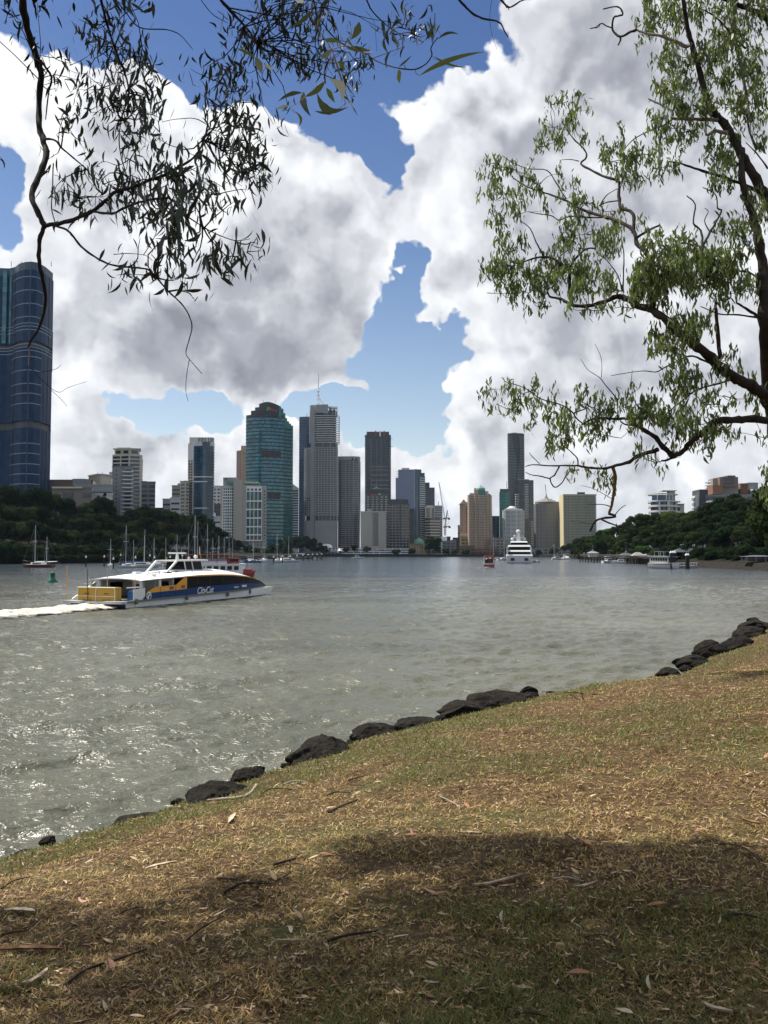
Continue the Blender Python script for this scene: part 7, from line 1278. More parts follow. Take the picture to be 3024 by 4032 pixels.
LR4 = ((58, 26, bark_r, [X3_, (1659, 780), (1560, 700), (1480, 660), (1400, 600), (1330, 530), (1250, 470), (1180, 420), (1100, 340), (1040, 300), (960, 275), (910, 240), (860, 225)]), (24, 9, bark_r, [(860, 225), (800, 250), (720, 275), (640, 278), (580, 255), (555, 240), (500, 230), (480, 205)]), (20, 16, bark_r, [(610, 270), (600, 200), (600, 100), (575, 30), P3(592, 1438)]), (26, 22, bark_r, [(1045, 300), (1040, 200), (1040, 60), P3(1040, 1440)]), (7, 5, bark_r, [(880, 195), (860, 120), (835, 80), P3(800, 1390)]), (8, 4, bark_r, [(885, 195), (888, 80), (890, 0), P3(880, 1290)]),
    (22, 10, bark_r, [(1405, 560), (1390, 430), (1380, 300), (1378, 250)]), (24, 8, bark_r, [X4, (1659, 380), (1600, 330), (1540, 290), (1490, 260)]), (10, 4, bark_r, [(1600, 340), (1500, 325), (1400, 320), (1300, 280)]), (42, 22, bark_r, [X3_, (1659, 890), (1560, 880), (1480, 890), (1400, 885), (1350, 920), (1300, 960), (1240, 1010), (1200, 1060), (1150, 1080)]), (14, 9, bark_r, [(1160, 1078), (1120, 1100), (1090, 1103)]), (28, 18, bark_r, [(1150, 1075), (1100, 1030), (1060, 980), (1000, 940), (960, 915)]), (18, 9, bark_r, [(960, 915), (930, 885), (900, 878), (830, 880), (750, 875), (690, 895), (670, 910)]), (10, 6, bark_r, [(960, 915), (900, 910), (870, 890)]),
    (8, 4, bark_r, [(670, 905), (640, 880), (600, 830), (540, 800), (440, 770), (370, 720), (290, 690), (250, 680)]), (9, 5, bark_r, [(620, 850), (660, 835), (690, 825)]), (22, 16, bark_r, [(1070, 1045), (960, 1080), (920, 1110), (840, 1130)]), (15, 5, bark_r, [(840, 1130), (780, 1145), (700, 1140), (640, 1130), (560, 1130), (490, 1130), (400, 1125), (365, 1135)]), (19, 13, mat("gum_bark_rust", (.17, .09, .05), .9, var=.3, vscale=6, bump=.6, bscale=14), [(830, 1140), (845, 1200), (835, 1280), (825, 1340), (810, 1385)]), (15, 9, bark_r, [(810, 1385), (845, 1402), (780, 1410), (735, 1430), (710, 1480)]), (6, 4, bark_r, [(850, 1440), (855, 1500)]),
    (10, 5, bark_r, [(770, 1418), (850, 1450), (900, 1460), (950, 1480)]), (6, 3, bark_r, [(835, 1402), (870, 1360), (900, 1340)]), (9, 6, bark_r, [(545, 1135), (520, 1180), (495, 1200), (520, 1245), (560, 1220), (580, 1180)]), (8, 4, bark_r, [(498, 1200), (440, 1185), (400, 1180), (365, 1165)]), (5, 3, bark_r, [(440, 1120), (400, 1080), (385, 1060)]), (8, 5, bark_r, [(645, 1125), (640, 1090), (600, 1050), (560, 1020)]), (6, 2, bark_r, [(860, 780), (800, 710), (760, 660), (700, 620), (660, 560)]), (3, 2, bark_r, [(770, 660), (770, 560), (735, 480)]), (4, 2, bark_r, [(990, 850), (950, 790), (930, 700), (935, 620)]),
    (10, 3, bark_r, [(1400, 610), (1300, 560), (1240, 545), (1180, 570), (1100, 610), (1060, 630), (980, 625), (820, 650)]), (10, 5, bark_r, [(1480, 665), (1400, 690), (1280, 725), (1180, 800), (1130, 840)]), (4, 2, bark_r, [(830, 1310), (780, 1280), (720, 1250), (660, 1235)]), (6, 4, bark_r, [(825, 1350), (780, 1338), (700, 1335)]), (5, 2, bark_r, [(740, 1440), (680, 1435), (610, 1425)]), (3, 2, bark_r, [(900, 1460), (950, 1440), (960, 1450)]), (3, 2, bark_r, [(470, 1230), (475, 1280), (485, 1310)]), (5, 3, bark_r, [(860, 220), (800, 240), (770, 200)]), (4, 2, bark_r, [(160, 208), (240, 212), (340, 208)]), (6, 3, bark_r, [(1500, 700), (1560, 715), (1659, 690)]), (10, 6, bark_r, [(1520, 90), (1580, 110), (1620, 160)]))
for i, (w0, w1, m, pts) in enumerate(LR4): RB(pts, w0, w1, m, P4, 160 + i, "limb" if w0 >= 9 else "twig", 7)
C3 = [(590, 540, 70, 40), (640, 590, 60, 40), (500, 560, 30, 30), (510, 680, 70, 50), (540, 740, 60, 40), (450, 780, 60, 40), (690, 740, 25, 40), (610, 640, 40, 40), (830, 800, 70, 50), (890, 850, 70, 60), (900, 920, 60, 60), (900, 970, 60, 40), (800, 860, 60, 30), (970, 830, 60, 40), (1030, 830, 40, 40), (850, 760, 50, 30), (1050, 900, 70, 40), (1150, 900, 60, 30), (220, 870, 60, 40), (180, 950, 60, 50), (290, 900, 60, 40), (350, 940, 40, 40), (200, 1020, 60, 50), (250, 1060, 60, 40), (300, 1080, 50, 40), (230, 1140, 50, 40), (310, 1150, 50, 30), (440, 990, 50, 40), (410, 960, 40, 30), (540, 930, 20, 30), (460, 1120, 25, 30), (620, 1040, 60, 40), (690, 1080, 60, 40), (640, 1120, 60, 40), (590, 1180, 50, 40), (800, 1130, 60, 30), (240, 1240, 50, 40), (240, 1310, 50, 40), (330, 1280, 40, 40), (300, 1340, 50, 30), (560, 1270, 70, 50), (600, 1330, 70, 40), (680, 1250, 80, 50), (760, 1270, 80, 50), (830, 1250, 60, 50), (800, 1330, 70, 40), (480, 1380, 60, 40), (210, 1400, 50, 40), (230, 1460, 60, 30), (400, 1440, 60, 40), (540, 1470, 70, 40), (650, 1450, 60, 40), (290, 1420, 50, 30), (700, 1470, 50, 30), (860, 1210, 30, 30), (990, 1190, 25, 15),
      (1000, 40, 50, 60), (1040, 100, 60, 60), (1000, 180, 50, 40), (1130, 60, 70, 70), (1100, 150, 70, 50), (1180, 120, 60, 60), (1090, 280, 60, 40), (1120, 330, 60, 50), (1180, 300, 70, 60), (1240, 350, 60, 50), (1150, 400, 70, 50), (1120, 470, 60, 40), (1220, 450, 80, 60), (1180, 530, 70, 50), (1100, 500, 40, 30), (1260, 560, 80, 60), (1200, 600, 60, 40), (1080, 620, 60, 40), (1060, 680, 50, 40), (1170, 690, 80, 50), (1250, 700, 80, 40), (1100, 740, 60, 50), (1200, 740, 40, 30), (1320, 620, 50, 50), (1350, 420, 60, 60), (1300, 250, 60, 50), (1400, 180, 80, 60), (1420, 260, 80, 60), (1500, 200, 70, 60), (1560, 120, 80, 60), (1600, 250, 70, 60), (1480, 340, 80, 60), (1560, 400, 80, 70), (1450, 440, 80, 60), (1620, 420, 50, 60), (1520, 520, 80, 60), (1600, 550, 60, 60), (1440, 560, 70, 60), (1560, 640, 80, 50), (1640, 640, 40, 50), (1380, 820, 60, 50), (1350, 760, 40, 40), (1440, 830, 60, 50), (1400, 900, 60, 50), (1480, 740, 50, 50), (1420, 980, 50, 50), (1450, 880, 60, 40), (1600, 760, 40, 40), (1300, 60, 70, 60), (1420, 60, 70, 60), (1550, 20, 80, 50), (1640, 60, 50, 60), (1380, 330, 60, 60), (1740, 300, 80, 90), (1760, 600, 70, 90), (1250, -60, 120, 50), (1500, -80, 150, 60),
      (1560, 1050, 50, 60), (1600, 1150, 60, 60), (1560, 1190, 40, 40), (1490, 1240, 50, 60), (1420, 1220, 50, 40), (1540, 1290, 50, 50), (1240, 1300, 60, 40), (1180, 1300, 60, 40), (1100, 1330, 60, 40), (1050, 1300, 50, 40), (1030, 1280, 40, 30), (1060, 1400, 80, 50), (1150, 1390, 80, 50), (1250, 1390, 80, 50), (1350, 1360, 70, 50), (1400, 1400, 70, 50), (1480, 1370, 70, 50), (1000, 1440, 50, 40), (1100, 1470, 70, 40), (1220, 1460, 80, 40), (1350, 1450, 80, 40), (1460, 1440, 70, 40)]
C4 = [(200, 80, 60, 50), (230, 130, 60, 50), (270, 180, 50, 40), (260, 230, 30, 30), (300, 60, 50, 40), (320, 140, 50, 40), (370, 160, 50, 40), (380, 210, 50, 40), (430, 200, 60, 50), (440, 280, 30, 30), (360, 300, 20, 20), (420, 90, 60, 40), (480, 120, 60, 50), (520, 170, 50, 40), (550, 60, 50, 40), (640, 130, 50, 50), (640, 190, 60, 40), (700, 190, 70, 40), (760, 140, 60, 40), (790, 180, 60, 50), (830, 190, 40, 40), (700, 300, 60, 20), (790, 290, 40, 20), (600, 295, 20, 20), (660, 80, 50, 40),
      (940, 130, 60, 50), (1000, 80, 60, 60), (1010, 150, 60, 60), (1080, 120, 70, 70), (1080, 200, 70, 60), (950, 220, 60, 50), (940, 290, 40, 25), (1090, 250, 60, 50), (1130, 80, 60, 60), (1200, 60, 70, 60), (1200, 130, 70, 60), (1280, 90, 70, 60), (1340, 60, 70, 60), (1330, 150, 70, 60), (1270, 180, 60, 40), (1400, 140, 70, 60), (1420, 220, 60, 50), (1480, 90, 60, 60), (1520, 190, 60, 50), (1560, 160, 50, 50), (1640, 230, 30, 50), (1160, 380, 60, 40), (1230, 370, 70, 50), (1290, 390, 60, 60), (1080, 430, 60, 50), (1130, 470, 60, 50), (1170, 500, 50, 50), (1090, 510, 50, 30), (1250, 430, 50, 50),
      (1150, 640, 50, 50), (1190, 620, 50, 60), (1160, 720, 60, 60), (1210, 710, 60, 60), (1250, 660, 50, 60), (1240, 740, 40, 40), (1430, 570, 50, 40), (1400, 640, 50, 30), (1450, 650, 40, 30), (1360, 750, 50, 30), (1340, 800, 30, 30), (1420, 760, 60, 40), (1560, 770, 50, 50), (1600, 830, 40, 20), (1450, 820, 30, 30), (1580, 650, 50, 30),
      (190, 720, 50, 30), (170, 750, 40, 30), (210, 800, 40, 40), (270, 690, 50, 30), (310, 760, 40, 30), (290, 830, 40, 40), (320, 860, 40, 40), (370, 800, 60, 50), (400, 860, 40, 60), (410, 680, 50, 30), (360, 750, 40, 30), (520, 760, 30, 30), (480, 840, 50, 40), (520, 880, 60, 50), (570, 870, 50, 40), (600, 920, 60, 50), (490, 960, 50, 50), (540, 970, 60, 60), (600, 980, 60, 50), (560, 1010, 50, 30), (500, 1010, 30, 30), (660, 750, 60, 30), (720, 760, 60, 30), (690, 800, 40, 30), (730, 820, 60, 30), (800, 850, 40, 30), (760, 870, 50, 30), (720, 920, 70, 40), (770, 920, 60, 50), (790, 970, 40, 30), (720, 980, 40, 40), (650, 930, 40, 50),
      (880, 770, 50, 40), (890, 810, 60, 50), (930, 830, 50, 50), (1000, 790, 60, 50), (1010, 840, 60, 50), (950, 880, 60, 50), (930, 940, 30, 30), (1060, 830, 60, 50), (1090, 860, 60, 50), (1130, 880, 70, 50), (1050, 910, 50, 40), (1180, 930, 70, 50), (1200, 860, 60, 50), (1250, 900, 60, 40), (1290, 910, 70, 50), (1330, 950, 60, 50), (1380, 920, 50, 50), (1300, 1000, 60, 40), (1320, 1040, 30, 30), (1240, 950, 50, 50), (1430, 950, 60, 30), (1480, 960, 40, 30), (1170, 980, 40, 40), (1010, 1060, 40, 35), (1000, 1090, 30, 20), (1070, 1110, 20, 30), (1085, 1145, 15, 25), (1190, 1080, 20, 12),
      (610, 1160, 30, 30), (650, 1155, 30, 20), (740, 1180, 30, 25), (780, 1190, 40, 40), (800, 1215, 30, 40), (780, 1260, 20, 20), (1640, 980, 15, 30), (1650, 1140, 30, 50), (1665, 1200, 40, 60), (1640, 1250, 40, 30), (1665, 1300, 30, 50)]
r = np.random.default_rng(44); parts = []; tw = MB()
for fn, CC in ((P3, C3), (P4, C4)):
    cs = [fn(x, y, r.normal() * .35) for x, y, _, _ in CC]
    for c, (x, y, rx, ry) in zip(cs, CC):
        k = c.y / F * S3; n = int(rx * ry / (42 if not (fn is P4 and y > 560) else 62)) + 5; ns = max(2, n // 12)
        for s_ in range(ns):
            sc = c + Vector((r.normal() * rx * k * .55, r.normal() * rx * k * .6, r.normal() * ry * k * .55)); parts.append(clump(r, sc - TRo, .09, int(n / ns * 1.25) + 1, .125, .135, .78, 4, .15))
            if s_ % 2 == 0: twigs(r, tw, c - TRo, sc - TRo, .006)
        o_ = sorted(cs, key=lambda q: (q - c).length)[1]; twigs(r, tw, o_ - TRo, c - TRo, .008)
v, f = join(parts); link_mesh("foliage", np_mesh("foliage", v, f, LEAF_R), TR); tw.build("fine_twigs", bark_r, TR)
# ---------------------------------------------------------------- rocks on the edge
basalt = bpy.data.materials.new("basalt"); basalt.use_nodes = True; t = basalt.node_tree; b = t.nodes['Principled BSDF']; q = NT(t); oc = q.node('ShaderNodeNewGeometry').outputs['Position']
c = q.ramp(q.noise(oc, 7.0, 6, .7), [(.3, (.006, .0055, .005)), (.52, (.014, .012, .010)), (.68, (.030, .025, .019)), (.84, (.09, .08, .062))]); t.links.new(c, b.inputs['Base Color']); b.inputs['Roughness'].default_value = .9; b.inputs['Specular IOR Level'].default_value = .12
bp_ = q.node('ShaderNodeBump'); bp_.inputs['Strength'].default_value = .9; bp_.inputs['Distance'].default_value = .03; t.links.new(q.math('ADD', q.noise(oc, 16, 6, .7), q.math('MULTIPLY', q.voro(oc, 24), .4)), bp_.inputs['Height']); t.links.new(bp_.outputs[0], b.inputs['Normal'])
def rock(label, u0, u1, vt, vb, seed, depth=.8, tilt=0.0, z=None):
    uc = (u0 + u1) / 2; p = W(uc, vb, HC - EDROP - .02); k = p.y / F; w_ = (u1 - u0) * k; h = (vb - vt) * k; me = bpy.data.meshes.new("rock"); bm = bmesh.new(); bmesh.ops.create_icosphere(bm, subdivisions=5, radius=1.0)
    rr = random.Random(seed); planes = [(Vector((rr.uniform(-1, 1), rr.uniform(-1, 1), rr.uniform(-.3, 1))).normalized(), rr.uniform(.62, .92)) for _ in range(13)]
    co = np.array([v.co for v in bm.verts]); dn = fbm(co[:, 0] * 1.3 + seed, co[:, 1] * 1.3 + co[:, 2] * .9, 2.2, 4, seed % 7); dn2 = fbm(co[:, 0] * 2 + co[:, 2] + seed, co[:, 1] * 2 - co[:, 2], 5, 3, 3)
    for i, v in enumerate(bm.verts):
        c_ = v.co.copy()
        for n_, d_ in planes:
            e_ = c_.dot(n_) - d_
            if e_ > 0: c_ -= n_ * e_ * .72
        c_ *= 1 + (float(dn[i]) - .5) * .34 + (float(dn2[i]) - .5) * .12; v.co = Vector((c_.x * w_ * .60, c_.y * w_ * .60 * depth, c_.z * h * .66 + (c_.x * tilt) * h))
    bm.to_mesh(me); bm.free(); me.materials.append(basalt)
    for pl in me.polygons: pl.use_smooth = True
    o = link_mesh("boulder", me, None, (p.x, p.y + w_ * .12, p.z + h * .27)); o.rotation_euler = (0, 0, rr.uniform(-.25, .25) + .5); tag(o, label, "rock"); return o
X7 = lambda x: 600 + x * .7233; Y7 = lambda y: 2650 + y * .7233; X8 = lambda x: 1700 + x * .798; Y8 = lambda y: 2350 + y * .798
RK = [("low flat dark rock at the lower left water edge", 30, 140, 3346, 3384, 1), ("flat mottled rock slab half buried in litter near the left corner", 460, 680, 3202, 3272, 2), ("small dark rock touching the largest smooth black boulder", 596, 676, 3194, 3236, 3),
      ("largest smooth black boulder with driftwood across its foot", X7(165), X7(540), Y7(598), Y7(765), 4), ("black boulder leaning behind the largest one", X7(420), X7(650), Y7(513), Y7(625), 5), ("peaked black boulder second in the row from the driftwood", X7(762), X7(1085), Y7(338), Y7(508), 6, 1.0),
      ("rounded brown black boulder with litter in its hollow", X7(1075), X7(1345), Y7(272), Y7(392), 7), ("long flat topped black boulder with red brown litter below", X7(1308), X7(1565), Y7(232), Y7(312), 8), ("pointed lichen grey boulder in the middle of the bank", X8(52), X8(262), Y8(512), Y8(592), 9),
      ("broad humped brown boulder right of the lichen grey one", X8(190), X8(530), Y8(462), Y8(560), 10), ("small knobbly rock perched behind the humped boulder", X8(436), X8(520), Y8(436), Y8(482), 11), ("low grey rock ledge beyond the exposed roots", X8(765), X8(895), Y8(430), Y8(450), 12), ("thin dark rock ledge at the grass corner", X8(888), X8(1002), Y8(420), Y8(438), 13),
      ("lowest dark rock of the right hand stepped pile", X8(1098), X8(1245), Y8(344), Y8(408), 14), ("flat dark rock second in the right hand stepped pile", X8(1215), X8(1400), Y8(288), Y8(350), 15), ("big square dark rock jutting out of the right hand pile", X8(1300), X8(1465), Y8(210), Y8(298), 16), ("dark rock wedged above the jutting square one", X8(1445), X8(1600), Y8(186), Y8(262), 17),
      ("overhanging dark slab high in the right hand pile", X8(1490), X8(1660), Y8(138), Y8(205), 18), ("dark slab at the right picture edge", X8(1515), X8(1690), Y8(112), Y8(160), 19), ("topmost small rock of the right hand pile", X8(1560), X8(1620), Y8(98), Y8(124), 20)]
for a in RK: rock(*a)
for i, (u, v, w_, lb) in enumerate(((185, 3322, 60, "small dark stone in the litter at the left bank edge"), (700, 3166, 50, "small black stone left of the largest boulder"), (1015, 3040, 60, "small black stone between the leaning boulder and the peaked one"), (1125, 3020, 40, "fist sized dark stone at the left foot of the peaked boulder"), (1385, 2930, 50, "small dark stone left of the hollowed boulder"), (1560, 2880, 44, "small dark stone left of the flat topped boulder"), (1735, 2838, 46, "small dark stone right of the flat topped boulder"),
        (2090, 2748, 60, "low dark stone at the foot of the humped boulder"), (2170, 2738, 40, "little stone beside the curling root"), (2570, 2690, 60, "low dark stone left of the stepped pile"), (2700, 2640, 50, "small stone under the stepped pile"), (2800, 2590, 60, "small dark stone before the jutting square rock"), (2900, 2535, 60, "dark stone in the grass below the overhanging slab"), (2960, 2510, 44, "small stone in the grass near the right edge"), (2470, 2708, 50, "low stone at the end of the thin ledge"))):
    rock(lb, u - w_ / 2, u + w_ / 2, v - w_ * .45, v, 40 + i)
# ---------------------------------------------------------------- grass, litter
r = np.random.default_rng(77)
def scatter(n, ymin, ymax, spread=.60, power=1.0):
    u = r.random(n); y = ymin * (ymax / ymin) ** (u ** power); x = (r.random(n) * 2 - 1) * spread * y; s = edge_dist(x, y); m = s > .02; return x[m], y[m], s[m]
def greenness(x, y, s):
    g = fbm(x, y, .55, 4, 31) * 1.15 + fbm(x, y, 2.2, 3, 8) * .45; strip_ = np.exp(-((s - .8) / .8) ** 2) * .42 + np.clip((y - 13) / 10, 0, 1) * .05; near_ = np.clip((5.4 - y) / 2.2, 0, 1) * (.18 + .30 * np.clip(x / y, -.2, .4))
    return g + strip_ + near_
dry_m = leaf_mat("dry_grass", [(.15, .095, .028), (.33, .22, .075), (.22, .145, .045), (.56, .41, .175), (.09, .055, .018)], .7, .2, .2); green_m = leaf_mat("green_grass", [(.055, .07, .014), (.11, .125, .028), (.18, .18, .05), (.09, .10, .022), (.24, .21, .075)], .55, .3, .3)
def blades(x, y, L, wdt, lean=.9):
    n = len(x); z = ground_z(x, y) - .004; an = r.random(n) * 6.283; ln = lean * (.4 + .8 * r.random(n)); d = np.stack([np.cos(an) * ln, np.sin(an) * ln, np.ones(n)], 1); d = unit(d); b_ = np.stack([-np.sin(an + r.normal(size=n) * .6), np.cos(an), np.zeros(n)], 1); p = np.stack([x, y, z], 1)
    m_ = p + d * (L * .55)[:, None]; t_ = p + d * L[:, None] * np.array([1.15, 1.15, .82]); V = np.stack([p - b_ * wdt[:, None], p + b_ * wdt[:, None], m_ + b_ * wdt[:, None] * .8, m_ - b_ * wdt[:, None] * .8, t_ + b_ * wdt[:, None] * .1, t_ - b_ * wdt[:, None] * .1], 1).reshape(-1, 3)
    i0 = np.arange(n) * 6; f = np.stack([np.stack([i0, i0 + 1, i0 + 2, i0 + 3], 1), np.stack([i0 + 3, i0 + 2, i0 + 4, i0 + 5], 1)], 1).reshape(-1, 4); return V, f
x, y, s = scatter(300000, 2.5, 42, .56, 1.15); g = greenness(x, y, s) + r.normal(size=len(x)) * .07; mg = g > 1.01; mk = r.random(len(x)) < np.where(mg, .95, .62); 
for nm, sel, m_, ll in (("green_grass", mg & mk, green_m, .040), ("dry_grass", ~mg & mk, dry_m, .030)):
    xx, yy = x[sel], y[sel]; L = ll * (.45 + 1.0 * r.random(len(xx))) * (1 + yy * .02); v, f = blades(xx, yy, L, .0011 + .00036 * yy * (.6 + .6 * r.random(len(xx))), .95 if nm == "green_grass" else 1.7); o = link_mesh(nm, np_mesh(nm, v, f, m_)); o["kind"] = "stuff"
lit_m = leaf_mat("leaf_litter", [(.10, .055, .028), (.26, .165, .075), (.36, .25, .13), (.16, .085, .04), (.50, .39, .24), (.20, .09, .04), (.30, .21, .11)], .6, .1, .3); dark_m = leaf_mat("bark_litter", [(.03, .02, .014), (.07, .045, .028), (.05, .035, .024), (.11, .075, .045)], .8, 0, .2)
def flakes(x, y, L, W_, lift=.01):
    n = len(x); z = ground_z(x, y) + .004 + lift * r.random(n); an = r.random(n) * 6.283; a = unit(np.stack([np.cos(an), np.sin(an), r.normal(size=n) * .16], 1)); b_ = unit(np.stack([-np.sin(an), np.cos(an), r.normal(size=n) * .45], 1)); nn = np.cross(a, b_)
    return leaf_strips(np.stack([x, y, z], 1) - a * L[:, None] * .5, a, b_, nn, L, W_, r.normal(size=n) * .1, r.random(n) * .12, 4)
x, y, s = scatter(36000, 2.5, 34, .56, 1.1); k = 1 + y * .045; v, f = flakes(x, y,   .027 * (.45 + r.random(len(x)) ** 2 * 1.6) * k, .0042 * (.5 + r.random(len(x))) * k); o = link_mesh("leaf_litter", np_mesh("leaf_litter", v, f, lit_m)); o["kind"] = "stuff"
x, y, s = scatter(26000, 2.5, 30, .56, 1.1); k = 1 + y * .04; v, f = flakes(x, y, .055 * (.4 + r.random(len(x)) * 1.2) * k, .0016 * (.6 + r.random(len(x))) * k, .006); o = link_mesh("bark_litter", np_mesh("bark_litter", v, f, dark_m)); o["kind"] = "stuff"
# larger dry leaves, one object each
x, y, s = scatter(700, 2.6, 9.5, .5, 1.0); idx = list(range(len(x))); seen_l = set(); mats_ = [mat("pale_dry_leaf", (.42, .33, .22), .6, var=.2, vscale=40), mat("tan_dry_leaf", (.36, .25, .14), .6, var=.25, vscale=40), mat("russet_dry_leaf", (.28, .12, .055), .6, var=.2, vscale=40)]
protos = []
for i in range(9):
    v, f = leaf_strips(np.array([[-.5, 0, 0]]), np.array([[1, 0, 0]]), np.array([[0, 1, .0]]), np.array([[0, 0, 1.]]), np.array([1.0]), np.array([.10 + .02 * (i % 4)]), np.array([(-1) ** i * .06 * (i % 3)]), np.array([.10 + .05 * (i % 3)]), 8)
    v[:, 2] += (np.abs(v[:, 1]) * .5); protos.append(np_mesh("dry_leaf", v, f, mats_[i // 3]))
for i in idx:
    me = protos[int(r.integers(0, 9))]; zx = x[i] / y[i]; zy = y[i]
    wh_ = ["in the nearest shade", "in the deep front shade", "in the middle of the shade", "in the far band of shade", "at the edge of the shade", "in the first bright litter", "in the bright litter", "near the boulders"][int(np.searchsorted([3.1, 3.7, 4.3, 5.0, 5.8, 6.8, 8.2], zy))] + " " + ["at the left edge", "far left", "left", "left of the middle", "midway", "right of the middle", "right", "far right"][int(np.searchsorted([-.38, -.28, -.17, -.06, .06, .17, .30], zx))]
    lb_ = {"pale_dry_leaf": "pale bleached gum leaf ", "tan_dry_leaf": "tan dry gum leaf ", "russet_dry_leaf": "russet dry gum leaf "}[me.materials[0].name] + wh_
    if lb_ in seen_l: continue
    seen_l.add(lb_); o = link_mesh("dry_leaf", me, None, (x[i], y[i], float(ground_z(x[i], y[i])) + .012)); L = .045 + .05 * r.random(); o.scale = (L, L, L); o.rotation_euler = (r.normal() * .35, r.normal() * .18, r.random() * 6.28)
    tag(o, lb_, "leaf", "fallen gum leaves on the bank")
# sticks and bark, traced one by one
stick_d = mat("dark_stick", (.035, .025, .02), .9, var=.4, vscale=20, bump=.5, bscale=60); stick_g = mat("grey_driftwood", (.28, .24, .20), .85, var=.25, vscale=14, bump=.5, bscale=50); bark_p = mat("pale_bark_strip", (.44, .35, .25), .7, var=.2, vscale=14); bark_b = mat("brown_bark_strip", (.20, .115, .06), .8, var=.3, vscale=14)
def stick(label, pts, w0, w1, m, lift=.012, name="stick", sd=0):
    P_ = []; rr = random.Random(sd * 7 + len(pts))
    for i, (u, v) in enumerate(pts): p = G(u, v); P_.append(Vector((p.x, p.y, float(ground_z(p.x, p.y)) + lift + (.012 if i % 2 else 0))))
    c0 = P_[len(P_) // 2].copy(); e_ = [p - c0 for p in P_]; k = c0.y / F * .5; q_, rad = smooth_path(e_, [.72 * k * (w0 + (w1 - w0) * i / (len(e_) - 1)) for i in range(len(e_))]); rad = [x_ * (1 + .22 * rr.uniform(-1, 1)) for x_ in rad]
    o = MB().tube(q_, rad, 6).build(name, m, None, c0); tag(o, label, "stick"); return o
def C5(x, y): return (x * .904, 3100 + y * .904)
def C6(x, y): return (1500 + x * .9186, 3100 + y * .9186)
def C7(x, y): return (600 + x * .7233, 2650 + y * .7233)
SK = [("long dark stick lying in shade at the lower left", [C5(280, 858), C5(370, 800), C5(500, 765), C5(640, 735)], 16, 9, stick_d), ("straight dark stick slanting up in the lower middle", [C5(815, 680), C5(880, 635), C5(975, 570)], 10, 6, stick_d), ("thick dark stick at the shade edge near the centre", [C5(1425, 700), C5(1520, 680), C5(1645, 632)], 16, 10, stick_d), ("knobbly dark stick in the first shade patch", [C5(975, 468), C5(1060, 445), C5(1175, 430), C5(1265, 400)], 13, 5, stick_d),
      ("short forked dark stick with a raised tip", [C5(945, 402), C5(985, 430), C5(1025, 425)], 14, 8, stick_d), ("dark wood chip in bright litter", [C5(1190, 345), C5(1290, 330)], 16, 10, stick_d), ("dark stick in bright litter above the wood chip", [C5(1428, 112), C5(1490, 95), C5(1555, 75)], 13, 7, stick_d), ("thin dark twig near the upper middle litter", [C7(960, 766), C7(1030, 740), C7(1115, 712)], 13, 6, stick_d),
      ("dark twig running below the brown hollowed boulder", [C7(1065, 598), C7(1130, 582), C7(1185, 574)], 7, 5, stick_d), ("curved dark twig right of the driftwood", [C7(590, 668), C7(650, 645), C7(760, 640)], 9, 5, stick_d), ("grey driftwood branch lying against the largest boulder", [C7(300, 698), C7(380, 690), C7(480, 686), C7(530, 660), C7(566, 614)], 12, 22, stick_g),
      ("pale curved twig below the driftwood", [C7(715, 620), C7(770, 600), C7(838, 590)], 8, 5, stick_g), ("dark twig crossing the brown litter in the middle", [C7(950, 680), C7(1000, 668), C7(1078, 662)], 8, 5, stick_d), ("pale forked stick at the upper right of the litter", [C6(255, 50), C6(290, 70), C6(340, 88)], 10, 5, stick_g), ("forked pale stick at the shade edge on the right", [C6(785, 212), C6(800, 235), C6(838, 255)], 8, 5, stick_d), ("thick bark covered stick half hidden at the right edge", [C6(1480, 560), C6(1560, 568), C6(1650, 578)], 14, 12, stick_d),
      ("dark stick in deep shade at the bottom right", [C6(870, 655), C6(950, 658), C6(1030, 668)], 8, 5, stick_d), ("thin straight stick in the right hand shade", [C6(740, 385), C6(800, 390), C6(870, 396)], 8, 5, stick_g), ("short twig at the right edge of the litter", [C6(1440, 255), C6(1540, 275), C6(1640, 320)], 6, 4, stick_d), ("dark twig in the lower left litter", [C5(500, 565), C5(560, 550), C5(620, 535)], 8, 5, stick_d),
      ("long thin dark twig on the left above the bark strip", [C5(5, 450), C5(60, 425), C5(130, 400)], 9, 5, stick_d), ("pale thin twig slanting in the left litter", [C5(265, 508), C5(310, 480), C5(350, 455)], 7, 4, stick_g), ("bare root curling over the bank behind the humped boulder", [(2110, 2712), (2150, 2722), (2200, 2712), (2204, 2704)], 10, 4, stick_d), ("dark fallen branch along the far bank lip", [(2120, 2722), (2220, 2728), (2300, 2733), (2370, 2738)], 8, 4, stick_d),
      ("dark branch lying near the bottom right corner", [C6(575, 985), C6(640, 992), C6(720, 985)], 10, 6, stick_d)]
for i, a in enumerate(SK): stick(*a, sd=i)
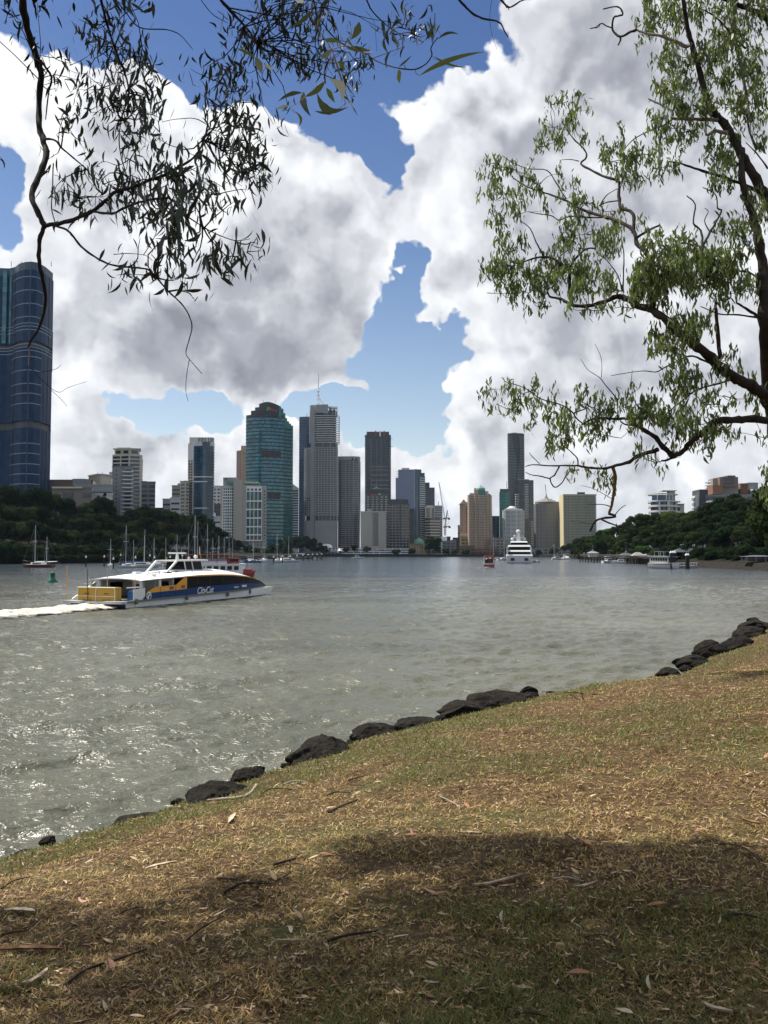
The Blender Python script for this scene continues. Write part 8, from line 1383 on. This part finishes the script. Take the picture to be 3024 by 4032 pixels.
def bark(label, pts, w_, m, sd=0):
    P_ = []
    for (u, v) in pts: p = G(u, v); P_.append(Vector((p.x, p.y, float(ground_z(p.x, p.y)) + .02)))
    c0 = P_[len(P_) // 2].copy(); q_, rad = smooth_path([p - c0 for p in P_], [1] * len(P_), 5); k = c0.y / F * .5 * w_; rows = []; n = len(q_); rr = random.Random(sd)
    for i, p in enumerate(q_):
        t_ = (q_[min(i + 1, n - 1)] - q_[max(i - 1, 0)]).normalized(); sdv = Vector((-t_.y, t_.x, 0)).normalized(); ww = k * (1.15 + rr.uniform(-.3, .3)) * math.sin(math.pi * (.04 + .92 * i / (n - 1))) ** .8; rows.append([p + sdv * a * ww + Vector((0, 0, .005 * a * a + rr.uniform(0, .003))) for a in (-1, -.5, 0, .5, 1)])
    mb = MB(); mb.grid(rows, smooth=True); mb.grid([[p - Vector((0, 0, .006)) for p in r_] for r_ in rows], smooth=True); o = mb.build("bark_strip", m, None, c0); tag(o, label, "bark"); return o
for i, a in enumerate((("long pale bark strip glowing at the start of the shade", [C5(628, 362), C5(690, 350), C5(768, 340)], 15, bark_p), ("grey white bark piece near the left edge", [C5(15, 556), C5(80, 560), C5(150, 566)], 26, bark_p), ("wide curled brown bark strip at the lower left edge", [C5(-10, 708), C5(120, 712), C5(270, 712)], 26, bark_b), ("folded pale bark strip low on the left", [C5(85, 890), C5(150, 865), C5(210, 805)], 14, bark_p), ("pale bark strip in the left litter beside the water", [C5(995, 168), C5(1010, 148), C5(1025, 122)], 15, bark_p),
    ("pale curled bark strip in right hand shade", [C6(825, 437), C6(880, 428), C6(930, 422)], 13, bark_p), ("pale bark sliver near the first shade patch on the right", [C6(335, 208), C6(380, 214), C6(435, 216)], 10, bark_p), ("long bark sliver at the bottom right corner", [C6(1375, 940), C6(1420, 970), C6(1508, 996)], 16, bark_p), ("tan bark flake right of the shade with broad leaves", [C6(1545, 150), C6(1585, 158), C6(1625, 166)], 14, bark_b), ("orange brown bark flake on the lit grass", [C6(855, 250), C6(880, 262), C6(900, 275)], 12, mat("orange_bark", (.42, .20, .09), .7)),
    ("pale sliver of bark at the shade edge", [C6(392, 435), C6(450, 425), C6(545, 400), C6(625, 382)], 8, bark_p), ("twisted pale bark in the lower middle", [C5(1190, 672), C5(1250, 682), C5(1320, 685)], 9, bark_p), ("bark curl under the raised dark stick", [C5(2, 655), C5(60, 640), C5(110, 634)], 8, bark_b))): bark(*a, sd=i)
# ---------------------------------------------------------------- thin river haze
hm = bpy.data.materials.new("haze"); hm.use_nodes = True; ht = hm.node_tree; ht.nodes.clear(); vo = ht.nodes.new('ShaderNodeVolumePrincipled'); ho = ht.nodes.new('ShaderNodeOutputMaterial'); ht.links.new(vo.outputs[0], ho.inputs['Volume'])
vo.inputs['Color'].default_value = (.62, .80, 1.0, 1); vo.inputs['Density'].default_value = 0.00002; vo.inputs['Anisotropy'].default_value = .2
o = MB().box(-9500, 9500, -300, 9500, -4, 420).build("haze", hm); o["kind"] = "stuff"
